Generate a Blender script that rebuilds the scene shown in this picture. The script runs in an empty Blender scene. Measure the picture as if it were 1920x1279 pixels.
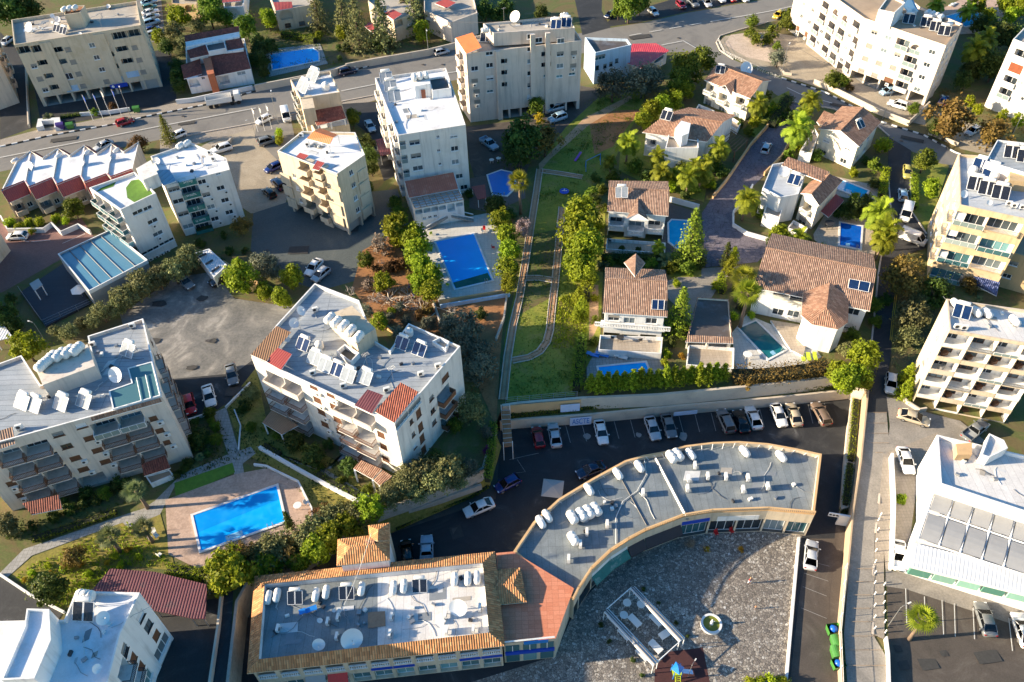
import bpy,math,random
from mathutils import Vector,Matrix
RND=random.Random(7)
scene=bpy.context.scene
COL=scene.collection
R=math.radians
CF,CX,CY,CH=1530.0,960.0,639.5,105.0
TH,RO=R(46.0),R(-2.0)
FWD=Vector((0,math.cos(TH),-math.sin(TH)))
UP0=Vector((0,math.sin(TH),math.cos(TH)))
RT=Vector((1,0,0))*math.cos(RO)+UP0*math.sin(RO)
UP=Vector((-1,0,0))*math.sin(RO)+UP0*math.cos(RO)
CAM=Vector((0,0,CH))
def ray(px,py):
 return FWD+RT*((px-CX)/CF)-UP*((py-CY)/CF)
def P(px,py,z=0.0):
 d=ray(px,py);t=(z-CH)/d.z
 return Vector((d.x*t,d.y*t,z))
def PP(pts,z=0.0):
 return[P(p[0],p[1],p[2]if len(p)>2 else z)for p in pts]
def mpp(px,py,z=0.0):
 return((P(px,py,z)-CAM).dot(FWD))/CF
Y0=86.0
def HE(y):
 return 0.0 if y>Y0 else max(-4.2,-(Y0-y)*0.087)
LOW=-4.8
def PE(px,py,dz=0.0):
 z=0.0
 for _ in range(12):
  z=HE(P(px,py,z+dz).y)
 return P(px,py,z+dz)
MATS={}
def _new(name):
 m=bpy.data.materials.new(name);m.use_nodes=True
 nt=m.node_tree;b=nt.nodes['Principled BSDF']
 MATS[name]=m
 return m,nt,b
def N(nt,t,**k):
 n=nt.nodes.new(t)
 for a,v in k.items():
  if a in n.inputs:n.inputs[a].default_value=v
  else:setattr(n,a,v)
 return n
def L(nt,a,b):nt.links.new(a,b)
def pos(nt,uv=False,obj=False):
 if uv:return nt.nodes.new('ShaderNodeTexCoord').outputs['UV']
 if obj:return nt.nodes.new('ShaderNodeTexCoord').outputs['Object']
 return nt.nodes.new('ShaderNodeNewGeometry').outputs['Position']
def ramp(nt,fac,stops):
 r=nt.nodes.new('ShaderNodeValToRGB');L(nt,fac,r.inputs[0])
 e=r.color_ramp.elements
 while len(e)<len(stops):e.new(0.5)
 for i,(p,c)in enumerate(stops):
  e[i].position=p;e[i].color=(c[0],c[1],c[2],1)
 return r.outputs[0]
def mix(nt,fac,a,b,mode='MIX'):
 m=nt.nodes.new('ShaderNodeMix');m.data_type='RGBA';m.blend_type=mode
 for sock,v in((m.inputs[0],fac),(m.inputs[6],a),(m.inputs[7],b)):
  if hasattr(v,'is_linked')or hasattr(v,'links'):L(nt,v,sock)
  elif isinstance(v,(int,float)):sock.default_value=v
  else:sock.default_value=(v[0],v[1],v[2],1)
 return m.outputs[2]
def noise(nt,vec,scale,detail=4,rough=0.55):
 n=nt.nodes.new('ShaderNodeTexNoise');n.inputs['Scale'].default_value=scale
 n.inputs['Detail'].default_value=detail;n.inputs['Roughness'].default_value=rough
 L(nt,vec,n.inputs['Vector']);return n.outputs['Fac']
def math_(nt,op,a,b=0.5,c=None):
 m=nt.nodes.new('ShaderNodeMath');m.operation=op
 for i,v in enumerate((a,b)if c is None else(a,b,c)):
  if hasattr(v,'links'):L(nt,v,m.inputs[i])
  else:m.inputs[i].default_value=v
 return m.outputs[0]
def bump(nt,b,h,strength=0.3,dist=0.05):
 n=nt.nodes.new('ShaderNodeBump');n.inputs['Strength'].default_value=strength
 n.inputs['Distance'].default_value=dist;L(nt,h,n.inputs['Height']);L(nt,n.outputs[0],b.inputs['Normal'])
def sc(c,k):return tuple(min(1,x*k)for x in c)
def mat(name,col,var=0.12,scale=0.6,rough=0.8,metal=0.0,fine=6.0,stain=None,stain_amt=0.0,spec=None,bmp=0.0):
 """plain stuff with uneven tone: big soft noise, fine grain and, if asked, stains of their own colour"""
 m,nt,b=_new(name)
 p=pos(nt)
 c=ramp(nt,noise(nt,p,scale,5),[(0.25,sc(col,1-var)),(0.75,sc(col,1+var))])
 f=noise(nt,p,fine,3)
 c=mix(nt,0.25*min(1,var*4),c,ramp(nt,f,[(0.3,sc(col,0.6)),(0.7,sc(col,1.3))]))
 if name.startswith('plaster'):
  vm=nt.nodes.new('ShaderNodeVectorMath');vm.operation='MULTIPLY';L(nt,p,vm.inputs[0]);vm.inputs[1].default_value=(1.3,1.3,0.1)
  c=mix(nt,ramp(nt,noise(nt,vm.outputs[0],1.0,5,0.65),[(0.5,(0,0,0)),(0.72,(0.6,)*3)]),c,sc(col,0.5))
 if stain:
  s=noise(nt,p,scale*0.7,8,0.7)
  k=ramp(nt,s,[(0.52,(0,0,0)),(0.68,(stain_amt,)*3)])
  c=mix(nt,k,c,stain)
 L(nt,c,b.inputs['Base Color'])
 b.inputs['Roughness'].default_value=rough;b.inputs['Metallic'].default_value=metal
 if spec is not None:b.inputs['Specular IOR Level'].default_value=spec
 if bmp:bump(nt,b,f,bmp,0.03)
 return m
def tile_mat(name,c1,c2,period=0.32,moss=(0.06,0.05,0.04),moss_amt=0.3):
 """pantiles: channels running down the slope, courses across it, each tile a little different"""
 m,nt,b=_new(name)
 uv=pos(nt,uv=True)
 s=nt.nodes.new('ShaderNodeSeparateXYZ');L(nt,uv,s.inputs[0])
 u=math_(nt,'MULTIPLY',s.outputs[0],1/period)
 v=math_(nt,'MULTIPLY',s.outputs[1],1/0.55)
 fu=math_(nt,'FRACT',u);fv=math_(nt,'FRACT',v)
 cb=nt.nodes.new('ShaderNodeCombineXYZ')
 L(nt,math_(nt,'FLOOR',u),cb.inputs[0]);L(nt,math_(nt,'FLOOR',v),cb.inputs[1])
 w=nt.nodes.new('ShaderNodeTexWhiteNoise');L(nt,cb.outputs[0],w.inputs['Vector'])
 c=ramp(nt,w.outputs['Value'],[(0.0,sc(c1,0.72)),(0.5,c1),(1.0,c2)])
 big=noise(nt,pos(nt),0.5,6,0.65)
 c=mix(nt,ramp(nt,big,[(0.45,(0,0,0)),(0.75,(moss_amt,)*3)]),c,moss)
 prof=math_(nt,'SINE',math_(nt,'MULTIPLY',fu,math.pi))
 gap=ramp(nt,prof,[(0.12,(1,1,1)),(0.5,(0,0,0))])
 c=mix(nt,math_(nt,'MULTIPLY',gap,0.35),c,sc(c1,0.35))
 h=math_(nt,'ADD',prof,math_(nt,'MULTIPLY',fv,0.35))
 L(nt,c,b.inputs['Base Color']);b.inputs['Roughness'].default_value=0.85
 bump(nt,b,h,0.9,0.12)
 return m
def rib_mat(name,c1,period=0.5,rough=0.5,var=0.15,metal=0.0,depth=0.06,stain=None):
 m,nt,b=_new(name)
 s=nt.nodes.new('ShaderNodeSeparateXYZ');L(nt,pos(nt,uv=True),s.inputs[0])
 fu=math_(nt,'FRACT',math_(nt,'MULTIPLY',s.outputs[0],1/period))
 prof=math_(nt,'SINE',math_(nt,'MULTIPLY',fu,math.pi))
 big=noise(nt,pos(nt),0.45,6,0.7)
 c=ramp(nt,big,[(0.3,sc(c1,1-var)),(0.7,sc(c1,1+var))])
 if stain:c=mix(nt,ramp(nt,big,[(0.55,(0,0,0)),(0.68,(0.8,)*3)]),c,stain)
 c=mix(nt,ramp(nt,prof,[(0.1,(0.45,)*3),(0.45,(0,0,0))]),c,sc(c1,0.4))
 L(nt,c,b.inputs['Base Color']);b.inputs['Roughness'].default_value=rough;b.inputs['Metallic'].default_value=metal
 bump(nt,b,prof,0.8,depth)
 return m
def grid_mat(name,c1,c2,mortar,size=(0.6,0.6),rough=0.8,offset=0.0,msize=0.02,var=0.5,big_amt=0.35):
 """laid paving, roof felt strips, boards"""
 m,nt,b=_new(name)
 br=nt.nodes.new('ShaderNodeTexBrick');L(nt,pos(nt,uv=True),br.inputs['Vector'])
 br.offset=offset;br.inputs['Scale'].default_value=1.0
 br.inputs['Brick Width'].default_value=size[0];br.inputs['Row Height'].default_value=size[1]
 br.inputs['Mortar Size'].default_value=msize;br.inputs['Bias'].default_value=0.0
 br.inputs['Color1'].default_value=(*c1,1);br.inputs['Color2'].default_value=(*c2,1);br.inputs['Mortar'].default_value=(*mortar,1)
 p=pos(nt)
 k=noise(nt,p,0.35,7,0.65)
 c=mix(nt,ramp(nt,k,[(0.35,(0,0,0)),(0.75,(big_amt,)*3)]),br.outputs['Color'],sc(c1,0.45))
 c=mix(nt,0.2,c,ramp(nt,noise(nt,p,5,3),[(0.3,sc(c1,0.6)),(0.7,sc(c2,1.3))]))
 L(nt,c,b.inputs['Base Color']);b.inputs['Roughness'].default_value=rough
 bump(nt,b,br.outputs['Fac'],-0.3,0.02)
 return m
def ground_mat(name,stops,scale=0.15,fine=3.0,rough=0.95,crack=0,crack_col=(0.03,0.03,0.03),bmp=0.4,dist=1.6,fine_amt=0.35):
 m,nt,b=_new(name)
 p=pos(nt)
 n1=nt.nodes.new('ShaderNodeTexNoise');n1.inputs['Scale'].default_value=scale;n1.inputs['Detail'].default_value=9
 n1.inputs['Roughness'].default_value=0.68;n1.inputs['Distortion'].default_value=dist;L(nt,p,n1.inputs['Vector'])
 c=ramp(nt,n1.outputs['Fac'],stops)
 f=noise(nt,p,fine,6,0.7)
 mid=stops[len(stops)//2][1]
 c=mix(nt,fine_amt,c,ramp(nt,f,[(0.3,sc(mid,0.45)),(0.7,sc(mid,1.6))]))
 if crack:
  v=nt.nodes.new('ShaderNodeTexVoronoi');v.feature='DISTANCE_TO_EDGE';v.inputs['Scale'].default_value=crack
  wob=nt.nodes.new('ShaderNodeVectorMath');wob.operation='ADD'
  nn=nt.nodes.new('ShaderNodeTexNoise');nn.inputs['Scale'].default_value=0.5;L(nt,p,nn.inputs['Vector'])
  L(nt,p,wob.inputs[0]);L(nt,nn.outputs['Color'],wob.inputs[1]);L(nt,wob.outputs[0],v.inputs['Vector'])
  c=mix(nt,ramp(nt,v.outputs['Distance'],[(0.0,(0.85,)*3),(0.05,(0,0,0))]),c,crack_col)
 L(nt,c,b.inputs['Base Color']);b.inputs['Roughness'].default_value=rough
 if bmp:bump(nt,b,f,bmp,0.06)
 return m
def stone_mat(name,cols,mortar,scale=1.1):
 """crazy paving: random flat stones with dark joints"""
 m,nt,b=_new(name)
 p=pos(nt)
 wob=nt.nodes.new('ShaderNodeVectorMath');wob.operation='MULTIPLY_ADD'
 nn=nt.nodes.new('ShaderNodeTexNoise');nn.inputs['Scale'].default_value=1.5;L(nt,p,nn.inputs['Vector'])
 L(nt,nn.outputs['Color'],wob.inputs[0]);wob.inputs[1].default_value=(0.5,0.5,0);L(nt,p,wob.inputs[2])
 v=nt.nodes.new('ShaderNodeTexVoronoi');v.inputs['Scale'].default_value=scale;L(nt,wob.outputs[0],v.inputs['Vector'])
 e=nt.nodes.new('ShaderNodeTexVoronoi');e.feature='DISTANCE_TO_EDGE';e.inputs['Scale'].default_value=scale;L(nt,wob.outputs[0],e.inputs['Vector'])
 s=nt.nodes.new('ShaderNodeSeparateColor');L(nt,v.outputs['Color'],s.inputs[0])
 c=ramp(nt,s.outputs[0],cols)
 c=mix(nt,ramp(nt,noise(nt,p,0.12,6,0.7),[(0.35,(0.55,)*3),(0.65,(0,0,0))]),c,sc(mortar,1.6))
 c=mix(nt,ramp(nt,e.outputs['Distance'],[(0.03,(1,1,1)),(0.1,(0,0,0))]),c,mortar)
 L(nt,c,b.inputs['Base Color']);b.inputs['Roughness'].default_value=0.8
 bump(nt,b,ramp(nt,e.outputs['Distance'],[(0.0,(0,0,0)),(0.15,(1,1,1))]),0.5,0.05)
 return m
def water_mat(name,c1,c2,rough=0.08):
 m,nt,b=_new(name)
 p=pos(nt)
 c=ramp(nt,noise(nt,p,0.25,3),[(0.3,c1),(0.7,c2)])
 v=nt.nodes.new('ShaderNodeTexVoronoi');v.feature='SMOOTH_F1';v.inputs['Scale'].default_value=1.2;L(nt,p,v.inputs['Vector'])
 c=mix(nt,ramp(nt,v.outputs['Distance'],[(0.35,(0,0,0)),(0.8,(0.22,)*3)]),c,(min(1,c2[0]*2+.05),min(1,c2[1]*1.5),min(1,c2[2]*1.15)))  # bright caustic ripples of light painted into the water colour
 L(nt,c,b.inputs['Base Color']);b.inputs['Roughness'].default_value=rough;b.inputs['Specular IOR Level'].default_value=0.35
 bump(nt,b,noise(nt,p,3.0,2),0.08,0.05)
 return m
def leaf_mat(name,c1,c2,trans=0.3):
 m,nt,b=_new(name)
 a=nt.nodes.new('ShaderNodeAttribute');a.attribute_name='leafv'
 oi=nt.nodes.new('ShaderNodeObjectInfo')
 c=ramp(nt,a.outputs['Fac'],[(0.0,c1),(1.0,c2)])
 hs=nt.nodes.new('ShaderNodeHueSaturation');L(nt,c,hs.inputs['Color'])
 L(nt,math_(nt,'MULTIPLY_ADD',oi.outputs['Random'],0.05,0.475),hs.inputs['Hue'])
 L(nt,math_(nt,'MULTIPLY_ADD',oi.outputs['Random'],0.6,0.72),hs.inputs['Value'])
 L(nt,hs.outputs[0],b.inputs['Base Color']);b.inputs['Roughness'].default_value=0.65;b.inputs['Specular IOR Level'].default_value=0.25
 t=nt.nodes.new('ShaderNodeBsdfTranslucent');L(nt,hs.outputs[0],t.inputs[0])
 mx=nt.nodes.new('ShaderNodeMixShader');mx.inputs[0].default_value=trans
 L(nt,b.outputs[0],mx.inputs[1]);L(nt,t.outputs[0],mx.inputs[2])
 L(nt,mx.outputs[0],nt.nodes['Material Output'].inputs[0])
 return m
def glass_mat(name,c1,c2,rough=0.06):
 m,nt,b=_new(name)
 oi=nt.nodes.new('ShaderNodeObjectInfo')
 c=ramp(nt,oi.outputs['Random'],[(0.0,c1),(0.55,c1),(0.8,c2),(1.0,sc(c2,1.6))])
 L(nt,c,b.inputs['Base Color']);b.inputs['Roughness'].default_value=rough;b.inputs['Specular IOR Level'].default_value=0.6
 return m
def paint_mat(name,col,rough=0.25,coat=0.6,metal=0.0):
 m,nt,b=_new(name)
 L(nt,ramp(nt,noise(nt,pos(nt,obj=True),2.5,4),[(0.3,sc(col,0.9)),(0.7,sc(col,1.08))]),b.inputs['Base Color'])
 b.inputs['Roughness'].default_value=rough;b.inputs['Coat Weight'].default_value=coat;b.inputs['Coat Roughness'].default_value=0.08
 b.inputs['Metallic'].default_value=metal
 return m
class MB:
 def __init__(s):s.v=[];s.f=[];s.mi=[];s.mats=[];s.cur=0;s.sm=[];s.smooth=False
 def m(s,name):
  if name not in s.mats:s.mats.append(name)
  s.cur=s.mats.index(name);return s
 def face(s,pts):
  i=len(s.v);s.v+=[tuple(p)for p in pts];s.f.append(tuple(range(i,i+len(pts))));s.mi.append(s.cur);s.sm.append(s.smooth);return s
 def idx(s,vs,fs):
  i=len(s.v);s.v+=[tuple(p)for p in vs]
  for f in fs:s.f.append(tuple(a+i for a in f));s.mi.append(s.cur);s.sm.append(s.smooth)
  return s
 def box(s,c,size,rz=0.0,tilt=None):
  x,y,z=size[0]/2,size[1]/2,size[2]/2
  ca,sa=math.cos(rz),math.sin(rz);vs=[]
  for dz in(-z,z):
   for dx,dy in((-x,-y),(x,-y),(x,y),(-x,y)):
    q=Vector((dx,dy,dz))
    if tilt is not None:q.rotate(Matrix.Rotation(tilt,3,'X'))
    vs.append((c[0]+q.x*ca-q.y*sa,c[1]+q.x*sa+q.y*ca,c[2]+q.z))
  return s.idx(vs,[(3,2,1,0),(4,5,6,7),(0,1,5,4),(1,2,6,5),(2,3,7,6),(3,0,4,7)])
 def prism(s,poly,z0,z1,top=True,bot=False):
  n=len(poly)
  for i in range(n):
   a,b=poly[i],poly[(i+1)%n]
   s.face([(a[0],a[1],z0),(b[0],b[1],z0),(b[0],b[1],z1),(a[0],a[1],z1)])
  if top:s.face([(p[0],p[1],z1)for p in poly])
  if bot:s.face([(p[0],p[1],z0)for p in reversed(poly)])
  return s
 def slab(s,pts,th):
  n=len(pts)
  lo=[(p[0],p[1],p[2]-th)for p in pts]
  s.face(pts);s.face(list(reversed(lo)))
  for i in range(n):
   j=(i+1)%n;s.face([lo[i],lo[j],pts[j],pts[i]])
  return s
 def tube(s,pts,rs,n=8,cap=True):
  pts=[Vector(p)for p in pts]
  if not isinstance(rs,(list,tuple)):rs=[rs]*len(pts)
  rings=[];vs=[]
  for i,p in enumerate(pts):
   d=(pts[min(i+1,len(pts)-1)]-pts[max(i-1,0)])
   d=d.normalized()if d.length>1e-6 else Vector((0,0,1))
   a=d.cross(Vector((0,0,1))if abs(d.z)<0.9 else Vector((1,0,0))).normalized();b=d.cross(a)
   for k in range(n):
    t=2*math.pi*k/n
    vs.append(p+(a*math.cos(t)+b*math.sin(t))*rs[i])
  fs=[]
  for i in range(len(pts)-1):
   for k in range(n):
    fs.append((i*n+k,i*n+(k+1)%n,(i+1)*n+(k+1)%n,(i+1)*n+k))
  if cap:fs+=[tuple(reversed(range(n))),tuple(range((len(pts)-1)*n,len(pts)*n))]
  return s.idx(vs,fs)
 def lathe(s,prof,c=(0,0,0),n=16,axis='Z',sx=1.0,sy=1.0):
  vs=[];fs=[]
  for r,h in prof:
   for k in range(n):
    t=2*math.pi*k/n;a,b=r*math.cos(t)*sx,r*math.sin(t)*sy
    q=(a,b,h)if axis=='Z' else((h,a,b)if axis=='X' else(a,h,b))
    vs.append((c[0]+q[0],c[1]+q[1],c[2]+q[2]))
  for i in range(len(prof)-1):
   for k in range(n):
    f=(i*n+k,i*n+(k+1)%n,(i+1)*n+(k+1)%n,(i+1)*n+k)
    fs.append(f if axis!='Y' else tuple(reversed(f)))
  fs+=[tuple(reversed(range(n))),tuple(range((len(prof)-1)*n,len(prof)*n))]
  return s.idx(vs,fs)
 def mesh(s,name,org=(0,0,0),leafv=None):
  me=bpy.data.meshes.new(name)
  me.from_pydata([(x-org[0],y-org[1],z-org[2])for x,y,z in s.v],[],s.f)
  for q in s.mats:me.materials.append(MATS[q])
  me.polygons.foreach_set('material_index',s.mi)
  me.polygons.foreach_set('use_smooth',s.sm)
  if leafv is not None:
   at=me.attributes.new('leafv','FLOAT','FACE');at.data.foreach_set('value',leafv)
  else:
   uvl=me.uv_layers.new(name='UVMap');buf=[0.0]*(2*len(me.loops));me.update()
   vv=[Vector(q)for q in s.v]
   for p in me.polygons:
    n=p.normal
    if abs(n.z)>0.999:u=Vector((1,0,0))
    else:u=Vector((-n.y,n.x,0)).normalized()
    w=n.cross(u)
    for li in p.loop_indices:
     q=vv[me.loops[li].vertex_index]
     buf[2*li]=q.dot(u);buf[2*li+1]=q.dot(w)
   uvl.data.foreach_set('uv',buf)
  me.update()
  return me
 def build(s,name,parent=None,org=None):
  """link as ONE object; geometry is in world coordinates, the origin is the parent's or the middle of the foot"""
  if parent is not None:o_=root_of(parent).location if org is None else org
  elif org is not None:o_=org
  else:
   xs=[q[0]for q in s.v];ys=[q[1]for q in s.v];zs=[q[2]for q in s.v]
   o_=((min(xs)+max(xs))/2,(min(ys)+max(ys))/2,min(zs))
  ob=bpy.data.objects.new(name,s.mesh(name,o_));COL.objects.link(ob)
  if parent is not None:ob.parent=parent
  else:ob.location=o_
  return ob
def root_of(o):
 while o.parent:o=o.parent
 return o
def tag(o,label,cat,group=None):
 o['label']=label;o['category']=cat
 if group:o['group']=group
 return o
def struct(name,mb):
 o=mb.build(name);o['kind']='structure';return o
def thing(name,label,cat,loc=(0,0,0),rz=0.0,group=None):
 o=bpy.data.objects.new(name,None);COL.objects.link(o);o.location=loc;o.rotation_euler.z=rz;o.empty_display_size=0.3
 return tag(o,label,cat,group)
KIDS={}
def part(name,me,parent,loc=(0,0,0),rz=0.0,label=None):
 o=bpy.data.objects.new(name,me);COL.objects.link(o);o.parent=parent;o.location=loc;o.rotation_euler.z=rz
 KIDS.setdefault(parent.name,[]).append(o)
 if label:o['label']=label
 return o
def kids(o):return KIDS.get(o.name,[])
PROTO_USED=set()
def place(proto,loc,rz=0.0,scale=1.0,label=None,group=None,cat=None,mats=None):
 """copies a thing with its parts and sub-parts; the first placement uses the thing itself"""
 def cp(o,par=None):
  c=o.copy();COL.objects.link(c)
  if par is not None:c.parent=par
  for ch in kids(o):
   d=cp(ch,c);KIDS.setdefault(c.name,[]).append(d)
  return c
 if proto.name not in PROTO_USED:PROTO_USED.add(proto.name);r=proto
 else:r=cp(proto)
 r.location=loc;r.rotation_euler.z=rz
 r.scale=(scale,)*3 if isinstance(scale,(int,float))else scale
 if label:r['label']=label
 if group:r['group']=group
 if cat:r['category']=cat
 if mats:
  for o in[r]+kids(r):
   if o.type!='MESH':continue
   for sl in o.material_slots:
    if sl.material and sl.material.name.startswith('paint_'):
     new=MATS[mats['paint_white']];sl.link='OBJECT';sl.material=new
 return r
ORD='first second third fourth fifth sixth seventh eighth ninth tenth eleventh twelfth thirteenth fourteenth fifteenth sixteenth seventeenth eighteenth nineteenth twentieth'.split()
ORD+=['twenty-'+q for q in ORD[:9]]+['thirtieth']+['thirty-'+q for q in ORD[:9]]
def offset_poly(poly,d):
 """inset a CCW polygon by d"""
 n=len(poly);out=[]
 for i in range(n):
  p0,p1,p2=[Vector(q[:2])for q in(poly[i-1],poly[i],poly[(i+1)%n])]
  a=(p1-p0).normalized();b=(p2-p1).normalized()
  na,nb=Vector((-a.y,a.x)),Vector((-b.y,b.x))
  k=1+na.dot(nb)
  out.append(p1+(na+nb)*(d/max(k,0.3)))
 return out
def area(poly):
 return 0.5*sum(poly[i-1][0]*poly[i][1]-poly[i][0]*poly[i-1][1]for i in range(len(poly)))
WHITE=(0.74,0.72,0.68)
mat('plaster_white',(0.72,0.69,0.65),0.08,0.35,0.85,stain=(0.5,0.46,0.4),stain_amt=0.35)
mat('plaster_bright',(0.8,0.79,0.77),0.05,0.3,0.8)
mat('plaster_cream',(0.6,0.5,0.37),0.1,0.35,0.85,stain=(0.45,0.34,0.2),stain_amt=0.5)
mat('plaster_beige',(0.6,0.5,0.4),0.09,0.3,0.85,stain=(0.42,0.34,0.27),stain_amt=0.4)
mat('plaster_pink',(0.68,0.59,0.51),0.07,0.3,0.85,stain=(0.5,0.4,0.32),stain_amt=0.3)
mat('plaster_yellow',(0.6,0.45,0.28),0.12,0.5,0.85,stain=(0.66,0.56,0.42),stain_amt=0.6)
mat('plaster_villa',(0.78,0.72,0.6),0.05,0.3,0.85)
mat('plaster_tan',(0.5,0.36,0.2),0.1,0.3,0.85)
mat('plaster_shadeblue',(0.56,0.68,0.8),0.08,0.3,0.85)  # white house wall; the blue tint of its shade sits in the colour
mat('felt_patch_dark',(0.22,0.24,0.26),.15,.6,.6);mat('felt_patch_pale',(0.55,0.56,0.57),.15,.6,.6);mat('felt_patch_tan',(0.36,0.33,0.29),.2,.6,.8)
mat('plaster_blue',(0.42,0.58,0.74),0.1,0.3,0.85,stain=(0.7,0.75,0.8),stain_amt=0.5)
mat('concrete',(0.4,0.38,0.35),0.15,0.5,0.9,stain=(0.25,0.23,0.2),stain_amt=0.5)
mat('roof_white',(0.72,0.73,0.76),0.14,0.3,0.6,stain=(0.42,0.4,0.38),stain_amt=0.6)
mat('roof_dirty',(0.4,0.36,0.31),0.2,0.3,0.9,stain=(0.2,0.18,0.16),stain_amt=0.6)
mat('roof_dark',(0.09,0.075,0.07),0.3,0.4,0.6,stain=(0.2,0.24,0.3),stain_amt=0.5)
mat('roof_brown',(0.36,0.27,0.19),0.15,0.3,0.9,stain=(0.22,0.17,0.13),stain_amt=0.5)
grid_mat('roof_felt',(0.47,0.5,0.54),(0.54,0.57,0.6),(0.26,0.28,0.31),(30,1.0),0.55,0.0,0.02,big_amt=0.45)
grid_mat('roof_felt_blue',(0.31,0.345,0.38),(0.39,0.42,0.455),(0.15,0.165,0.185),(30,1.0),0.55,0.0,0.05,big_amt=0.6)
grid_mat('roof_felt_grey',(0.19,0.22,0.235),(0.27,0.295,0.305),(0.11,0.125,0.135),(1.05,60),0.5,0.0,0.03,big_amt=0.75)
grid_mat('roof_silver',(0.66,0.64,0.62),(0.74,0.72,0.7),(0.45,0.42,0.4),(1.05,60),0.5,0.0,0.03,big_amt=0.55)
tile_mat('tile_orange',(0.55,0.25,0.1),(0.68,0.36,0.16))
tile_mat('tile_brown',(0.3,0.18,0.13),(0.4,0.265,0.195))
tile_mat('tile_terra',(0.36,0.19,0.12),(0.46,0.27,0.18))
tile_mat('tile_red',(0.3,0.075,0.045),(0.38,0.115,0.07))
tile_mat('tile_maroon',(0.2,0.05,0.035),(0.27,0.075,0.05))
rib_mat('sheet_orange',(0.6,0.17,0.05),0.4)
rib_mat('sheet_terracotta',(0.42,0.13,0.08),0.45,stain=(0.5,0.24,0.17))
rib_mat('sheet_red',(0.34,0.06,0.05),0.4)
rib_mat('sheet_pinkred',(0.6,0.06,0.08),0.5,stain=(0.66,0.2,0.15))
rib_mat('sheet_maroon',(0.12,0.03,0.04),0.4,var=.35,stain=(0.06,0.035,0.04))
rib_mat('sheet_white',(0.68,0.69,0.72),0.5)
rib_mat('sheet_grey',(0.45,0.46,0.48),0.55)
rib_mat('sheet_brown',(0.3,0.16,0.08),0.35)
rib_mat('sheet_blue',(0.2,0.34,0.46),1.2,0.3)
mat('roof_glazed',(0.1,0.24,0.34),0.12,0.2,0.25,spec=.6)
mat('white_paint',(0.78,0.78,0.78),0.04,1.0,0.4)
mat('offwhite_plastic',(0.76,0.74,0.7),0.06,1.2,0.45)
mat('grey_metal',(0.35,0.36,0.37),0.1,1.5,0.4,0.6)
mat('dark_metal',(0.05,0.05,0.055),0.15,1.5,0.5,0.3)
mat('brown_wood',(0.16,0.07,0.035),0.2,2.0,0.6)
mat('old_wood',(0.3,0.2,0.13),0.2,2.0,0.8)
mat('door_brown',(0.25,0.07,0.03),0.2,1,0.5)
mat('shutter_grey',(0.3,0.28,0.25),0.1,1.0,0.6)
mat('interior',(0.1,0.095,0.085),0.3,0.8,0.9)
mat('green_awning',(0.02,0.16,0.14),0.2,1,0.7,stain=(0.4,0.45,0.42),stain_amt=0.6)
mat('blue_awning',(0.02,0.09,0.25),0.15,1,0.6)
mat('blue_sign',(0.01,0.06,0.45),0.1,1,0.4)
mat('dark_awning',(0.02,0.02,0.03),0.2,1,0.7)
mat('fabric_grey',(0.33,0.33,0.33),0.07,1,0.8)
mat('fabric_white',(0.72,0.7,0.68),0.06,1,0.8)
mat('red_plastic',(0.55,0.02,0.02),0.1,2,0.4)
mat('blue_plastic',(0.02,0.2,0.6),0.1,2,0.35)
mat('lime_plastic',(0.5,0.6,0.03),0.1,2,0.4)
mat('rust',(0.33,0.15,0.07),0.3,2,0.9)
mat('turf',(0.09,0.2,0.02),0.25,1.2,0.9,bmp=0.5)
glass_mat('glass',(0.03,0.04,0.05),(0.16,0.2,0.22))
glass_mat('glass_teal',(0.05,0.13,0.15),(0.12,0.24,0.26))
glass_mat('glass_rail',(0.2,0.26,0.26),(0.3,0.36,0.36),0.1)
glass_mat('glass_green',(0.1,0.25,0.2),(0.2,0.36,0.3))
mat('panel_blue',(0.012,0.03,0.09),0.3,2,0.12,spec=0.8)
mat('panel_dark',(0.02,0.022,0.03),0.3,2,0.15,spec=0.8)
mat('panel_pale',(0.3,0.33,0.36),0.2,1.5,0.15,spec=0.8)
FC={}
def bars(mb,w,h,t=0.07,d=0.08,y=0.0,mull=(0.5,),z0=0.0):
 mb.box((-w/2+t/2,y,z0+h/2),(t,d,h));mb.box((w/2-t/2,y,z0+h/2),(t,d,h))
 mb.box((0,y,z0+t/2),(w-2*t,d,t));mb.box((0,y,z0+h-t/2),(w-2*t,d,t))
 for q in mull:mb.box((-w/2+w*q,y,z0+h/2),(t*0.8,d*0.9,h-2*t))
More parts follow.
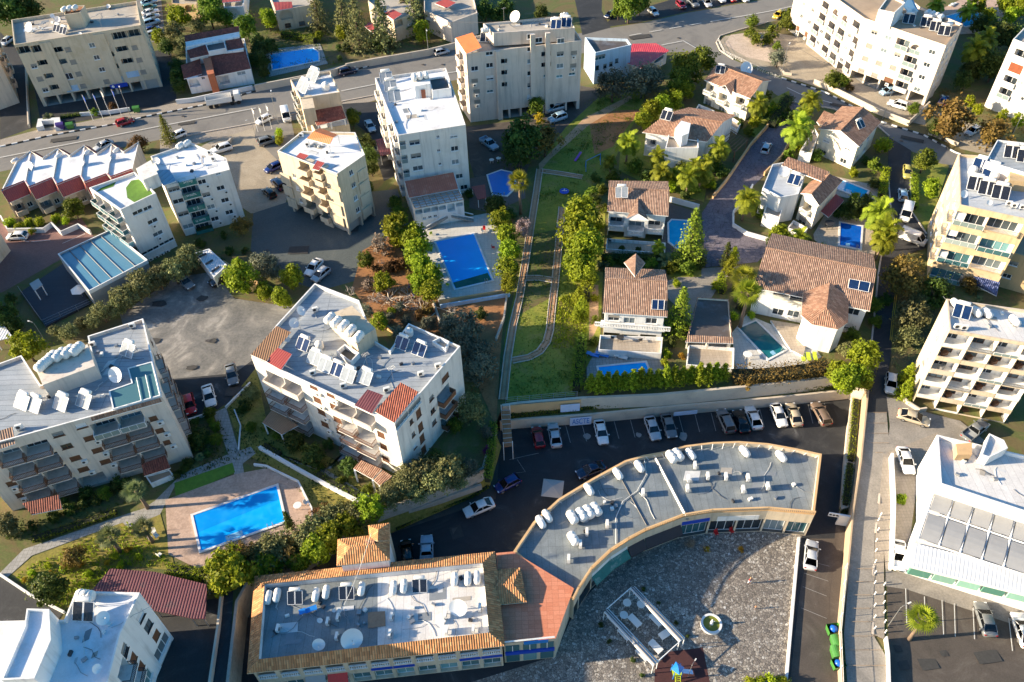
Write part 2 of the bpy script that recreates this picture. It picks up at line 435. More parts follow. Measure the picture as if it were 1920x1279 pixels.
def fmesh(kind,w,h,fm='white_paint',gm='glass'):
 k=(kind,round(w,2),round(h,2),fm,gm)
 if k in FC:return FC[k]
 mb=MB().m(fm);kid=None
 if kind=='win':
  bars(mb,w,h,0.09,0.1,0,(0.5,)if w<2.2 else(0.33,0.67))
  mb.box((0,-0.14,-0.03),(w+0.16,0.16,0.08))
  g=MB().m(gm);g.box((0,0.03,h/2),(w-0.1,0.03,h-0.1));kid=('pane',g.mesh('pane'))
 elif kind=='shut':
  n=max(3,int(h/0.12))
  for i in range(n):mb.box((0,0.0,(i+0.5)*h/n),(w-0.06,0.05,h/n*0.86))
  mb.box((-w/2+0.03,0,h/2),(0.06,0.09,h));mb.box((w/2-0.03,0,h/2),(0.06,0.09,h))
  mb.box((0,0.03,h/2),(w-0.1,0.02,h));mb.box((0,-0.1,-0.03),(w+0.1,0.14,0.07))
 elif kind=='door':
  nd=2 if w<2.6 else(3 if w<3.8 else 4)
  bars(mb,w,h,0.08,0.09,0,[i/nd for i in range(1,nd)])
  g=MB().m(gm);g.box((0,0.03,h/2),(w-0.1,0.03,h-0.1));kid=('pane',g.mesh('pane'))
 elif kind=='rsolid':
  mb.box((0,0.06,h/2),(w,0.12,h));mb.box((0,0.06,h+0.025),(w+0.04,0.18,0.05))
 elif kind=='rglass':
  n=max(1,round(w/1.3))
  for i in range(n):mb.m(gm if gm!='glass' else 'glass_rail').box((-w/2+(i+0.5)*w/n,0.04,h/2),(w/n-0.06,0.03,h-0.05))
  mb.m('white_paint').box((0,0.04,h),(w,0.07,0.06))
  for i in range(n+1):mb.box((-w/2+i*w/n,0.04,h/2),(0.05,0.06,h))
 elif kind=='rbars':
  n=max(2,round(w/0.2))
  for i in range(n+1):mb.box((-w/2+i*w/n,0.03,h/2),(0.04,0.04,h))
  mb.box((0,0.03,h),(w+0.04,0.08,0.06));mb.box((0,0.03,0.1),(w,0.05,0.05))
 elif kind=='rbal':
  n=max(2,round(w/0.28))
  for i in range(n+1):mb.lathe([(0.05,0.08),(0.085,0.25),(0.045,0.55),(0.07,h-0.1)],(-w/2+i*w/n,0.08,0),6)
  mb.box((0,0.08,h-0.04),(w+0.1,0.24,0.12));mb.box((0,0.08,0.05),(w+0.1,0.22,0.1))
 elif kind=='ac':
  mb.box((0,-0.2,0.3),(0.85,0.32,0.6));mb.box((0,-0.2,-0.03),(0.9,0.4,0.04))
  g=MB().m('dark_metal');g.lathe([(0.22,-0.375),(0.22,-0.362)],(-0.12,0,0.3),14,'Y');kid=('fan_grille',g.mesh('fan_grille'))
 elif kind=='awn':
  mb.face([(-w/2,0,h),(-w/2,-1.0,0.1),(w/2,-1.0,0.1),(w/2,0,h)]);mb.face([(-w/2,-1.0,0.1),(-w/2,-1.02,-0.2),(w/2,-1.02,-0.2),(w/2,-1.0,0.1)])
  mb.face([(-w/2,0,h-0.03),(w/2,0,h-0.03),(w/2,-1.0,0.07),(-w/2,-1.0,0.07)])
 elif kind=='plain':
  mb.box((0,0.02,h/2),(w,0.05,h))
 FC[k]=(mb.mesh(kind),kid)
 return FC[k]
PN={'win':'window','shut':'shutter','door':'balcony_door','rsolid':'balcony_parapet','rglass':'balcony_railing','rbars':'balcony_railing','rbal':'balustrade','ac':'air_conditioner','awn':'awning','plain':'panel'}
BLD={}
class Bld:
 def __init__(s,key,name,label,px,z,wall='plaster_white',base=0.0,par=0.6,roof='roof_white',cat='building',group=None,world=None,pt=0.22,cap=None):
  s.poly=world or[P(x,y,z)for x,y in px]
  s.poly=[Vector((q[0],q[1]))for q in s.poly]
  if area(s.poly)<0:print('WARNING clockwise',key)
  s.z=z;s.base=base;s.wall=wall;s.par=par;s.roofm=roof;s.n=len(s.poly);s.pt=pt;s.cap=cap or wall;s.inner=wall
  c=sum(s.poly,Vector((0,0)))/s.n
  s.root=thing(name,label,cat,(c.x,c.y,base),0,group)
  s.op={e:[]for e in range(s.n)}
  s.key=key;BLD[key]=s;s.zf=z-par
  s.low=-6.0 if base<-0.5 else-0.6+base
 def edge(s,e):
  a,b=s.poly[e%s.n],s.poly[(e+1)%s.n];t=(b-a);l=t.length;return a,t/l,l
 def fp(s,e,px,py,off=0.0):
  a,t,l=s.edge(e);n=Vector((t.y,-t.x));d=ray(px,py)
  a2=a+n*off
  den=d.x*n.x+d.y*n.y
  k=(a2.x*n.x+a2.y*n.y)/den
  q=Vector((d.x*k,d.y*k));return(q-a).dot(t),CH+d.z*k
 def p3(s,e,u,z,d=0.0):
  a,t,l=s.edge(e);n=Vector((-t.y,t.x));q=a+t*u+n*d
  return Vector((q.x,q.y,z))
 def rot(s,e):
  a,t,l=s.edge(e);return math.atan2(t.y,t.x)
 def add(s,e,kind,u,z,d,w,h,fm,gm='glass',label=None,par=None):
  me,kid=fmesh(kind,w,h,fm,gm)
  p=s.p3(e,u,z,d)-s.root.location
  o=part(PN[kind],me,par or s.root,p,s.rot(e),label)
  if kid:part(kid[0],kid[1],o)
  return o
 def hole(s,e,u,z,w,h,d):
  a,t,l=s.edge(e)
  r=[max(0.06,u-w/2),min(l-0.06,u+w/2),z,min(z+h,s.zf+s.par-0.12),d]
  if r[1]-r[0]<0.2 or r[3]-r[2]<0.2:return False
  A0=(r[1]-r[0])*(r[3]-r[2])
  for q in s.op[e]:
   if r[0]<q[1]-1e-3 and r[1]>q[0]+1e-3 and r[2]<q[3]-1e-3 and r[3]>q[2]+1e-3:
    c=[(r[0],q[0]-.12,r[2],r[3]),(q[1]+.12,r[1],r[2],r[3]),(r[0],r[1],r[2],q[2]-.15),(r[0],r[1],q[3]+.15,r[3])]
    c=max(c,key=lambda k:max(0,k[1]-k[0])*max(0,k[3]-k[2]))
    if max(0,c[1]-c[0])*max(0,c[3]-c[2])<.4*A0:return False
    r[:4]=c
  s.op[e].append(r);return True
 def put(s,e,kind,uz,w,h,fm=None,gm='glass',depth=None,rail='rsolid',rm=None,out=0.0,rh=1.0,ac=0,dw=0.8,slab=None,dh=2.15):
  u,zc=uz;z=zc-h/2
  if kind in('win','shut'):
   if s.hole(e,u,z,w,h,0.16):r=s.op[e][-1];s.add(e,kind,(r[0]+r[1])/2,r[2],0.1,r[1]-r[0],r[3]-r[2],fm or('white_paint' if kind=='win' else 'shutter_grey'),gm);k_=RND.random();(kind=='win' and h>.9 and k_<.4)and s.add(e,'shut',(r[0]+r[1])/2,r[3]-h*(.25+k_),0.05,r[1]-r[0]-.1,h*(.24+k_),'shutter_grey' if k_<.25 else 'fabric_white')
   if ac:s.add(e,'ac',u+(ac-2)*0.9,z-0.85,0,0.85,0.6,'offwhite_plastic')
  elif kind=='ac':s.add(e,'ac',u,z,0,0.85,0.6,'offwhite_plastic')
  elif kind=='awn':s.add(e,'awn',u,z,-0.01,w,h,fm or 'blue_awning')
  elif kind=='plain':s.add(e,'plain',u,z,-0.03,w,h,fm or 'white_paint')
  elif kind=='dark':
   s.hole(e,u,z,w,h,depth or 5.0)
  elif kind=='arch':
   if not s.hole(e,u,z,w,h,depth or 1.2):return
   r=s.op[e][-1];u,w,z,h=(r[0]+r[1])/2,r[1]-r[0],r[2],r[3]-r[2];ra=min(w/2,h*.6);mb=MB().m(s.wall)
   for sg in(-1,1):
    for i in range(6):
     a0,a1=math.pi/2*i/6,math.pi/2*(i+1)/6
     x0,x1,y0,y1=w/2*math.cos(a0),w/2*math.cos(a1),z+h-ra+ra*math.sin(a0),z+h-ra+ra*math.sin(a1)
     for d in(0.0,0.25):
      f=[s.p3(e,u+sg*w/2,y0,d),s.p3(e,u+sg*w/2,y1,d),s.p3(e,u+sg*x1,y1,d),s.p3(e,u+sg*x0,y0,d)]
      mb.face(f if sg<0 else f[::-1])
     mb.face([s.p3(e,u+sg*x0,y0,0),s.p3(e,u+sg*x1,y1,0),s.p3(e,u+sg*x1,y1,.25),s.p3(e,u+sg*x0,y0,.25)])
     if i==5:mb.face([s.p3(e,u+sg*w/2,y1,0),s.p3(e,u,y1,0),s.p3(e,u+sg*x0,y0,0)])
   mb.build('arch',s.root)
   if rail!='rsolid':s.add(e,rail,u,z,-out,w-.02,rh,rm or 'plaster_bright',gm)
  elif kind=='bal':
   dd=depth or 1.7
   if not s.hole(e,u,z,w,h,dd):return
   r=s.op[e][-1];u=(r[0]+r[1])/2;w=r[1]-r[0];z=r[2];h=r[3]-r[2]
   s.add(e,'door',u-w*(0.5-dw/2)*0.6,z+0.02,dd-0.06,w*dw,min(dh,h-0.1),fm or 'white_paint',gm)
   par=s.root
   if out>0:
    mb=MB().m(slab or s.wall);q=[s.p3(e,u-w/2,0,0.0),s.p3(e,u-w/2,0,-out),s.p3(e,u+w/2,0,-out),s.p3(e,u+w/2,0,0.0)]
    mb.prism(q,z-0.16,z-0.004,True,True);par=mb.build('balcony',s.root)
    for sg in(-1,1):
     me,kd=fmesh(rail,out-0.1,rh,rm or s.wall,gm)
     p=s.p3(e,u+sg*(w/2-(0.0 if sg<0 else 0.0)),z,-out/2-0.02)-s.root.location
     part(PN[rail],me,par,p,s.rot(e)+(-sg)*math.pi/2*-1)
   s.add(e,rail,u,z,-out,w-0.01,rh,rm or s.wall,gm,par=par)
 def at(s,e,kind,pts,w,h,**k):
  for p in pts:s.put(e,kind,s.fp(e,*p),w,h,**k)
 def grid(s,e,kind,tl,br,nr,nc,w,h,skip=(),**k):
  """equal rows and columns between two photo pixels on that wall"""
  a,b=s.fp(e,*tl),s.fp(e,*br)
  for r in range(nr):
   for c in range(nc):
    if(r,c)in skip:continue
    s.put(e,kind,(a[0]+(b[0]-a[0])*(c/max(1,nc-1)),a[1]+(b[1]-a[1])*(r/max(1,nr-1))),w,h,**k)
 def rows(s,e,kind,ztop,dz,nr,us,w,h,skip=(),**k):
  """rows by height: us are fractions along the wall; ztop is the centre of the top row"""
  l=s.edge(e)[2]
  for r in range(nr):
   for c,u in enumerate(us):
    if(r,c)in skip:continue
    s.put(e,kind,(u*l,ztop-r*dz),w,h,**k)
 def carport(s,e,n,h=2.5,depth=5.0,col=0.45,u0=0.02,u1=0.98,zb=None):
  l=s.edge(e)[2];zb=s.base+0.02 if zb is None else zb;a,b=u0*l,u1*l;w=(b-a)/n
  for i in range(n):s.hole(e,a+(i+0.5)*w,zb,w-col,h,depth)
 def band(s,e,z,h=0.25,out=0.12,m=None,u0=0.0,u1=1.0,name='ledge'):
  l=s.edge(e)[2];mb=MB().m(m or s.wall)
  q=[s.p3(e,u0*l,0,0.002),s.p3(e,u0*l,0,-out),s.p3(e,u1*l,0,-out),s.p3(e,u1*l,0,0.002)]
  mb.prism(q,z,z+h,True,True);return mb.build(name,s.root)
 def fin(s,e,u,z0,z1,w=0.5,out=0.3,m=None,name='wall_fin'):
  l=s.edge(e)[2];mb=MB().m(m or s.wall);u*=l
  q=[s.p3(e,u-w/2,0,0.002),s.p3(e,u-w/2,0,-out),s.p3(e,u+w/2,0,-out),s.p3(e,u+w/2,0,0.002)]
  mb.prism(q,z0,z1,True,True);return mb.build(name,s.root)
 def finish(s,roof=True,wallname='wall'):
  mb=MB().m(s.wall)
  zt=s.z
  for e in range(s.n):
   a,t,l=s.edge(e);ops=s.op[e]
   us=sorted(set([0.0,l]+[q for o in ops for q in o[:2]]));zs=sorted(set([s.low,zt]+[q for o in ops for q in o[2:4]]))
   for i in range(len(zs)-1):
    zc=(zs[i]+zs[i+1])/2;j=0
    while j<len(us)-1:
     uc=(us[j]+us[j+1])/2
     if any(o[0]<uc<o[1]and o[2]<zc<o[3]for o in ops):j+=1;continue
     k=j
     while k<len(us)-1:
      uk=(us[k]+us[k+1])/2
      if any(o[0]<uk<o[1]and o[2]<zc<o[3]for o in ops):break
      k+=1
     mb.face([s.p3(e,us[j],zs[i]),s.p3(e,us[k],zs[i]),s.p3(e,us[k],zs[i+1]),s.p3(e,us[j],zs[i+1])]);j=k
   for o in ops:
    u0,u1,z0,z1,d=o
    if d>3:mb.m('concrete')
    elif d>.5:mb.m(s.inner)
    A=[s.p3(e,u0,z0),s.p3(e,u1,z0),s.p3(e,u1,z1),s.p3(e,u0,z1)]
    B=[s.p3(e,u0,z0,d),s.p3(e,u1,z0,d),s.p3(e,u1,z1,d),s.p3(e,u0,z1,d)]
    for x in range(4):
     y=(x+1)%4;mb.face([A[x],A[y],B[y],B[x]])
    if d<0.5:mb.m('interior')
    mb.face(B);mb.m(s.wall)
  if roof:
   inn=offset_poly(s.poly,s.pt)
   for i in range(s.n):
    j=(i+1)%s.n;mb.m(s.cap)
    mb.face([(*s.poly[i],zt),(*s.poly[j],zt),(*inn[j],zt),(*inn[i],zt)]);mb.m(s.wall)
    mb.face([(*inn[i],zt),(*inn[j],zt),(*inn[j],s.zf),(*inn[i],s.zf)])
   rb=MB().m(s.roofm);rb.face([(*q,s.zf)for q in inn]);rb.build('roof',s.root)
  mb.build(wallname,s.root)
  return s
 def block(s,name,pts,z0,z1,m=None,par=0.0,roofm=None,world=False):
  poly=[Vector(q[:2])for q in(pts if world else PP(pts,z1))]
  if area(poly)<0:poly.reverse()
  mb=MB().m(m or s.wall)
  if par>0:
   mb.prism(poly,z0,z1,False);inn=offset_poly(poly,0.18);n=len(poly)
   for i in range(n):
    j=(i+1)%n
    mb.face([(*poly[i],z1),(*poly[j],z1),(*inn[j],z1),(*inn[i],z1)]);mb.face([(*inn[i],z1),(*inn[j],z1),(*inn[j],z1-par),(*inn[i],z1-par)])
   mb.m(roofm or s.roofm).face([(*q,z1-par)for q in inn])
  else:mb.prism(poly,z0,z1,False);mb.m(roofm or m or s.wall).face([(*q,z1)for q in poly])
  return mb.build(name,s.root)
 def pitched(s,faces,m,th=0.16,name='roof',edge='white_paint',par=None):
  """sloping roof planes; points are (px, py, z)"""
  mb=MB()
  for f in faces:
   pts=[P(*q)if not isinstance(q,Vector)else q for q in f]
   n=Vector((0,0,0))
   for i in range(len(pts)):n+=pts[i-1].cross(pts[i])
   if n.z<0:pts.reverse()
   k=len(pts);lo=[q-Vector((0,0,th))for q in pts]
   mb.m(m).face(pts);mb.m(edge).face(list(reversed(lo)))
   for i in range(k):
    j=(i+1)%k;mb.face([lo[i],lo[j],pts[j],pts[i]])
  return mb.build(name,par or s.root)
 def gable(s,pts):
  mb=MB().m(s.wall);q=[P(*p)for p in pts];mb.face(q);return mb.build('gable_wall',s.root)
def canopy(name,label,cat,pts,z,m,th=0.15,posts=True,zb=0.0,group=None,pm='white_paint',zz=None):
 """a flat or sloping roof sheet on thin posts"""
 w=[P(p[0],p[1],p[2]if len(p)>2 else z)for p in pts]
 if area(w)<0:w.reverse()
 c=sum(w,Vector((0,0,0)))/len(w)
 r=thing(name,label,cat,(c.x,c.y,zb),0,group)
 mb=MB().m(m).slab(w,th);mb.build('roof_sheet',r)
 if posts:
  for q in w:
   d=(c-q).normalized()*0.3
   MB().m(pm).box((q.x+d.x,q.y+d.y,(zb+q.z-th)/2),(0.14,0.14,q.z-th-zb)).build('post',r)
 return r
CARP={'white':(0.78,0.78,0.78),'silver':(0.45,0.47,0.5),'grey':(0.16,0.17,0.18),'black':(0.012,0.012,0.015),'blue':(0.015,0.03,0.16),'navy':(0.01,0.015,0.05),'red':(0.42,0.02,0.025),'maroon':(0.22,0.015,0.03),'yellow':(0.6,0.42,0.02),'olive':(0.42,0.38,0.1),'gold':(0.45,0.38,0.28),'teal':(0.03,0.15,0.16),'lightblue':(0.3,0.45,0.58),'brown':(0.18,0.13,0.1)}
for k_,c_ in CARP.items():paint_mat('paint_'+k_,c_,0.25,0.7,0.0)
mat('car_glass',(0.015,0.018,0.022),0.2,2,0.06,spec=0.7)
mat('tyre_rubber',(0.015,0.015,0.015),0.2,3,0.9)
mat('alloy',(0.5,0.5,0.52),0.1,3,0.3,0.8)
mat('lamp_clear',(0.75,0.76,0.78),0.05,3,0.15)
mat('lamp_red',(0.4,0.01,0.01),0.1,3,0.2)
mat('car_trim',(0.02,0.02,0.022),0.1,3,0.6)
def loft(mb,secs,cap=True):
 n=len(secs[0]);vs=[p for s_ in secs for p in s_];fs=[]
 for i in range(len(secs)-1):
  for k in range(n):fs.append((i*n+k,(i+1)*n+k,(i+1)*n+(k+1)%n,i*n+(k+1)%n))
 if cap:fs+=[tuple(range(n)),tuple(reversed(range((len(secs)-1)*n,len(secs)*n)))]
 mb.idx(vs,fs)
def make_car(kind):
 S={'sedan':dict(L=4.55,W=0.89,hood=0.86,trunk=0.98,belt=0.92,roof=1.43,cab=(-1.85,-1.05,0.28,1.08),rl=-2.27,fl=2.27),'hatchback':dict(L=3.95,W=0.84,hood=0.9,trunk=1.0,belt=0.95,roof=1.5,cab=(-1.93,-1.5,0.25,1.05),rl=-1.97,fl=1.97),'suv':dict(L=4.5,W=0.93,hood=1.05,trunk=1.1,belt=1.08,roof=1.72,cab=(-2.18,-1.8,0.3,1.05),rl=-2.25,fl=2.25),'estate':dict(L=4.6,W=0.9,hood=0.88,trunk=1.0,belt=0.95,roof=1.5,cab=(-2.25,-1.85,0.3,1.1),rl=-2.3,fl=2.3),'van':dict(L=4.9,W=0.94,hood=1.15,trunk=1.2,belt=1.15,roof=2.05,cab=(-2.42,-2.32,1.15,1.95),rl=-2.45,fl=2.45),'pickup':dict(L=5.0,W=0.9,hood=1.0,trunk=0.75,belt=1.0,roof=1.68,cab=(-0.75,-0.55,0.5,1.15),rl=-2.5,fl=2.5)}[kind]
 W,zb=S['W'],0.28;c0,c1,c2,c3=S['cab'];belt,roof=S['belt'],S['roof']
 t=thing(kind,'a car','car' if kind not in('van','pickup')else kind)
 mb=MB().m('paint_white');mb.smooth=True
 def sec(x,w,top,low=zb):
  return[(x,-w*0.9,low),(x,-w,low+0.12),(x,-w,top-0.28),(x,-w*0.95,top-0.08),(x,-w*0.8,top),(x,-w*0.3,top+0.025),(x,w*0.3,top+0.025),(x,w*0.8,top),(x,w*0.95,top-0.08),(x,w,top-0.28),(x,w,low+0.12),(x,w*0.9,low)]
 tr,hd=S['trunk'],S['hood']
 if kind=='pickup':
  ss=[sec(2.5,W*0.8,0.78),sec(2.35,W*0.93,hd-0.1),sec(1.9,W,hd),sec(1.1,W,belt),sec(-0.8,W,belt),sec(-0.81,W,0.72),sec(-2.48,W,0.72)]
 else:
  ss=[sec(S['fl'],W*0.78,0.66),sec(S['fl']-0.1,W*0.9,hd-0.16),sec(S['fl']-0.45,W*0.97,hd-0.05),sec(c3,W,belt),sec((c0+c3)/2,W*1.0,belt),sec(c0+0.1,W,belt+0.02),sec(S['rl']+0.12,W*0.93,tr),sec(S['rl'],W*0.82,tr-0.22)]
 loft(mb,ss)
 wr=W*(0.74 if kind not in('van',)else 0.88);wb=W*0.9
 def rs(x,w,z):return[(x,-w,z-0.07),(x,-w*0.9,z),(x,0,z+0.03),(x,w*0.9,z),(x,w,z-0.07)]
 loft(mb,[rs(c2,wr*0.95,roof-0.03),rs(c2-0.2,wr,roof),rs((c1+c2)/2,wr,roof+0.015),rs(c1+0.15,wr,roof-0.01),rs(c1,wr*0.95,roof-0.05)])
 mb.smooth=False
 for sg in(-1,1):
  mb.tube([(c3-0.02,sg*wb,belt),(c2,sg*wr,roof-0.05)],0.045,5);mb.tube([(c0+0.03,sg*wb,belt),(c1,sg*wr,roof-0.05)],0.07,5)
  mb.tube([((c1+c2)/2+0.1,sg*(wb+0.0),belt),((c1+c2)/2+0.05,sg*(wr+0.0),roof-0.06)],0.04,5)
  mb.box((c3-0.15,sg*(W+0.1),belt+0.08),(0.12,0.2,0.13))
 if kind=='van':
  for sg in(-1,1):mb.box((-0.75,sg*(W*0.895),(belt+roof)/2-0.02),(3.2,0.05,roof-belt))
 if kind=='pickup':
  for sg in(-1,1):mb.box((-1.65,sg*(W-0.05),0.9),(1.68,0.08,0.4))
  mb.box((-2.45,0,0.9),(0.08,W*2-0.1,0.4))
 mb.m('car_trim').box((0,0,0.24),(S['L']*0.86,W*1.7,0.16));mb.box((S['fl']-0.02,0,0.5),(0.06,W*0.9,0.14))
 part('body',mb.mesh('body'),t)
 def quad(name,q):
  g=MB().m('car_glass');g.face(q);a,b_,c_=[Vector(v)for v in q[:3]];n=(b_-a).cross(c_-a).normalized()*0.02
  part(name,g.slab([Vector(v)for v in q],0.015).mesh(name),t)
 quad('windscreen',[(c3,-wb*0.93,belt+0.02),(c3,wb*0.93,belt+0.02),(c2+0.02,wr*0.93,roof-0.04),(c2+0.02,-wr*0.93,roof-0.04)])
 quad('rear_window',[(c0,wb*0.9,belt+0.03),(c0,-wb*0.9,belt+0.03),(c1-0.02,-wr*0.9,roof-0.06),(c1-0.02,wr*0.9,roof-0.06)])
 for sg in(-1,1):
  x0=c0+0.1 if kind!='van' else 0.95
  q=[(x0,sg*wb,belt+0.01),(c3-0.06,sg*wb,belt+0.01),(c2-0.05,sg*wr,roof-0.07),(c1+0.05 if kind!='van' else 0.95,sg*wr,roof-0.07)]
  quad('side_window',q if sg<0 else q[::-1])
  for xw in(-S['L']*0.29,S['L']*0.31):
   w_=MB().m('tyre_rubber');w_.lathe([(0.2,-0.1),(0.31,-0.1),(0.32,-0.05),(0.32,0.05),(0.31,0.1),(0.2,0.1)],(xw,sg*(W-0.1),0.32),14,'Y')
   wo=part('wheel',w_.mesh('wheel'),t)
   g=MB().m('alloy');g.lathe([(0.2,-0.03),(0.21,0.0),(0.2,0.03)],(xw,sg*(W-0.01),0.32),10,'Y');part('rim',g.mesh('rim'),wo)
  g=MB().m('lamp_clear').box((S['fl']-0.1,sg*W*0.68,hd-0.2),(0.16,0.32,0.12));part('headlight',g.mesh('headlight'),t)
  g=MB().m('lamp_red').box((S['rl']+0.06,sg*W*0.74,tr-0.2 if kind!='pickup' else 0.75),(0.14,0.24,0.16));part('tail_light',g.mesh('tail_light'),t)
 return t
CARS={k:make_car(k)for k in('sedan','hatchback','suv','estate','van','pickup')}
CARTALLY=[]
def car(kind,col,front,rear,label,z=0.0,group='parked cars',east=False,s=1.09):
 a=PE(*front)if east else P(*front,z);b=PE(*rear)if east else P(*rear,z)
 d=a-b;c=(a+b)/2
 if east:c.z=max(a.z,b.z)
 r=place(CARS[kind],c+Vector((0,0,0.012)),math.atan2(d.y,d.x),s,label,group,mats={'paint_white':'paint_'+col})
 CARTALLY.append((label,round(d.length,1)))
 return r
def leafset(name,m,clumps,leaf,rnd,flat=0.0,vbase=0.5,vvar=0.35):
 """clumps: (centre, radius, count, outward origin). Many small leaf cards through the clumps"""
 vs=[];fs=[];lv=[]
 for c,r,n,o,cv in clumps:
  for i in range(n):
   while True:
    q=Vector((rnd.uniform(-1,1),rnd.uniform(-1,1),rnd.uniform(-1,1)))
    if q.length<=1:break
   q=q*(0.55+0.45*q.length)*r*(1.45 if i%7==0 else 1)
   p=c+q
   nrm=(p-o).normalized()*0.8+Vector((rnd.uniform(-1,1),rnd.uniform(-1,1),rnd.uniform(-0.6,1)))*0.9
   nrm.normalize()
   a=nrm.cross(Vector((rnd.uniform(-1,1),rnd.uniform(-1,1),rnd.uniform(-1,1)))).normalized();b_=nrm.cross(a)
   l=leaf*rnd.uniform(0.6,1.35);w=l*rnd.uniform(0.45,0.8);k=len(vs)
   vs+=[p-a*l*0.5,p+b_*w*0.5+nrm*l*0.08,p+a*l*0.5,p-b_*w*0.5+nrm*l*0.08]
   fs.append((k,k+1,k+2,k+3));lv.append(min(1,max(0,vbase+cv+rnd.gauss(0,0.16))))
 mb=MB().m(m);mb.idx(vs,fs)
 return mb.mesh(name,leafv=lv)
def round_crown(rnd,R_,H_,z0,k,n,cr=0.42,squash=1.0,lump=0.25,hollow=0.25):
 cl=[];o=Vector((0,0,z0+H_*0.4))
 for i in range(k):
  u=rnd.random();t=rnd.uniform(0,2*math.pi);zz=rnd.uniform(-0.75,1.0)
  rr=math.sqrt(max(0.0,1-zz*zz*0.95))*rnd.uniform(1-hollow*2,1.0)
  s_=1+rnd.uniform(-lump,lump)
  c=Vector((rr*math.cos(t)*R_*(1-cr*0.6)*s_,rr*math.sin(t)*R_*(1-cr*0.6)*s_,z0+H_*(0.5+0.5*zz*(1-cr*0.45))*(1+rnd.uniform(-lump,lump)*0.3)))
  cl.append((c,R_*cr*rnd.uniform(0.45,1.3),int(n*rnd.uniform(.4,1.3)),o,rnd.gauss(0,0.17)))
 return cl
def trunk_mesh(rnd,h,r,clumps,m='bark',k=7):
 mb=MB().m(m);mb.smooth=True
 top=Vector((rnd.uniform(-.1,.1),rnd.uniform(-.1,.1),h))
 mb.tube([(0,0,-0.15),(rnd.uniform(-.05,.05),rnd.uniform(-.05,.05),h*0.5),top],[r*1.3,r,r*0.8],8)
 for c in rnd.sample(clumps,min(k,len(clumps))):
  md=top.lerp(c[0],0.5)+Vector((rnd.uniform(-.15,.15),rnd.uniform(-.15,.15),0.1))
  mb.tube([top-Vector((0,0,h*0.15)),md,c[0]],[r*0.6,r*0.35,r*0.12],5)
 return mb.mesh('trunk')
mat('bark',(0.12,0.085,0.06),0.3,3,0.95)
mat('palm_bark',(0.2,0.14,0.1),0.3,4,0.95)
mat('pale_bark',(0.46,0.39,0.33),0.2,3,0.95)
leaf_mat('leaf_bright',(.095,.14,.008),(.36,.41,.02),0.4)
leaf_mat('leaf_green',(.06,.1,.01),(.2,.25,.02),0.35)
leaf_mat('leaf_dark',(.03,.055,.01),(.1,.14,.02),0.25)
leaf_mat('leaf_olive',(.08,.09,.03),(.26,.26,.1),0.25)
leaf_mat('leaf_greyolive',(.075,.085,.06),(.2,.21,.14),0.2)
leaf_mat('leaf_conifer',(.05,.08,.008),(.28,.32,.02),0.25)
leaf_mat('leaf_palm',(.09,.13,.01),(.36,.4,.03),0.4)
leaf_mat('leaf_fanpalm',(0.0575,0.0862,0.0345),(0.196,0.23,0.092),0.25)
leaf_mat('leaf_brown',(0.0805,0.046,0.0138),(0.23,0.138,0.0345),0.25)
leaf_mat('leaf_dry',(0.138,0.0978,0.069),(0.345,0.276,0.207),0.2)
leaf_mat('leaf_blossom',(0.345,0.253,0.23),(0.632,0.517,0.483),0.25)
leaf_mat('leaf_gold',(0.253,0.149,0.0115),(0.517,0.345,0.023),0.35)
leaf_mat('leaf_magenta',(0.115,0.0115,0.069),(0.287,0.023,0.184),0.3)
leaf_mat('leaf_lime',(.16,.22,.008),(.42,.48,.02),0.4)
PROTO={}
def tree_proto(key,name,crown,trunk=None):
 t=thing(name,'a plant','tree');part('crown',crown,t)
 if trunk:part('trunk',trunk,t)
 PROTO.setdefault(key,[]).append(t)
def gen_round(key,name,m,R_,H_,z0,k,n,leaf,cr,seeds=2,tr=0.14,lump=0.25,bark='bark'):
 """nominal crown radius R_ and crown height H_ above z0"""
 for s_ in range(seeds):
  rnd=random.Random(sum(map(ord,key))*13+s_*101)
  cl=round_crown(rnd,R_,H_,z0,k,n,cr,lump=lump)
  tree_proto(key,name,leafset('crown',m,cl,leaf,rnd),trunk_mesh(rnd,z0+H_*0.3,tr,cl,bark)if tr else None)
gen_round('bright','leafy_tree','leaf_bright',2.5,4.6,0.7,46,70,0.46,0.34,3)
gen_round('green','leafy_tree','leaf_green',2.5,4.2,1.0,44,70,0.42,0.34,2)
gen_round('dark','leafy_tree','leaf_dark',2.5,4.2,0.8,44,70,0.42,0.36,2)
gen_round('olive','olive_tree','leaf_olive',2.5,3.6,1.0,50,62,0.36,0.32,3,lump=0.35)
gen_round('greyolive','olive_tree','leaf_greyolive',2.5,3.6,0.9,50,62,0.34,0.32,2,lump=0.35)
gen_round('goldtree','leafy_tree','leaf_brown',2.5,4.0,0.9,40,60,0.4,0.34,2,lump=0.35)
gen_round('shrub','shrub','leaf_green',1.0,1.5,0.05,20,50,0.26,0.42,2,tr=0)
gen_round('darkshrub','shrub','leaf_dark',1.0,1.5,0.05,20,50,0.26,0.42,2,tr=0)
gen_round('brightshrub','shrub','leaf_lime',1.0,1.5,0.05,20,50,0.26,0.42,2,tr=0)
gen_round('brownshrub','dry_shrub','leaf_brown',1.0,1.5,0.05,20,50,0.24,0.42,2,tr=0,lump=0.35)
gen_round('dryshrub','dry_shrub','leaf_dry',1.0,1.4,0.05,18,40,0.22,0.4,2,tr=0,lump=0.4)
gen_round('blossom','blossom_tree','leaf_blossom',2.0,3.2,0.9,40,46,0.28,0.3,1,lump=0.3)
gen_round('magenta','flowering_shrub','leaf_magenta',1.0,1.5,0.05,18,45,0.24,0.4,1,tr=0)
gen_round('goldshrub','flowering_shrub','leaf_gold',1.0,1.6,0.05,18,45,0.24,0.4,1,tr=0)
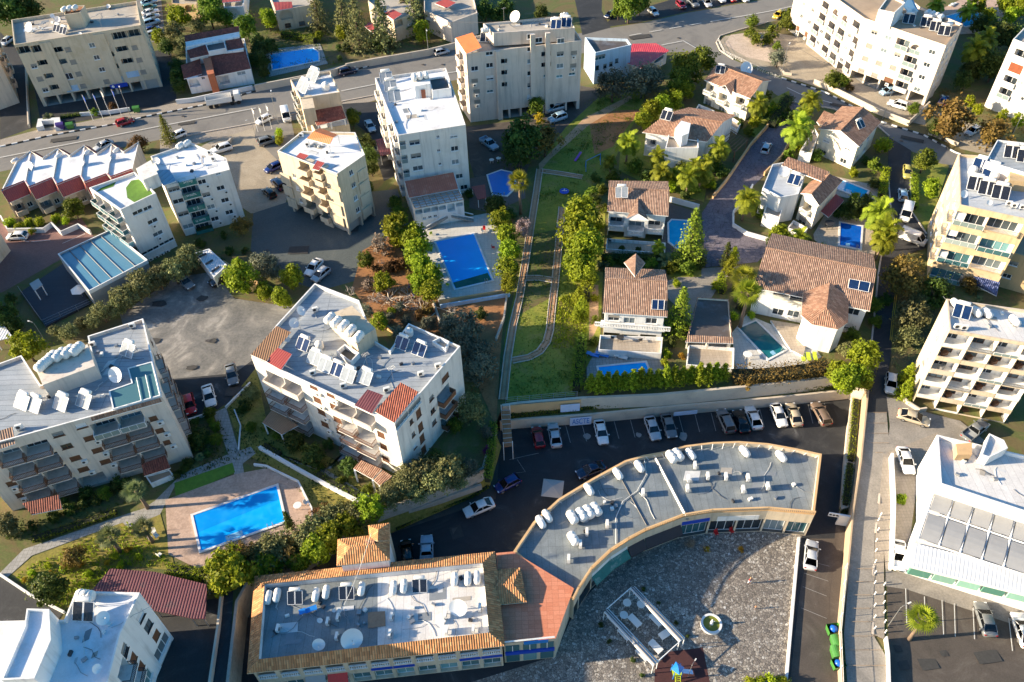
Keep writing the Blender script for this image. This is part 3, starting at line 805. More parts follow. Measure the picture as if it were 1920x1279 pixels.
gen_round('topiary','clipped_shrub','leaf_green',1.0,1.7,0.05,40,46,0.2,0.3,1,tr=0,lump=0.03)
gen_round('darktopiary','clipped_shrub','leaf_dark',1.0,1.7,0.05,40,46,0.2,0.3,1,tr=0,lump=0.05)
gen_round('lollipop','clipped_tree','leaf_lime',1.2,2.2,1.4,40,46,0.24,0.3,1,tr=0.09,lump=0.05)
def gen_conifer(key,m,R_,H_,tiers,arms,n,leaf,seeds=2,droop=0.1,name='conifer'):
 for s_ in range(seeds):
  rnd=random.Random(50+s_+len(key));cl=[]
  tr=MB().m('bark');tr.smooth=True;tr.tube([(0,0,-.1),(0,0,H_*0.5),(0,0,H_*0.97)],[0.2,0.13,0.03],7)
  for i in range(tiers):
   f_=i/(tiers-1);z=0.5+(H_-0.8)*f_;r=R_*(1-f_)**0.85+0.12;k=max(3,int(arms*(1-f_*0.6)));ph=rnd.uniform(0,6)
   for a in range(k):
    t=ph+2*math.pi*a/k+rnd.uniform(-.2,.2);rr=r*rnd.uniform(0.82,1.1)
    for q in(0.35,0.65,0.95):
     c=Vector((math.cos(t)*rr*q,math.sin(t)*rr*q,z-droop*rr*q+rnd.uniform(-.1,.1)))
     cl.append((c,0.16+0.17*R_*(1-f_*0.5),n,Vector((0,0,z-0.6)),(q-0.6)*0.45+rnd.gauss(0,0.1)))
    tr.tube([(0,0,z),(math.cos(t)*rr*.8,math.sin(t)*rr*.8,z-droop*rr*.8)],[0.04,0.015],4,False)
  tree_proto(key,name,leafset('crown',m,cl,leaf,rnd,vbase=0.45),tr.mesh('trunk'))
gen_conifer('norfolk','leaf_conifer',2.4,9.0,17,8,9,0.34,2,0.05,'conifer')
gen_conifer('cypress','leaf_dark',0.75,5.0,13,6,9,0.24,1,-0.5,'cypress_tree')
gen_conifer('thuja','leaf_bright',1.1,4.2,12,7,10,0.28,2,-0.4,'cypress_tree')
gen_conifer('pine','leaf_olive',2.3,9.5,13,7,8,0.42,2,0.2,'pine_tree')
def gen_palm(key,kind,H_,nf,fl,m,seeds=2,lean=0.3,tr=0.17,name='palm_tree'):
 for s_ in range(seeds):
  rnd=random.Random(90+s_+len(key)*3)
  top=Vector((lean*rnd.uniform(-1,1),lean*rnd.uniform(-1,1),H_))
  tb=MB().m('palm_bark');tb.smooth=True
  tb.tube([(0,0,-.15),(top.x*0.2,top.y*0.2,H_*0.35),(top.x*0.6,top.y*0.6,H_*0.7),top],[tr*1.35,tr,tr*0.9,tr*0.95],9)
  vs=[];fs=[];lv=[]
  def leafq(p,d,nrm,l,w,v):
   sd=d.cross(nrm).normalized();k=len(vs)
   vs.extend([p-sd*w*0.3,p+d*l*0.5-sd*w*0.5,p+d*l-Vector((0,0,l*0.18)),p+d*l*0.5+sd*w*0.5,p+sd*w*0.3])
   fs.append((k,k+1,k+2,k+3,k+4));lv.append(v)
  for i in range(nf):
   az=i*2.39996+rnd.uniform(-.2,.2);el=R(78-105*(i/nf)+rnd.uniform(-8,8));L_=fl*rnd.uniform(0.85,1.1)
   v=min(1,max(0,0.75-0.55*i/nf+rnd.gauss(0,0.12)))
   d0=Vector((math.cos(az)*math.cos(el),math.sin(az)*math.cos(el),math.sin(el)))
   if kind=='feather':
    p=top.copy();d=d0.copy();n_=11
    for j in range(n_):
     q=p+d*(L_/n_);nr=Vector((0,0,1))-d*d.z
     nr=nr.normalized()if nr.length>0.05 else Vector((1,0,0));sd=d.cross(nr).normalized()
     tb_l=0.75*fl*0.36*math.sin(math.pi*(0.12+0.85*j/n_))+0.12
     for sg in(-1,1):
      for h_ in(0.0,0.5):leafq(p.lerp(q,h_),(sd*sg*0.8+d*0.55+nr*rnd.uniform(-.2,.25)).normalized(),nr,tb_l,0.15,min(1,max(0,v+rnd.gauss(0,.1))))
     leafq(p,d,nr,L_/n_*1.2,0.1,v)
     p=q;d=(d-Vector((0,0,0.12+0.05*j*0.35))).normalized()
   else:
    p=top+d0*L_*0.45;leafq(top,d0,Vector((0,0,1))-d0*d0.z+Vector((0.01,0,0)),L_*0.5,0.07,v)
    nr=(Vector((0,0,1))-d0*d0.z+Vector((0.02,0.01,0))).normalized();sd=d0.cross(nr).normalized()
    for j in range(11):
     a=R(-80+160*j/10);d=(d0*math.cos(a)+sd*math.sin(a)).normalized()
     leafq(p,d,nr,L_*0.66*(0.6+0.4*math.cos(a)),0.13,min(1,max(0,v+rnd.gauss(0,.08))))
  mb=MB().m(m);mb.idx(vs,fs)
  tree_proto(key,name,mb.mesh('crown',leafv=lv),tb.mesh('trunk'))
gen_palm('palm','feather',4.2,26,2.7,'leaf_palm')
gen_palm('fanpalm','fan',5.5,28,1.9,'leaf_palm',tr=0.2)
gen_palm('silverpalm','fan',4.6,26,2.1,'leaf_fanpalm',tr=0.26)
gen_palm('lowpalm','feather',0.6,26,2.2,'leaf_fanpalm',1,0.05,0.25)
def gen_bare(key,m,R_,H_,n,seeds=2,name='bare_tree'):
 for s_ in range(seeds):
  rnd=random.Random(140+s_+len(key));mb=MB().m(m)
  def br(p,d,l,r,dep):
   q=p+d*l;mb.tube([p,q],[r,r*0.6],4,False)
   if dep==0:return
   for _ in range(3):
    d2=(d+Vector((rnd.uniform(-1,1),rnd.uniform(-1,1),rnd.uniform(-.4,.7)))*0.75).normalized();br(p.lerp(q,rnd.uniform(.55,1)),d2,l*rnd.uniform(.55,.8),r*0.55,dep-1)
  for i in range(n):
   a=6.28*i/n;br(Vector((0,0,0)),Vector((math.cos(a)*R_,math.sin(a)*R_,H_*rnd.uniform(.4,1))).normalized(),max(R_,H_)*0.42,0.09,3)
  t=thing(name,'a plant','tree');part('branches',mb.mesh('branches'),t);PROTO.setdefault(key,[]).append(t)
gen_bare('bare','pale_bark',1.6,2.2,5)
gen_bare('brush','pale_bark',2.2,0.7,7,2,'felled_brushwood')
NOM={'bright':2.0,'green':2.0,'dark':2.0,'olive':2.05,'greyolive':2.05,'goldtree':2.05,'blossom':1.7,'norfolk':2.2,'cypress':.75,'thuja':1.05,'pine':2.1,'palm':2.2,'fanpalm':1.6,'silverpalm':1.8,'lowpalm':1.9,'bare':2.2,'brush':2.6,'lollipop':1.2}
ZC={'bright':3.2,'green':3.2,'dark':3.0,'olive':2.9,'greyolive':2.8,'goldtree':3.0,'blossom':2.6,'norfolk':3.6,'cypress':2.3,'thuja':1.9,'pine':4.5,'palm':4.2,'fanpalm':5.6,'silverpalm':4.7,'lowpalm':0.8,'bare':1.2,'brush':0.4,'lollipop':2.5}
TN=[0]
def tree(key,px,py,rpx,label,z=0.0,group=None,cat=None,sz=None,s=None,hs=1.0):
 """px, py: middle of the crown in the photo; rpx: crown radius in photo pixels"""
 s_=s or rpx*mpp(px,py,z)/NOM.get(key,.85)
 zc=z+ZC.get(key,0.8)*s_*hs
 q=P(px,py,zc);q.z=z
 TN[0]+=1;v=PROTO[key][TN[0]%len(PROTO[key])]
 return place(v,q,RND.uniform(0,6.28),(s_,s_,s_*hs),label,group,cat or('tree' if key in ZC else 'shrub'))
def trees(key,pts,label,group=None,z=0.0,cat=None,hs=1.0,axis=0,side=('left','right')):
 """a row of look-alikes; each label gets its place in the row. label has '{}' where the ordinal goes"""
 pts=sorted(pts,key=lambda p:p[axis]);n=len(pts)
 for i,p in enumerate(pts):
  k=key if isinstance(key,str)else key[i%len(key)]
  tree(p[3]if len(p)>3 else k,p[0],p[1],p[2],label.format(ORD[i])if n>1 else label.format('only').replace('only ',''),z,group,cat,hs=hs)
def hedge(name,pts,w,h,label,m='leaf_green',z=0.0,leaf=0.26,dens=55,cat='hedge',lump=0.12,group=None,zl=None):
 """a clipped or shaggy hedge along a photo polyline (points at its foot): leaf cards over a dark core"""
 q=[P(p[0],p[1],p[2]if len(p)>2 else z)for p in pts];rnd=random.Random(len(pts)*31+int(pts[0][0]))
 org=q[0].copy();cl=[]
 core=MB().m('hedge_core')
 for a,b in zip(q,q[1:]):
  d=(b-a);l=d.length;d.normalize();sd=Vector((-d.y,d.x,0));k=max(2,int(l/0.45))
  for i in range(k):
   c0=a+d*(l*(i+0.5)/k)
   for zz in([h*0.3,h*0.85]if h>0.9 else[h*0.6]):
    for ss in(-0.33,0.0,0.33)if zz>h*.5 else(-0.36,0.36):
     c=c0+sd*(ss*w)+Vector((0,0,zz+rnd.uniform(-lump,lump)*h))
     cl.append((c-org,max(0.26,min(w,h)*0.3)*rnd.uniform(.85,1.2),int(dens*0.34),Vector((c0.x,c0.y,c0.z+h*0.3))-org,rnd.gauss(0,0.13)))
  m_=(a+b)/2;core.box((m_.x,m_.y,m_.z+h*0.4),(l,w*0.6,h*0.75),math.atan2(d.y,d.x))
 t=thing(name,label,cat,org,0,group);part('foliage',leafset('foliage',m,cl,leaf,rnd),t)
 core.build('stems',t)
 return t
mat('hedge_core',(0.018,0.022,0.008),0.3,2,1.0)
def P_heater(panel):
 t=thing('solar_water_heater','a heater','solar heater')
 mb=MB().m('offwhite_plastic');mb.smooth=True;mb.lathe([(0.05,-0.75),(0.22,-0.72),(0.27,-0.6),(0.27,0.6),(0.22,0.72),(0.05,0.75)],(0,0.55,1.55),14,'X');part('tank',mb.mesh('tank'),t)
 st=MB().m('grey_metal')
 for x in(-0.6,0.6):st.tube([(x,0.55,0),(x,0.55,1.35)],0.03,5);st.tube([(x,-0.95,0.15),(x,0.35,1.3)],0.03,5);st.tube([(x,-0.95,0),(x,-0.95,0.2)],0.03,5)
 st.tube([(-.6,.35,1.3),(.6,.35,1.3)],.03,5);st.tube([(-.6,-.95,.17),(.6,-.95,.17)],.03,5);st.tube([(-.6,.55,.3),(.6,.55,.3)],.03,5);st.tube([(-.6,.55,.3),(-.6,-.95,.17)],.03,5)
 part('stand',st.mesh('stand'),t)
 for x in(-0.52,0.52):
  g=MB().m(panel).box((x,-0.3,0.78),(0.92,1.75,0.06),0,R(41));p_=part('collector_panel',g.mesh('collector_panel'),t)
  g=MB().m('white_paint')
  for dx,sy in((-.47,1.8),(.47,1.8)):g.box((x+dx,-0.3,0.79),(0.05,sy,0.09),0,R(41))
  for dy in(-.88,.88):g.box((x,-0.3+dy*math.cos(R(41)),0.79+dy*math.sin(R(41))),(0.95,0.05,0.09),0,R(41))
  part('panel_frame',g.mesh('panel_frame'),p_)
 return t
def P_tank(kind):
 t=thing('water_tank','a tank','water tank');mb=MB().m('offwhite_plastic');mb.smooth=True
 if kind=='barrel':
  pr=[(0.08,-0.95),(0.45,-0.9),(0.56,-0.75)]
  for x in(-0.5,-0.15,0.2,0.55):pr+=[(0.56,x-0.12),(0.6,x-0.06),(0.6,x+0.02),(0.56,x+0.08)]
  pr+=[(0.56,0.75),(0.45,0.9),(0.08,0.95)]
  mb.lathe(pr,(0,0,0.66),16,'X');lid=MB().m('offwhite_plastic').lathe([(0.24,1.2),(0.24,1.32),(0.05,1.35)],(0,0,0),12)
 elif kind=='capsule':
  mb.lathe([(0.15,-0.95),(0.36,-0.85),(0.46,-0.6),(0.5,0),(0.46,0.6),(0.36,0.85),(0.15,0.95)],(0,0,0.56),10,'X',1.0,1.1);lid=MB().m('offwhite_plastic').lathe([(0.22,1.02),(0.22,1.15),(0.03,1.18)],(0,0,0),12)
 else:
  mb.lathe([(0.6,0.02),(0.66,0.1),(0.66,0.5),(0.62,0.56),(0.66,0.62),(0.66,1.05),(0.5,1.25),(0.2,1.33)],(0,0,0),18);lid=MB().m('offwhite_plastic').lathe([(0.2,1.3),(0.2,1.4),(0.03,1.42)],(0,0,0),12)
 part('tank_body',mb.mesh('tank_body'),t);part('lid',lid.mesh('lid'),t)
 st=MB().m('grey_metal')
 for x in(-0.5,0.5):st.box((x,0,0.05),(0.1,0.9,0.12))
 st.box((0,0,0.04),(0.9,0.1,0.06))
 if kind!='round':part('cradle',st.mesh('cradle'),t)
 return t
def P_dish():
 t=thing('satellite_dish','a dish','satellite dish');mb=MB().m('white_paint');mb.smooth=True
 n,vs,fs=24,[],[];rings=[(0.0,0),(0.35,0.02),(0.7,0.085),(1.0,0.18)]
 Mx=Matrix.Rotation(R(52),3,'X')
 for side in(0,1):
  base=len(vs)
  for r,d in rings:
   for k in range(n):
    a=6.2832*k/n;q=Mx@Vector((r*math.cos(a),r*math.sin(a),d-side*0.03));vs.append((q.x,q.y-0.1,q.z+1.05))
  for i in range(len(rings)-1):
   for k in range(n):
    f=(base+i*n+k,base+i*n+(k+1)%n,base+(i+1)*n+(k+1)%n,base+(i+1)*n+k);fs.append(f if side==0 else f[::-1])
 mb.idx(vs,fs);part('reflector',mb.mesh('reflector'),t)
 st=MB().m('grey_metal');st.tube([(0,0.15,0),(0,0.1,1.0)],0.06,7);st.box((0,0.12,0.03),(0.7,0.7,0.06));part('mast',st.mesh('mast'),t)
 lb=MB().m('grey_metal');lb.tube([(0,0.4,0.35),(0,-0.85,1.55)],0.03,5);lb.m('offwhite_plastic').box((0,-0.85,1.58),(0.16,0.2,0.14));part('feed_arm',lb.mesh('feed_arm'),t)
 return t
def P_ac():
 t=thing('air_conditioner','a unit','air conditioner');mb=MB().m('offwhite_plastic').box((0,0,0.62),(0.92,0.36,0.8));part('casing',mb.mesh('casing'),t)
 g=MB().m('dark_metal').lathe([(0.28,-0.2),(0.28,-0.185)],(-0.12,0,0.62),14,'Y');part('fan_grille',g.mesh('fan_grille'),t)
 s_=MB().m('grey_metal').box((-.35,0,0.11),(0.06,0.5,0.22)).box((.35,0,0.11),(0.06,0.5,0.22)).box((0,0,0.18),(0.64,0.06,0.06));part('stand',s_.mesh('stand'),t)
 return t
HEAT={k:P_heater('panel_'+k)for k in('blue','dark','pale')}
TANK={k:P_tank(k)for k in('barrel','capsule','round')}
DISH=P_dish();ACU=P_ac()
def P_antenna():
 t=thing('tv_antenna','an antenna','antenna');mb=MB().m('grey_metal').tube([(0,0,0),(0,0,3.2)],0.03,5);part('mast',mb.mesh('mast'),t)
 g=MB().m('grey_metal').tube([(-.5,0,3.0),(.6,0,3.0)],0.02,4)
 for i in range(6):g.tube([(-.45+i*.2,-.35,3.0),(-.45+i*.2,.35,3.0)],0.012,4)
 part('elements',g.mesh('elements'),t);return t
ANT=P_antenna()
def row(proto,pts,z,rz,label,group,s=1.0,axis=0):
 """look-alike roof things at photo points (their foot); '{}' in the label takes the ordinal"""
 pts=sorted(pts,key=lambda p:p[axis]);out=[]
 for i,p in enumerate(pts):
  q=P(p[0],p[1],z);out.append(place(proto,q,p[2]if len(p)>2 else rz,(p[3]if len(p)>3 else s)*(.55 if proto is DISH else 1),label.format(ORD[i])if len(pts)>1 else label.replace('{} ',''),group))
 return out
def P_lamp():
 t=thing('street_lamp','a lamp','street lamp');mb=MB().m('grey_metal');mb.tube([(0,0,0),(0,0,7.6),(0.35,0,8.0),(1.5,0,8.15)],[0.09,0.06,0.05,0.04],7);part('post',mb.mesh('post'),t)
 g=MB().m('offwhite_plastic').box((1.75,0,8.15),(0.7,0.28,0.14));part('lamp_head',g.mesh('lamp_head'),t);return t
LAMP=P_lamp()
def P_table(kind):
 t=thing('garden_table','a table','table');mb=MB().m('offwhite_plastic' if kind!='dark' else 'dark_metal')
 if kind=='rect':mb.box((0,0,0.72),(1.6,0.8,0.05))
 else:mb.lathe([(0.5,0.7),(0.52,0.72),(0.5,0.74)],(0,0,0),16)
 part('table_top',mb.mesh('table_top'),t);g=MB().m('grey_metal' if kind!='dark' else 'dark_metal')
 for x,y in((-1,-1),(1,-1),(1,1),(-1,1)):
  a=(0.7,0.33)if kind=='rect' else(0.28,0.28);g=MB().m('offwhite_plastic' if kind!='dark' else 'dark_metal').tube([(x*a[0],y*a[1],0),(x*a[0],y*a[1],0.71)],0.03,5);part('leg',g.mesh('leg'),t)
 return t
TAB={k:P_table(k)for k in('rect','round','dark')}
def P_chair(m):
 t=thing('garden_chair','a chair','chair');part('seat',MB().m(m).box((0,0,.43),(.46,.46,.04)).mesh('seat'),t);part('backrest',MB().m(m).box((0,.23,.68),(.46,.04,.5)).mesh('backrest'),t)
 for x in(-.2,.2):
  for y in(-.2,.2):part('leg',MB().m(m).tube([(x,y,0),(x*.95,y*.95,.43)],.02,5).mesh('leg'),t)
 return t
CHAIR={k:P_chair(m)for k,m in(('white','offwhite_plastic'),('red','red_plastic'),('dark','dark_metal'),('lime','lime_plastic'))}
def P_lounger(m):
 t=thing('sun_lounger','a lounger','sun lounger');part('bed',MB().m(m).box((0.25,0,.33),(1.3,.62,.06)).mesh('bed'),t);part('backrest',MB().m(m).box((-.7,0,.5),(.72,.62,.06)).mesh('backrest'),t)
 g=MB().m('offwhite_plastic')
 for x in(-.8,.8):
  for y in(-.27,.27):g.tube([(x,y,0),(x,y,.34)],.03,5)
 part('frame',g.mesh('frame'),t);return t
LOUNGE={'white':P_lounger('offwhite_plastic'),'blue':P_lounger('blue_plastic'),'lime':P_lounger('lime_plastic')}
ground_mat('soil',[(0.28,(0.08,0.055,0.028)),(0.45,(0.16,0.1,0.05)),(0.55,(0.09,0.11,0.025)),(0.66,(0.2,0.14,0.075)),(0.8,(0.28,0.2,0.12))],0.12)
ground_mat('red_soil',[(0.3,(0.16,0.075,0.03)),(0.55,(0.32,0.15,0.06)),(0.8,(0.42,0.24,0.1))],0.2)
ground_mat('grass',[(0.28,(0.06,0.1,0.01)),(0.44,(0.13,0.18,0.016)),(0.54,(0.22,0.22,0.03)),(0.64,(0.27,0.18,0.08)),(0.74,(0.16,0.17,0.025))],0.16,2.5,fine_amt=0.45)
ground_mat('rough_grass',[(0.25,(0.06,0.08,0.01)),(0.48,(0.17,0.18,0.02)),(0.62,(0.26,0.2,0.05)),(0.78,(0.12,0.13,0.02))],0.3,2.2,fine_amt=0.5)
ground_mat('asphalt',[(0.3,(0.13,0.125,0.12)),(0.5,(0.2,0.19,0.175)),(0.62,(0.17,0.16,0.15)),(0.8,(0.27,0.25,0.23))],0.08,6,crack=0,bmp=0.15,fine_amt=0.2)
ground_mat('asphalt_dark',[(0.3,(0.012,0.013,0.016)),(0.52,(0.022,0.024,0.028)),(0.62,(0.04,0.041,0.044)),(0.7,(0.13,0.13,0.135))],0.16,5,rough=0.8,bmp=0.15,fine_amt=0.25)
ground_mat('asphalt_brown',[(0.3,(0.045,0.036,0.03)),(0.55,(0.075,0.06,0.05)),(0.68,(0.11,0.095,0.08)),(0.8,(0.2,0.18,0.16))],0.14,5,rough=0.85,bmp=0.15,dist=2.5,fine_amt=0.25)
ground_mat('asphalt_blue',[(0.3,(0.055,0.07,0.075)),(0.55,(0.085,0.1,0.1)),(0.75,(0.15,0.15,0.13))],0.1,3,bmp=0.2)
ground_mat('lot_concrete',[(0.3,(0.075,0.078,0.08)),(0.45,(0.13,0.13,0.125)),(0.54,(0.2,0.19,0.175)),(0.6,(0.3,0.28,0.255)),(0.7,(0.48,0.45,0.4))],0.09,2.0,dist=2.8,bmp=0.2)
ground_mat('concrete_slab',[(0.3,(0.13,0.12,0.11)),(0.5,(0.23,0.21,0.185)),(0.62,(0.29,0.265,0.235)),(0.8,(0.36,0.33,0.3))],0.15,4,bmp=0.15)
ground_mat('sand_lot',[(0.3,(0.2,0.165,0.12)),(0.55,(0.34,0.29,0.22)),(0.8,(0.42,0.37,0.3))],0.12,3)
ground_mat('pebble',[(0.3,(0.3,0.24,0.19)),(0.55,(0.5,0.4,0.32)),(0.8,(0.6,0.52,0.44))],0.6,3)
ground_mat('cobble_dark',[(0.3,(0.075,0.062,0.08)),(0.5,(0.125,0.105,0.13)),(0.66,(0.2,0.175,0.2)),(0.78,(0.36,0.33,0.34))],0.18,4,crack=1.0,crack_col=(0.04,0.035,0.04),dist=2.5)
ground_mat('deck_pink',[(0.3,(0.3,0.2,0.15)),(0.55,(0.46,0.33,0.26)),(0.8,(0.55,0.42,0.34))],0.35,3,bmp=0.2)
stone_mat('crazy_paving',[(0.0,(0.14,0.125,0.115)),(0.35,(0.27,0.235,0.2)),(0.7,(0.39,0.345,0.29)),(0.93,(0.52,0.48,0.42)),(1.0,(0.7,0.67,0.62))],(0.09,0.078,0.066),3.0)
grid_mat('deck_white',(0.52,0.5,0.46),(0.6,0.58,0.54),(0.36,0.34,0.3),(0.7,0.7),0.75,0.0,0.02)
grid_mat('deck_tan',(0.4,0.33,0.26),(0.47,0.4,0.32),(0.25,0.2,0.16),(0.6,0.6),0.75,0.0,0.02)
grid_mat('deck_grey',(0.3,0.29,0.27),(0.37,0.36,0.34),(0.18,0.17,0.15),(0.6,0.6),0.8,0.0,0.03)
grid_mat('deck_brown',(0.14,0.1,0.085),(0.18,0.13,0.11),(0.08,0.06,0.05),(0.4,0.2),0.8,0.5,0.015)
grid_mat('paver_red',(0.2,0.1,0.09),(0.26,0.14,0.12),(0.12,0.07,0.06),(0.4,0.2),0.8,0.5,0.02)
grid_mat('pavement',(0.3,0.26,0.21),(0.36,0.31,0.26),(0.2,0.17,0.14),(0.5,0.5),0.85,0.0,0.02)
grid_mat('tile_floor',(0.56,0.19,0.1),(0.66,0.26,0.15),(0.36,0.12,0.065),(0.85,0.6),0.75,0.0,0.02,big_amt=0.25)
grid_mat('wood_deck',(0.025,0.03,0.045),(0.04,0.045,0.06),(0.02,0.02,0.03),(6,0.16),0.7,0.5,0.01)
mat('dirt_path',(0.46,0.29,0.17),0.2,0.5,0.95,stain=(0.2,0.14,0.08),stain_amt=0.5)
mat('wall_stucco',(0.58,0.5,0.4),0.12,0.4,0.9,stain=(0.3,0.26,0.22),stain_amt=0.5)
mat('wall_tan',(0.44,0.33,0.22),0.15,0.4,0.9,stain=(0.3,0.24,0.18),stain_amt=0.5)
mat('wall_white',(0.7,0.7,0.7),0.08,0.4,0.85,stain=(0.45,0.43,0.4),stain_amt=0.5)
mat('wall_orange',(0.62,0.4,0.2),0.12,0.4,0.9,stain=(0.4,0.26,0.15),stain_amt=0.4)
mat('wall_stone',(0.42,0.37,0.31),0.2,1.2,0.95,stain=(0.2,0.18,0.15),stain_amt=0.6)
mat('road_line',(0.6,0.6,0.58),0.15,0.8,0.8)
mat('line_worn',(0.26,0.25,0.24),0.3,1.5,0.85)
mat('line_yellow',(0.55,0.38,0.04),0.2,1,0.8)
water_mat('pool_blue',(0.003,0.32,0.86),(0.008,0.4,0.95))
water_mat('pool_deep',(0.003,0.07,0.4),(0.006,0.12,0.55))
water_mat('pool_cyan',(0.005,0.3,0.6),(0.01,0.38,0.7))
water_mat('pool_teal',(0.008,0.1,0.12),(0.015,0.15,0.18))
water_mat('pool_olive',(0.1,0.13,0.02),(0.16,0.18,0.03))
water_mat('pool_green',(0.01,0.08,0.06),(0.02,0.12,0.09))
mat('pool_floor',(0.004,0.36,0.95),0.06,0.3,0.35)
water_mat('pool_blue_shaded',(0.003,0.24,0.7),(0.006,0.3,0.8));water_mat('pool_teal_deep',(0.005,0.07,0.1),(0.01,0.11,0.14));mat('pool_step',(0.25,0.5,0.7),.1,1,.4)  # the darker blue paints the shadowed half of the long pool
mat('pool_cover',(0.015,0.2,0.62),0.1,0.6,0.4)
LV=[1]
def densify(pts,z,n=1):return[P(p[0],p[1],z)for p in pts]
def sheet(name,pts,m,z=0.0,lvl=None,east=False,world=False):
 """a ground surface as a thin sheet, each a few millimetres above the one before"""
 if lvl is None:LV[0]+=1;lvl=LV[0]
 dz=0.002*lvl
 if world:w=[Vector(p)for p in pts]
 elif east:w=[PE(*p)for p in pts]
 else:w=[P(p[0],p[1],z)for p in pts]
 if area(w)<0:w.reverse()
 mb=MB().m(m).face([(p.x,p.y,p.z)for p in w])
 if east:
  import bmesh
  me=bpy.data.meshes.new('t');me.from_pydata([tuple((p.x,p.y,0))for p in w],[],[tuple(range(len(w)))])
  bm=bmesh.new();bm.from_mesh(me);bpy.data.meshes.remove(me)
  for yc in(Y0,Y0-4.2/0.087):bmesh.ops.bisect_plane(bm,geom=bm.verts[:]+bm.edges[:]+bm.faces[:],plane_co=(0,yc,0),plane_no=(0,1,0))
  bmesh.ops.triangulate(bm,faces=bm.faces[:])
  mb=MB().m(m);bm.verts.index_update();mb.idx([(v.co.x,v.co.y,HE(v.co.y))for v in bm.verts],[tuple(v.index for v in f.verts)for f in bm.faces]);bm.free()
 mb.v=[(x,y,z_+dz)for x,y,z_ in mb.v]
 return struct(name,mb)
def strip(pts,w):
 """a ribbon of width w (metres) round world points"""
 l,r=[],[]
 for i,p in enumerate(pts):
  d=(pts[min(i+1,len(pts)-1)]-pts[max(i-1,0)]);d.z=0;d.normalize();n=Vector((-d.y,d.x,0))*(w/2)
  l.append(p+n);r.append(p-n)
 return l,r
def lines(name,segs,w,m,z=0.0,east=False,lvl=60):
 """painted lines, given as photo polylines; one object"""
 mb=MB().m(m)
 for sg in segs:
  q=[PE(*p)if east else P(p[0],p[1],z)for p in sg]
  l,r=strip(q,w)
  for i in range(len(q)-1):mb.face([(v.x,v.y,v.z+0.004*lvl)for v in(r[i],r[i+1],l[i+1],l[i])])
 return struct(name,mb)
def dash(a,b,n,f=0.5):
 out=[]
 for i in range(n):
  t0,t1=i/n,(i+f)/n
  out.append([(a[0]+(b[0]-a[0])*t0,a[1]+(b[1]-a[1])*t0),(a[0]+(b[0]-a[0])*t1,a[1]+(b[1]-a[1])*t1)])
 return out
def wall(pts,h,th,label,m='wall_stucco',z=0.0,name='garden_wall',east=False,cap=None,cat='wall',group=None,zb=None):
 """a free-standing or retaining wall along a photo polyline at its foot"""
 q=[PE(*p)if east else P(p[0],p[1],p[2]if len(p)>2 else z)for p in pts]
 l,r=strip(q,th);mb=MB().m(m);n=len(q)
 lo=[(p.z if zb is None else zb)-(0.3 if zb is None else 0)for p in q];hi=[p.z+h for p in q]
 for i in range(n-1):
  for A,s_ in((r,1),(l,-1)):
   f=[(A[i].x,A[i].y,lo[i]),(A[i+1].x,A[i+1].y,lo[i+1]),(A[i+1].x,A[i+1].y,hi[i+1]),(A[i].x,A[i].y,hi[i])]
   mb.face(f if s_>0 else f[::-1])
  mb.m(cap or m).face([(r[i].x,r[i].y,hi[i]),(r[i+1].x,r[i+1].y,hi[i+1]),(l[i+1].x,l[i+1].y,hi[i+1]),(l[i].x,l[i].y,hi[i])]);mb.m(m)
 for i,rev in((0,False),(n-1,True)):
  f=[(l[i].x,l[i].y,lo[i]),(r[i].x,r[i].y,lo[i]),(r[i].x,r[i].y,hi[i]),(l[i].x,l[i].y,hi[i])]
  mb.face(f[::-1]if rev else f)
 return tag(mb.build(name),label,cat,group)
def fence(pts,h,label,m='grey_metal',z=0.0,east=False,step=2.0,name='railing_fence',bars_=3,group=None):
 q=[PE(*p)if east else P(p[0],p[1],z)for p in pts];mb=MB().m(m)
 t=thing(name,label,'fence',q[0],0,group)
 for a,b in zip(q,q[1:]):
  n=max(1,int((b-a).length/step))
  for i in range(n+1):
   p=a.lerp(b,i/n);MB().m(m).tube([p,p+Vector((0,0,h))],0.04,5).build('post',t)
  for k in range(bars_):
   zz=Vector((0,0,h*(k+1)/bars_));mb.tube([a+zz,b+zz],0.025,4)
 mb.build('rails',t);return t
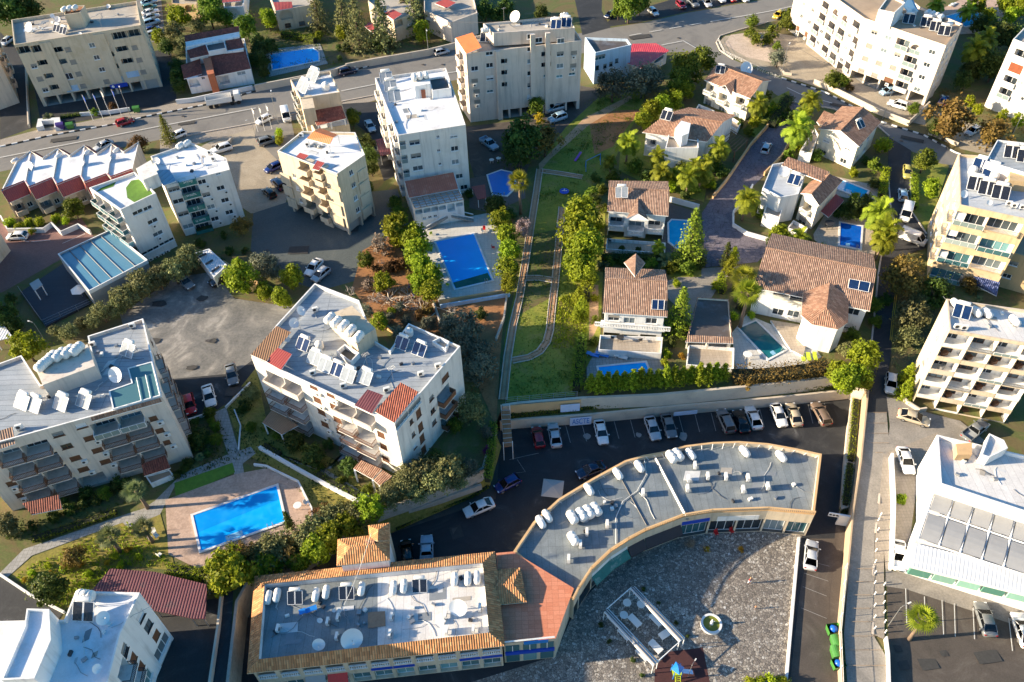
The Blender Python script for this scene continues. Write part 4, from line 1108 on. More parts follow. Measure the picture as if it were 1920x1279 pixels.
def pool(pts,m,label,z=0.0,coping='wall_white',extra=None,cw=0.35):
 w=[P(p[0],p[1],z)for p in pts]
 if area(w)<0:w.reverse()
 c=sum(w,Vector((0,0,0)))/len(w)
 t=thing('swimming_pool',label,'swimming pool',(c.x,c.y,z))
 out=offset_poly(w,-cw);n=len(w);mb=MB().m(coping)
 for i in range(n):
  j=(i+1)%n
  mb.face([(*out[i][:],z+0.26),(*out[j][:],z+0.26),(w[j].x,w[j].y,z+0.26),(w[i].x,w[i].y,z+0.26)])
  mb.face([(*out[i][:],z),(*out[j][:],z),(*out[j][:],z+0.26),(*out[i][:],z+0.26)]);mb.face([(w[j].x,w[j].y,z),(w[i].x,w[i].y,z),(w[i].x,w[i].y,z+0.26),(w[j].x,w[j].y,z+0.26)])
 mb.build('coping',t)
 MB().m(m).face([(p.x,p.y,z+0.19)for p in w]).build('water',t)
 if extra is None and n==4:
  dm={'pool_blue':'pool_blue_shaded','pool_teal':'pool_teal_deep'}.get(m,m);ca,cb=w[0].lerp(w[3],.5),w[1].lerp(w[2],.62);MB().m(dm).face([(p.x,p.y,z+.197)for p in(ca,cb,w[2].lerp(w[1],.02),w[3].lerp(w[0],.02))]).build('deep_or_shaded_half',t)  # darker half: depth in other pools, shadow painted into the long blue one
  for k in range(3):a,c,d=w[0].lerp(w[1],.3),w[0].lerp(w[1],.5),(w[3]-w[0]).normalized()*(.3+.3*k);q=w[0].lerp(w[1],.4)+d;MB().m('pool_step').box((q.x,q.y,z+.16),((c-a).length,.28,.09-.008*k),math.atan2((c-a).y,(c-a).x)).build('pool_step',t)
 a,c=w[0].lerp(w[1],.8),w[0].lerp(w[1],.86);i_=Vector((-(c-a).y,(c-a).x,0)).normalized()
 for q in(a,c):MB().m('grey_metal').tube([q-i_*.5+Vector((0,0,.2)),q-i_*.4+Vector((0,0,.95)),q+i_*.1+Vector((0,0,.95)),q+i_*.25+Vector((0,0,.18))],.04,5).build('pool_rail',t)
 for nm,mm,e,zz in extra or[]:MB().m(mm).face([(q.x,q.y,z+zz)for q in(PP(e,z)if area(PP(e,z))>0 else PP(e,z)[::-1])]).build(nm,t)
 return t
NB=[(1627,722),(1590,706),(1440,722),(1382,728),(1232,742),(1090,748),(975,757),(942,762)]
WB=[(928,800),(906,880),(880,895),(727,955),(640,990),(560,1040),(470,1083),(445,1130),(428,1279),(420,1500)]
up=[P(*p)for p in NB+WB]
west=[Vector((-500,up[-1].y,0)),Vector((-500,700,0)),Vector((500,700,0)),Vector((500,Y0,0)),Vector((up[0].x,Y0,0))]+up
struct('ground',MB().m('soil').face([(p.x,p.y,0)for p in(west if area(west)>0 else west[::-1])]))
EB=[(1627,727),(1612,870),(1598,960),(1588,1064),(1574,1190),(1577,1279),(1580,1500)]
eb=[PE(*p)for p in EB]
yb=eb[-1].y;c1=Y0-4.2/0.087
pts=[(p.x,p.y)for p in eb]
mbs=MB().m('soil')
def xb(y):
 for a,b in zip(eb,eb[1:]):
  if b.y<=y<=a.y:return a.x+(b.x-a.x)*(a.y-y)/max(1e-6,a.y-b.y)
 return eb[0].x
ys=sorted(set([Y0,c1,yb]+[p.y for p in eb if p.y<Y0]),reverse=True)
for a,b in zip(ys,ys[1:]):mbs.face([(xb(a),a,HE(a)),(xb(b),b,HE(b)),(500,b,HE(b)),(500,a,HE(a))])
struct('ground',mbs)
lowpoly=[P(p[0],p[1],0)for p in NB+WB+[(1600,1500)]]
struct('ground',MB().m('asphalt_brown').face([(-60,5,LOW-.004),(120,5,LOW-.004),(120,100,LOW-.004),(-60,100,LOW-.004)]))
sheet('road',[(-80,300),(0,277),(88,257),(212,235),(275,220),(390,197),(480,172),(542,160),(630,142),(705,122),(802,105),(855,92),(960,78),(1092,62),(1135,54),(1210,42),(1285,25),(1440,-2),(1640,-40),(1640,0),(1480,33),(1440,42),(1385,57),(1350,68),(1343,80),(1350,95),(1375,112),(1440,140),(1466,148),(1548,175),(1652,230),(1732,255),(1790,287),(1960,350),(1960,385),(1790,318),(1708,283),(1669,260),(1647,238),(1562,205),(1475,190),(1440,168),(1400,148),(1350,125),(1300,98),(1230,98),(1092,100),(855,150),(705,178),(642,190),(480,230),(300,262),(0,322),(-80,340)],'asphalt')
sheet('side_road',[(1092,66),(1078,0),(1062,-40),(1130,-40),(1128,20),(1145,52)],'asphalt_dark')
sheet('parking_strip',[(1130,52),(1150,30),(1240,5),(1330,-25),(1450,-60),(1440,-4),(1285,23),(1210,40)],'asphalt_dark')
sheet('pavement',[(0,276),(88,256),(212,234),(275,219),(390,196),(480,171),(542,159),(630,141),(705,121),(802,104),(855,91),(855,82),(800,93),(700,108),(620,128),(540,148),(480,160),(390,180),(270,205),(150,230),(85,240),(0,262)],'pavement')
sheet('pavement',[(480,231),(642,191),(705,179),(705,188),(642,204),(540,228),(482,250),(400,262),(300,290),(300,264)],'pavement')
sheet('lot',[(395,265),(482,238),(545,228),(560,300),(530,400),(470,400),(440,380),(420,290),(330,300)],'sand_lot')
sheet('lot',[(480,232),(545,222),(560,290),(520,300),(478,260)],'asphalt')
sheet('forecourt',[(60,140),(320,90),(332,192),(270,205),(150,228),(78,240)],'asphalt_dark')
sheet('side_road',[(0,60),(48,110),(60,240),(0,262)],'asphalt_dark')
sheet('parking_strip',[(255,0),(300,-20),(310,70),(285,80),(262,30)],'asphalt')
sheet('lot',[(640,195),(720,190),(740,330),(720,340),(690,250),(645,215)],'asphalt_dark')
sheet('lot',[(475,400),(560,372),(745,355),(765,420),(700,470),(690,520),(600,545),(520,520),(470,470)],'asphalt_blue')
sheet('lot',[(225,590),(330,520),(400,510),(440,560),(540,575),(560,590),(520,640),(470,690),(440,720),(310,720),(240,640)],'lot_concrete')
sheet('lot',[(310,712),(440,700),(478,672),(482,700),(470,740),(420,760),(400,775),(345,792)],'asphalt_dark')
sheet('pavement',[(0,418),(40,440),(110,425),(152,408),(180,450),(108,490),(5,548),(-40,560),(-40,430)],'paver_red')
sheet('lot',[(870,238),(1010,222),(1020,262),(1000,290),(985,330),(890,335),(880,300)],'asphalt_brown')
sheet('lot',[(985,195),(1085,160),(1122,168),(1120,190),(1060,250),(1000,250)],'asphalt_brown')
sheet('lawn',[(1120,185),(1175,165),(1215,150),(1200,215),(1170,260),(1140,330),(1105,400),(1092,500),(1085,620),(1078,742),(950,754),(945,640),(975,500),(998,400),(1010,330),(1030,280),(1060,240)],'grass')
sheet('soil_patch',[(1105,232),(1145,208),(1205,205),(1175,240),(1150,275),(1115,290),(1110,262)],'red_soil')
sheet('soil_patch',[(1000,440),(1045,430),(1030,560),(975,590)],'soil')
sheet('lawn',[(1045,560),(1105,540),(1100,650),(1035,655),(1030,600)],'rough_grass')
sheet('orchard_soil',[(680,470),(735,440),(815,560),(950,555),(940,640),(930,800),(860,640),(700,600),(660,540)],'red_soil')
def track(pts,w):
 q=[P(*p)for p in pts];l,r=strip(q,w);mb=MB().m('dirt_path')
 for i in range(len(q)-1):mb.face([(v.x,v.y,0.15)for v in(r[i],r[i+1],l[i+1],l[i])])
 t=struct('path',mb)
 t2=thing('miniature_railway','narrow garden railway track with paired rails running along the lawn','railway track',q[0],0,'garden railway tracks')
 for s_ in(-0.33,0.33):
  m2=MB().m('rust');ll,rr=strip(q,abs(s_)*2);A=ll if s_<0 else rr
  m2.tube([v+Vector((0,0,0.2))for v in A],0.04,4);m2.build('rail',t2)
 for s_ in(0,1):
  m2=MB().m('pale_stone');A=(l,r)[s_];m2.tube([v+Vector((0,0,0.15))for v in A],0.09,5);m2.build('kerb',t2)
 return t2
mat('pale_stone',(0.5,0.44,0.38),0.2,1,0.9)
tk=track([(1054,389),(1050,430),(1046,480),(1041,530),(1035,580),(1031,620),(1025,642),(1012,660),(992,671),(960,677)],1.35)
tk['label']='curved garden railway track crossing the lawn and bending round at its south end'
tk=track([(1012,318),(1006,360),(995,430),(984,500),(974,560),(962,610),(952,670),(943,750)],1.35)
tk['label']='straight garden railway track along the left side of the lawn'
tk=track([(985,522),(1010,522),(1036,526)],1.4);tk['label']='short cross track linking the two long garden railway tracks'
tk=track([(1014,321),(1050,326),(1092,333)],1.4);tk['label']='short garden railway track at the top of the lawn by the playground'
sheet('path',[(1010,308),(1095,222),(1180,180),(1188,184),(1105,234),(1030,300),(1012,322)],'dirt_path')
sheet('lawn',[(425,760),(480,690),(500,790),(640,870),(720,960),(690,1010),(600,980),(540,890),(455,850)],'rough_grass')
sheet('lawn',[(20,1080),(60,1045),(240,975),(300,960),(330,1070),(240,1062),(180,1100),(120,1145),(80,1120)],'rough_grass')
sheet('garden',[(345,800),(405,775),(455,860),(330,905),(310,960),(80,1020),(0,1020),(0,900),(200,960),(340,880)],'soil')
sheet('path',[(400,775),(424,764),(448,846),(470,838),(480,850),(455,870),(458,888),(440,893),(436,870),(330,908),(300,965),(240,990),(230,980),(290,940),(340,890),(428,852)],'deck_grey')
sheet('path',[(0,1075),(45,1030),(250,960),(300,945),(305,955),(258,970),(60,1042),(12,1085)],'deck_grey')
sheet('path',[(480,838),(500,836),(560,870),(620,880),(640,850),(635,845),(655,838),(660,850),(610,880),(700,935),(710,955),(690,948),(590,880),(520,850)],'deck_grey')
sheet('turf_strip',[(327,906),(436,868),(441,886),(330,935)],'turf')
sheet('pool_deck',[(310,938),(440,890),(500,878),(558,905),(590,960),(585,985),(480,1030),(370,1066),(316,1040)],'deck_pink')
sheet('side_road',[(-80,1090),(8,1082),(120,1148),(60,1230),(-80,1300)],'asphalt_dark')
sheet('lot',[(290,1140),(420,1120),(438,1100),(428,1300),(300,1400),(260,1250)],'asphalt_dark')
sheet('terrace',[(780,420),(795,402),(862,410),(925,398),(945,470),(957,555),(825,575),(800,500)],'deck_white')
sheet('terrace',[(880,335),(985,318),(985,372),(920,400),(880,390)],'deck_brown')
sheet('private_road',[(1478,188),(1522,208),(1488,252),(1464,298),(1432,330),(1410,352),(1396,377),(1376,402),(1374,424),(1400,440),(1446,452),(1446,468),(1420,492),(1322,502),(1316,400),(1334,372),(1362,340),(1382,310),(1406,275),(1440,238),(1462,214)],'cobble_dark')
sheet('driveway',[(1320,503),(1388,500),(1346,540),(1330,565),(1300,605),(1252,560),(1250,528)],'concrete_slab')
sheet('terrace',[(1130,460),(1258,475),(1300,470),(1310,400),(1252,380),(1248,405),(1240,455)],'deck_brown')
sheet('terrace',[(1100,640),(1240,650),(1245,700),(1230,722),(1100,722)],'deck_grey')
sheet('terrace',[(1372,625),(1400,590),(1520,640),(1540,670),(1500,690),(1380,700)],'deck_white')
sheet('terrace',[(1548,400),(1640,415),(1640,480),(1530,470),(1525,440)],'deck_tan')
sheet('terrace',[(1560,330),(1650,350),(1640,385),(1560,365)],'deck_tan')
sheet('lawn',[(1440,190),(1480,170),(1480,200),(1420,260),(1395,250)],'grass')
sheet('lawn',[(1255,475),(1315,480),(1315,520),(1255,520)],'grass')
sheet('lawn',[(1100,400),(1135,400),(1132,470),(1125,640),(1100,690),(1090,600)],'grass')
sheet('path',[(1106,535),(1122,535),(1122,610),(1104,650)],'dirt_path')
sheet('lawn',[(1165,260),(1210,250),(1330,310),(1320,380),(1200,340),(1160,320)],'grass')
sheet('forecourt',[(1345,82),(1360,68),(1440,60),(1500,70),(1620,160),(1740,200),(1735,236),(1700,228),(1640,205),(1545,168),(1440,134),(1360,100)],'sand_lot')
sheet('pebble_bed',[(1358,84),(1370,66),(1400,62),(1440,85),(1448,118),(1400,108)],'pebble')
sheet('lot',[(1735,170),(1860,210),(1940,230),(1940,340),(1790,280),(1735,250)],'soil')
sheet('lot',[(1755,210),(1850,240),(1890,300),(1800,280)],'sand_lot')
sheet('pool_deck',[(1760,20),(1820,-10),(1920,10),(1890,60),(1800,65)],'deck_pink')
sheet('pool_deck',[(495,95),(600,82),(615,120),(505,145)],'deck_grey')
sheet('road',[(1667,258),(1708,283),(1706,320),(1707,395),(1738,440),(1736,466),(1690,482),(1681,520),(1682,560),(1675,607),(1671,660),(1665,700),(1660,735),(1675,775),(1626,775),(1628,720),(1635,640),(1640,582),(1647,510),(1653,475),(1680,437),(1670,395),(1664,320)],'asphalt_dark',east=True)
sheet('road',[(1622,775),(1662,775),(1667,835),(1655,900),(1646,960),(1640,1000),(1637,1080),(1636,1190),(1660,1230),(1665,1330),(1588,1330),(1588,1279),(1582,1190),(1592,1060),(1602,960),(1612,870)],'concrete_slab',east=True)
sheet('lot',[(1662,745),(1690,752),(1740,775),(1800,790),(1850,830),(1790,840),(1755,820),(1700,850),(1662,850),(1668,800)],'concrete_slab',east=True)
sheet('lot',[(1662,850),(1760,810),(1720,900),(1700,1060),(1660,1070),(1650,960)],'pavement',east=True)
sheet('pavement',[(1656,850),(1668,858),(1656,960),(1657,1060),(1658,1200),(1636,1190),(1637,1080),(1641,1000),(1647,945)],'pavement',east=True)
sheet('parking_lot',[(1662,1080),(1700,1105),(1940,1170),(1940,1330),(1668,1330)],'asphalt_brown',east=True)
sheet('forecourt',[(1660,1070),(1700,1075),(1940,1140),(1940,1185),(1700,1106),(1660,1100)],'concrete_slab',east=True)
sheet('lawn',[(1708,300),(1780,310),(1750,400),(1735,435),(1712,400)],'grass',east=True)
sheet('garden',[(1690,482),(1740,480),(1900,560),(1760,570),(1720,730),(1690,750),(1668,700),(1675,600),(1682,540)],'soil',east=True)
sheet('parking_lot',[(940,802),(1110,792),(1272,776),(1440,762),(1600,746),(1585,860),(1570,960),(1560,1060),(1480,1330),(380,1330),(440,1130),(720,1040),(735,1000),(930,935)],'asphalt_dark',z=LOW,lvl=1)
sheet('side_road',[(1518,1010),(1568,1010),(1555,1120),(1560,1330),(1475,1330),(1500,1110)],'asphalt_brown',z=LOW,lvl=4)
sheet('plaza',[(1080,1140),(1140,1075),(1240,1010),(1330,985),(1440,988),(1503,1005),(1490,1110),(1472,1290),(1470,1400),(700,1400),(850,1290),(1040,1230)],'crazy_paving',z=LOW,lvl=5)
sheet('rubber_mat',[(1255,1222),(1318,1214),(1333,1290),(1330,1340),(1225,1340),(1228,1250)],'mat_brown',z=LOW,lvl=7)if mat('mat_brown',(0.06,0.02,0.02),0.2,1,0.9)else 0
lines('road_marking',[[(0,297),(300,238),(480,204)],[(640,172),(710,158),(860,135)]]+[[(1332,42),(1440,23),(1600,-12)]]+dash((1180,68),(1330,42),4,.6)+[[(1240,86),(1281,78)],[(1281,78),(1316,98)]]+[[(1475,166),(1500,178),(1560,195)]],0.22,'road_line')
lines('road_marking',[[(1671,640),(1676,590),(1684,530)],[(1668,640),(1673,590),(1681,530)]],0.12,'line_yellow',east=True)
bay=[[(1000+i*30.3,803-i*2.6),(1009+i*30.3,835-i*2.4)]for i in range(19)]
lines('parking_marking',bay,0.1,'line_worn',z=LOW,lvl=8)
lines('parking_marking',[[(955,862),(1000,852),(1010,850)],[(960,888),(985,885),(970,862)],[(1510,1050),(1555,1062)],[(1508,1075),(1553,1090)],[(1505,1100),(1550,1118)],[(1502,1140),(1550,1160)]],0.08,'line_worn',z=LOW,lvl=8)
lines('parking_marking',[[(1697,1105),(1699,1170)],[(1732,1120),(1734,1165)],[(1765,1127),(1768,1192)],[(1788,1133),(1790,1195)],[(1823,1142),(1826,1200)],[(1890,1160),(1897,1222)]],0.1,'road_line',east=True)
lines('slab_joint',[[(1600,1092),(1637,1092)],[(1598,1117),(1636,1117)],[(1596,1142),(1636,1142)],[(1595,1167),(1636,1167)],[(1590,1194),(1640,1194)],[(1590,1220),(1655,1220)],[(1590,1249),(1660,1249)],[(1604,1068),(1637,1068)],[(1620,775),(1662,775)],[(1622,795),(1664,795)],[(1626,814),(1666,814)],[(1630,832),(1666,832)],[(1640,850),(1655,850)]],0.09,'roof_brown',east=True,lvl=61)
lines('parking_marking',[[(45,453),(55,455)],[(118,458),(160,440)],[(60,455),(95,452)]],0.12,'road_line')
def kerb(segs,two=False,east=False,z=0.0):
 mb=MB()
 for sg in segs:
  q=[PE(*p)if east else P(p[0],p[1],z)for p in sg]
  for a,c in zip(q,q[1:]):
   n=max(1,int((c-a).length/1.2));d=(c-a).normalized();nn=Vector((-d.y,d.x,0))*.14
   for i in range(n):
    u,v=a.lerp(c,i/n),a.lerp(c,(i+1)/n);mb.m(('wall_white','asphalt_dark')[i%2]if two else 'pale_stone')
    f=[u-nn,v-nn,v+nn,u+nn];mb.prism([(p.x,p.y)for p in f],a.z-.1,a.z+.26)
 struct('kerb',mb)
kerb([[(0,276),(88,256),(212,234),(275,219),(390,196),(480,171),(542,159),(630,141),(705,121),(802,104),(855,91)],[(1466,147),(1548,174),(1652,229),(1732,254),(1790,286),(1900,328)]],True)
kerb([[(300,264),(482,231),(642,191),(705,179)],[(1375,112),(1350,95),(1343,80),(1350,68),(1385,57),(1440,42)],[(1475,190),(1562,205),(1647,238),(1667,256)]])
kerb([[(1707,320),(1707,395),(1737,440)],[(1636,1190),(1637,1080),(1641,1000),(1647,945),(1656,850)],[(1664,322),(1670,395),(1680,437),(1653,475),(1647,510),(1640,582),(1634,640)]],east=True)
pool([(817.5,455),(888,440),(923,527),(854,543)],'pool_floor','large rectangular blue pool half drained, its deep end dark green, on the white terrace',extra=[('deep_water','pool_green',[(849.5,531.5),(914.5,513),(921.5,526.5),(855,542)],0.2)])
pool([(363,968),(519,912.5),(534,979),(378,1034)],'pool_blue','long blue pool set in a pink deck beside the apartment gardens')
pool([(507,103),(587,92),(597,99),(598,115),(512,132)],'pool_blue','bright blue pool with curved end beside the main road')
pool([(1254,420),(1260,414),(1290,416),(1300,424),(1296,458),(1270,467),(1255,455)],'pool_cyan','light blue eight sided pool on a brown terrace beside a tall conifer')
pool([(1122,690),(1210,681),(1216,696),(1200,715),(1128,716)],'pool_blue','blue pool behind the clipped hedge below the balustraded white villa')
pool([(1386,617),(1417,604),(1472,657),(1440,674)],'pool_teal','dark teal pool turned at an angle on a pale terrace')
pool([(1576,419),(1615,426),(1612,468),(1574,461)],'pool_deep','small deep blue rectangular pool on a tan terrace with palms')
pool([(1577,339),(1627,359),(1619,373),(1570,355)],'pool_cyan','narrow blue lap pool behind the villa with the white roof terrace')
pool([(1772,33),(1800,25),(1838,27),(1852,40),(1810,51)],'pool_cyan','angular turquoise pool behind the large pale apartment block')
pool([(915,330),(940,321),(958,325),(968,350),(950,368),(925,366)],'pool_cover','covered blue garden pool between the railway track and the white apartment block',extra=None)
mat('tar_patch',(0.05,0.048,0.046),.25,2,.9);mat('tar_dark',(0.02,0.02,0.022),.3,2,.7);mat('iron',(0.1,0.09,0.085),.3,4,.6,.5)
def patch(px,py,w_,h_,m,z=0.0,east=False,rz=0.0,name='asphalt_patch',n=4):
 q=PE(px,py)if east else P(px,py,z);ca,sa=math.cos(rz),math.sin(rz)
 pts=[(-w_,-h_),(w_,-h_),(w_,h_),(-w_,h_)]if n==4 else[(w_*math.cos(t*6.2832/n)*RND.uniform(.7,1.2),h_*math.sin(t*6.2832/n)*RND.uniform(.7,1.2))for t in range(n)]
 struct(name,MB().m(m).face([(q.x+x*ca-y*sa,q.y+x*sa+y*ca,q.z+(.15 if z==0 else .03)+.002*RND.randint(0,20))for x,y in pts]))
for a in[(120,262,3,.8,.2),(350,232,2,.6,.2),(600,182,4,.7,.2),(1000,98,4,.9,.15),(1200,70,3,1,.2),(1580,200,3,.6,-.45),(1710,262,2.5,.7,-.5),(440,735,1.5,1,0),(560,470,2,1.2,0),(660,430,1.4,1,0),(930,280,1.6,1.2,0)]:patch(*a[:4],'tar_patch',rz=a[4])
for a in[(344,219),(830,122),(1145,92),(1272,72),(793,122),(1690,265),(500,470),(390,640),(1380,430)]:patch(*a,.42,.42,'iron',name='manhole_cover',n=14)
patch(856,998,.9,1.1,'tar_patch',LOW,rz=.3);patch(856,998,.6,.8,'iron',LOW,rz=.3,name='drain_cover')
for i in range(15):patch(1012+i*30+RND.uniform(-6,6),836-i*2.5+RND.uniform(-12,10),RND.uniform(.3,.8),RND.uniform(.3,.9),'tar_dark' if i%3 else 'line_worn',LOW,n=9,name='oil_stain')
for a in[(1683,1217,.5,.5),(1769,1226,.5,.4),(1694,1248,.7,.6),(1740,1245,1.2,.8),(1850,1230,1.6,1),(1640,690,1,.6),(1655,600,.8,1.2)]:patch(*a,'tar_patch',east=True,rz=.1)
A_=[P(*p)for p in[(928,800),(906,880),(880,895),(727,955),(640,990)]];K_=[P(*p,LOW)for p in[(940,840),(920,912),(880,938),(738,1000),(660,1040)]]
mb=MB().m('rough_grass')
for i in range(4):mb.face([(A_[i].x,A_[i].y,-1.6),(A_[i+1].x,A_[i+1].y,-1.6),(K_[i+1].x,K_[i+1].y,-4.45),(K_[i].x,K_[i].y,-4.45)][::-1])
struct('bank',mb)
for a in[(300,570,1.6,.9),(380,560,1.2,.8),(290,640,1.4,.8),(400,640,.8,.6),(360,690,1.0,.6)]:patch(*a,'tar_patch',n=10,name='oil_stain')
def Q(t,*pts):
 """photo points from a quarter-scale tile (row, column) of 480 x 320 pixels"""
 ox,oy=(t%10-1)*480,{1:0,2:320,3:640,4:959}[t//10]
 return[(ox+p[0]/4,oy+p[1]/4,*p[2:])for p in pts]
def sunblind(b,e,pts,w,h,m=None):
 for p in pts:
  u,z=b.fp(e,*p);b.fin(e,u/b.edge(e)[2],z-h/2,z+h/2,w,0.28,m,'sunshade_panel')
b=Bld('b1','apartment_block','tall beige apartment block with peeling paint and parked cars under its columns',[(26,84),(264,47),(256,2),(21,37)],16.5,'plaster_cream',par=0.8,roof='roof_dirty')
for p in Q(11,(170,385),(300,372),(900,275),(1000,258)):b.put(0,'bal',b.fp(0,*p),3.6,2.3,rail='rsolid',rh=0.6)
b.at(0,'bal',Q(11,(335,482),(460,478),(385,580),(425,665),(815,425),(850,515),(920,380),(960,470),(430,388)),2.9,2.2,rh=0.95)
b.at(0,'shut',Q(11,(540,662),(880,600),(995,555)),3.0,1.5,fm='plaster_blue')
b.at(0,'win',Q(11,(502,575)),2.8,1.7)
b.at(0,'win',Q(11,(255,497),(340,675),(765,522),(690,340),(755,337),(725,432)),1.4,1.2)
b.at(0,'shut',Q(11,(300,592),(550,465),(590,555),(625,645),(510,372),(800,612),(1010,357),(1045,450),(1075,540)),1.4,1.2)
b.carport(0,8,2.4);b.carport(1,4,2.4)
b.rows(1,'shut',14,3,4,[0.2,0.5,0.8],1.5,1.3)
b.finish();b.block('stair_tower',Q(11,(480,110),(600,95),(635,40),(495,45)),15.5,19.4,'plaster_cream',0.3,'rust')
for n,x in((0,0.18),(1,0.6)):b.fin(0,x*1.0+.05,3.2,16.0,2.6,0.35,None,'wall_panel')
b=Bld('b0','apartment_block','beige apartment block cut off by the left edge of the photo',[(-100,120),(-14,92),(-28,25),(-110,40)],14.5,'plaster_beige',roof='roof_dirty')
b.rows(1,'bal',12.3,3,4,[0.25,0.62],3.0,2.2,rail='rsolid',out=0.9);b.rows(1,'win',12.3,3,4,[0.42,0.82],1.2,1.2);b.finish()
b=Bld('bl','apartment_block','unseen apartment block added outside the left edge to shade the red paved yard',None,11.0,'plaster_cream',world=[(-122,108),(-106,106),(-102,132),(-118,134)])  # out-of-view block, put in for the shadow it throws on the paving
b.rows(1,'win',8.6,3,3,[.2,.5,.8],1.5,1.2);b.finish()
b=Bld('b4','apartment_block','tall pale pink apartment block with big roof dish, above the parked blue cars',[(874,101),(1091,76),(1071,46),(853,72)],17.5,'plaster_pink',roof='roof_dirty')
b.at(0,'win',Q(12,(1750,397),(1752,490),(1755,583),(1640,515))+Q(13,(140,368),(140,460),(140,550),(140,640),(140,725),(362,405),(360,495)),1.7,1.2)
b.at(0,'shut',Q(12,(1640,605),(1655,684),(1660,762))+Q(13,(465,395),(460,490)),1.5,0.9,ac=2)
b.at(0,'win',Q(12,(1755,685))+Q(13,(355,573),(450,555),(260,568)),1.6,0.7,gm='glass_teal')
b.at(0,'bal',Q(12,(1850,475),(1850,560),(1850,650))+Q(13,(255,420),(255,500)),2.2,2.1,rail='rsolid')
b.carport(0,7,2.2,u0=.25,u1=.98)
b.rows(3,'bal',15,3,5,[0.5],3.0,2.2,rail='rsolid',out=1.0)
b.rows(3,'win',15,3,5,[0.2,0.85],1.2,1.2)
for u in(0.27,0.57,0.70):b.fin(0,u,0,20.4 if u>.3 else 17.4,1.1,0.5)
b.finish()
up_=b.block('top_storey',[(925,62),(1078,52),(1062,30),(906,44)],17.5,20.6,None,0.5,'roof_dirty')
for p in Q(13,(140,272),(365,305))+[(1010,75)]:
 u,z=b.fp(0,*p);b.add(0,'win',u,z-.6,-0.02,1.7,1.2,'white_paint')
b.pitched([[(854,71,18.2),(886,61,19.3),(903,89,19.3),(874,101,18.2)]],'sheet_orange',name='terrace_roof')
b=Bld('b5','apartment_block','narrow cream block beside the road with pale solar panels and a red tiled lower roof',[(563,184),(637,173),(619,133),(544,149)],11.5,'plaster_cream',roof='roof_white')
b.rows(3,'bal',9.3,3,3,[0.3,0.7],2.6,2.1,rail='rglass',out=0.8);b.rows(0,'win',7.5,3,2,[0.3,0.7],1.4,1.2);b.finish()
b.block('terrace_block',[(562,180),(585,178),(590,202),(568,205)],7,11.2,None)
b.block('lower_wing',[(590,244),(655,233),(637,184),(566,196)],-0.5,6.0,None,0.5)
b.pitched([[(582,208,8.6),(640,198,8.6),(649,222,7.6),(594,236,7.6)]],'tile_red',name='terrace_roof')
for x,y in((596,234),(620,230),(646,223)):q=P(x,y,7.5);MB().m('white_paint').box((q.x,q.y,6.7),(.25,.25,1.7)).build('roof_post',b.root)
b=Bld('b6','apartment_block','long white block with a large white flat roof above the arcaded annex',[(746,254),(873,234),(836,127),(703,146)],16.5,'plaster_white',roof='roof_white')
b.at(0,'win',Q(12,(1190,1070),(1200,1170),(1215,1262)),2.2,1.2);b.at(0,'win',Q(12,(1365,1027),(1370,1130),(1380,1230)),.7,.7)
b.at(0,'win',Q(12,(1483,1015),(1490,1115),(1495,1215))+Q(22,(1525,42),(1560,125)),1.6,1.2)
b.at(0,'bal',Q(12,(1100,1090),(1115,1195))+Q(22,(1130,20)),1.3,2.0,rail='rglass')
b.rows(3,'bal',14.3,3,5,[0.12,0.3,0.72,0.9],3,2.1,rail='rsolid',out=0.8);b.rows(3,'win',14.3,3,5,[0.45,0.58],1.3,1.2);b.rows(1,'win',14.3,3,5,[0.2,0.5,0.8],1.3,1.2)
b.finish()
b.block('stair_tower',[(777,162),(807,157),(802,134),(771,139)],15.8,18.8,'plaster_bright');b.block('stair_tower',[(810,170),(846,165),(836,142),(804,147)],15.8,17.9,'plaster_bright',0.35,'roof_dark')
MB().m('door_brown').box(tuple(P(794,176,16.9)),(0.9,0.1,1.9),b.rot(0)).build('roof_door',b.root)
b=Bld('b6a','arcaded_annex','white arcaded annex with red tiled roof and slatted pergola over the pool terrace',[(777,391),(869,375),(852,326),(758,342)],5.2,'plaster_bright',roof='roof_white')
b.at(0,'arch',Q(22,(1220,302),(1282,290),(1340,280),(1398,270)),1.5,1.7,rail='rsolid',rh=.7);b.at(0,'arch',Q(22,(1463,268)),1.6,2.6);b.at(0,'arch',Q(22,(1525,245)),1.5,1.6)
b.at(0,'win',Q(22,(1263,357),(1305,348),(1345,340)),.8,.6);b.finish()
b.pitched([[(759,340,6.6),(850,323,6.6),(859,354,6.0),(767,371,6.0)]],'sheet_terracotta')
for i in range(9):
 t_=i/8;a,c=P(770+88*t_,373-16.5*t_,5.9),P(778+92*t_,391-16*t_,5.6);MB().m('old_wood').tube([a,c],.09,4).build('pergola_beam',b.root)
for i in range(5):
 t_=i/4;MB().m('old_wood').tube([P(770+8*t_,373+18*t_,6.0-.3*t_),P(858+11*t_,356.5+18*t_,6.0-.3*t_)],.1,4).build('pergola_slat',b.root)
for A in([(838,404),(798,428)],[(846,402),(888,412)]):
 p0,p1=P(*A[0],1.9),P(*A[1],.2);l,r=strip([p0,p1],1.3);MB().m('deck_grey').slab([r[0],r[1],l[1],l[0]],.3).build('stair',b.root)
 for sd_ in(l,r):MB().m('plaster_bright').tube([sd_[0]+Vector((0,0,.9)),sd_[1]+Vector((0,0,.9))],.12,4).build('handrail',b.root)
b=Bld('b7','apartment_block','cream apartment block on columns with a small red pitched pavilion on its white roof',[(520,283),(632,326),(684,290),(666,248),(566,246)],15.0,'plaster_cream',roof='roof_white',cap='plaster_bright')
b.at(0,'bal',Q(22,(368,-25),(382,50),(400,158),(418,262)),2.7,2.3,rail='rsolid',out=1.1)
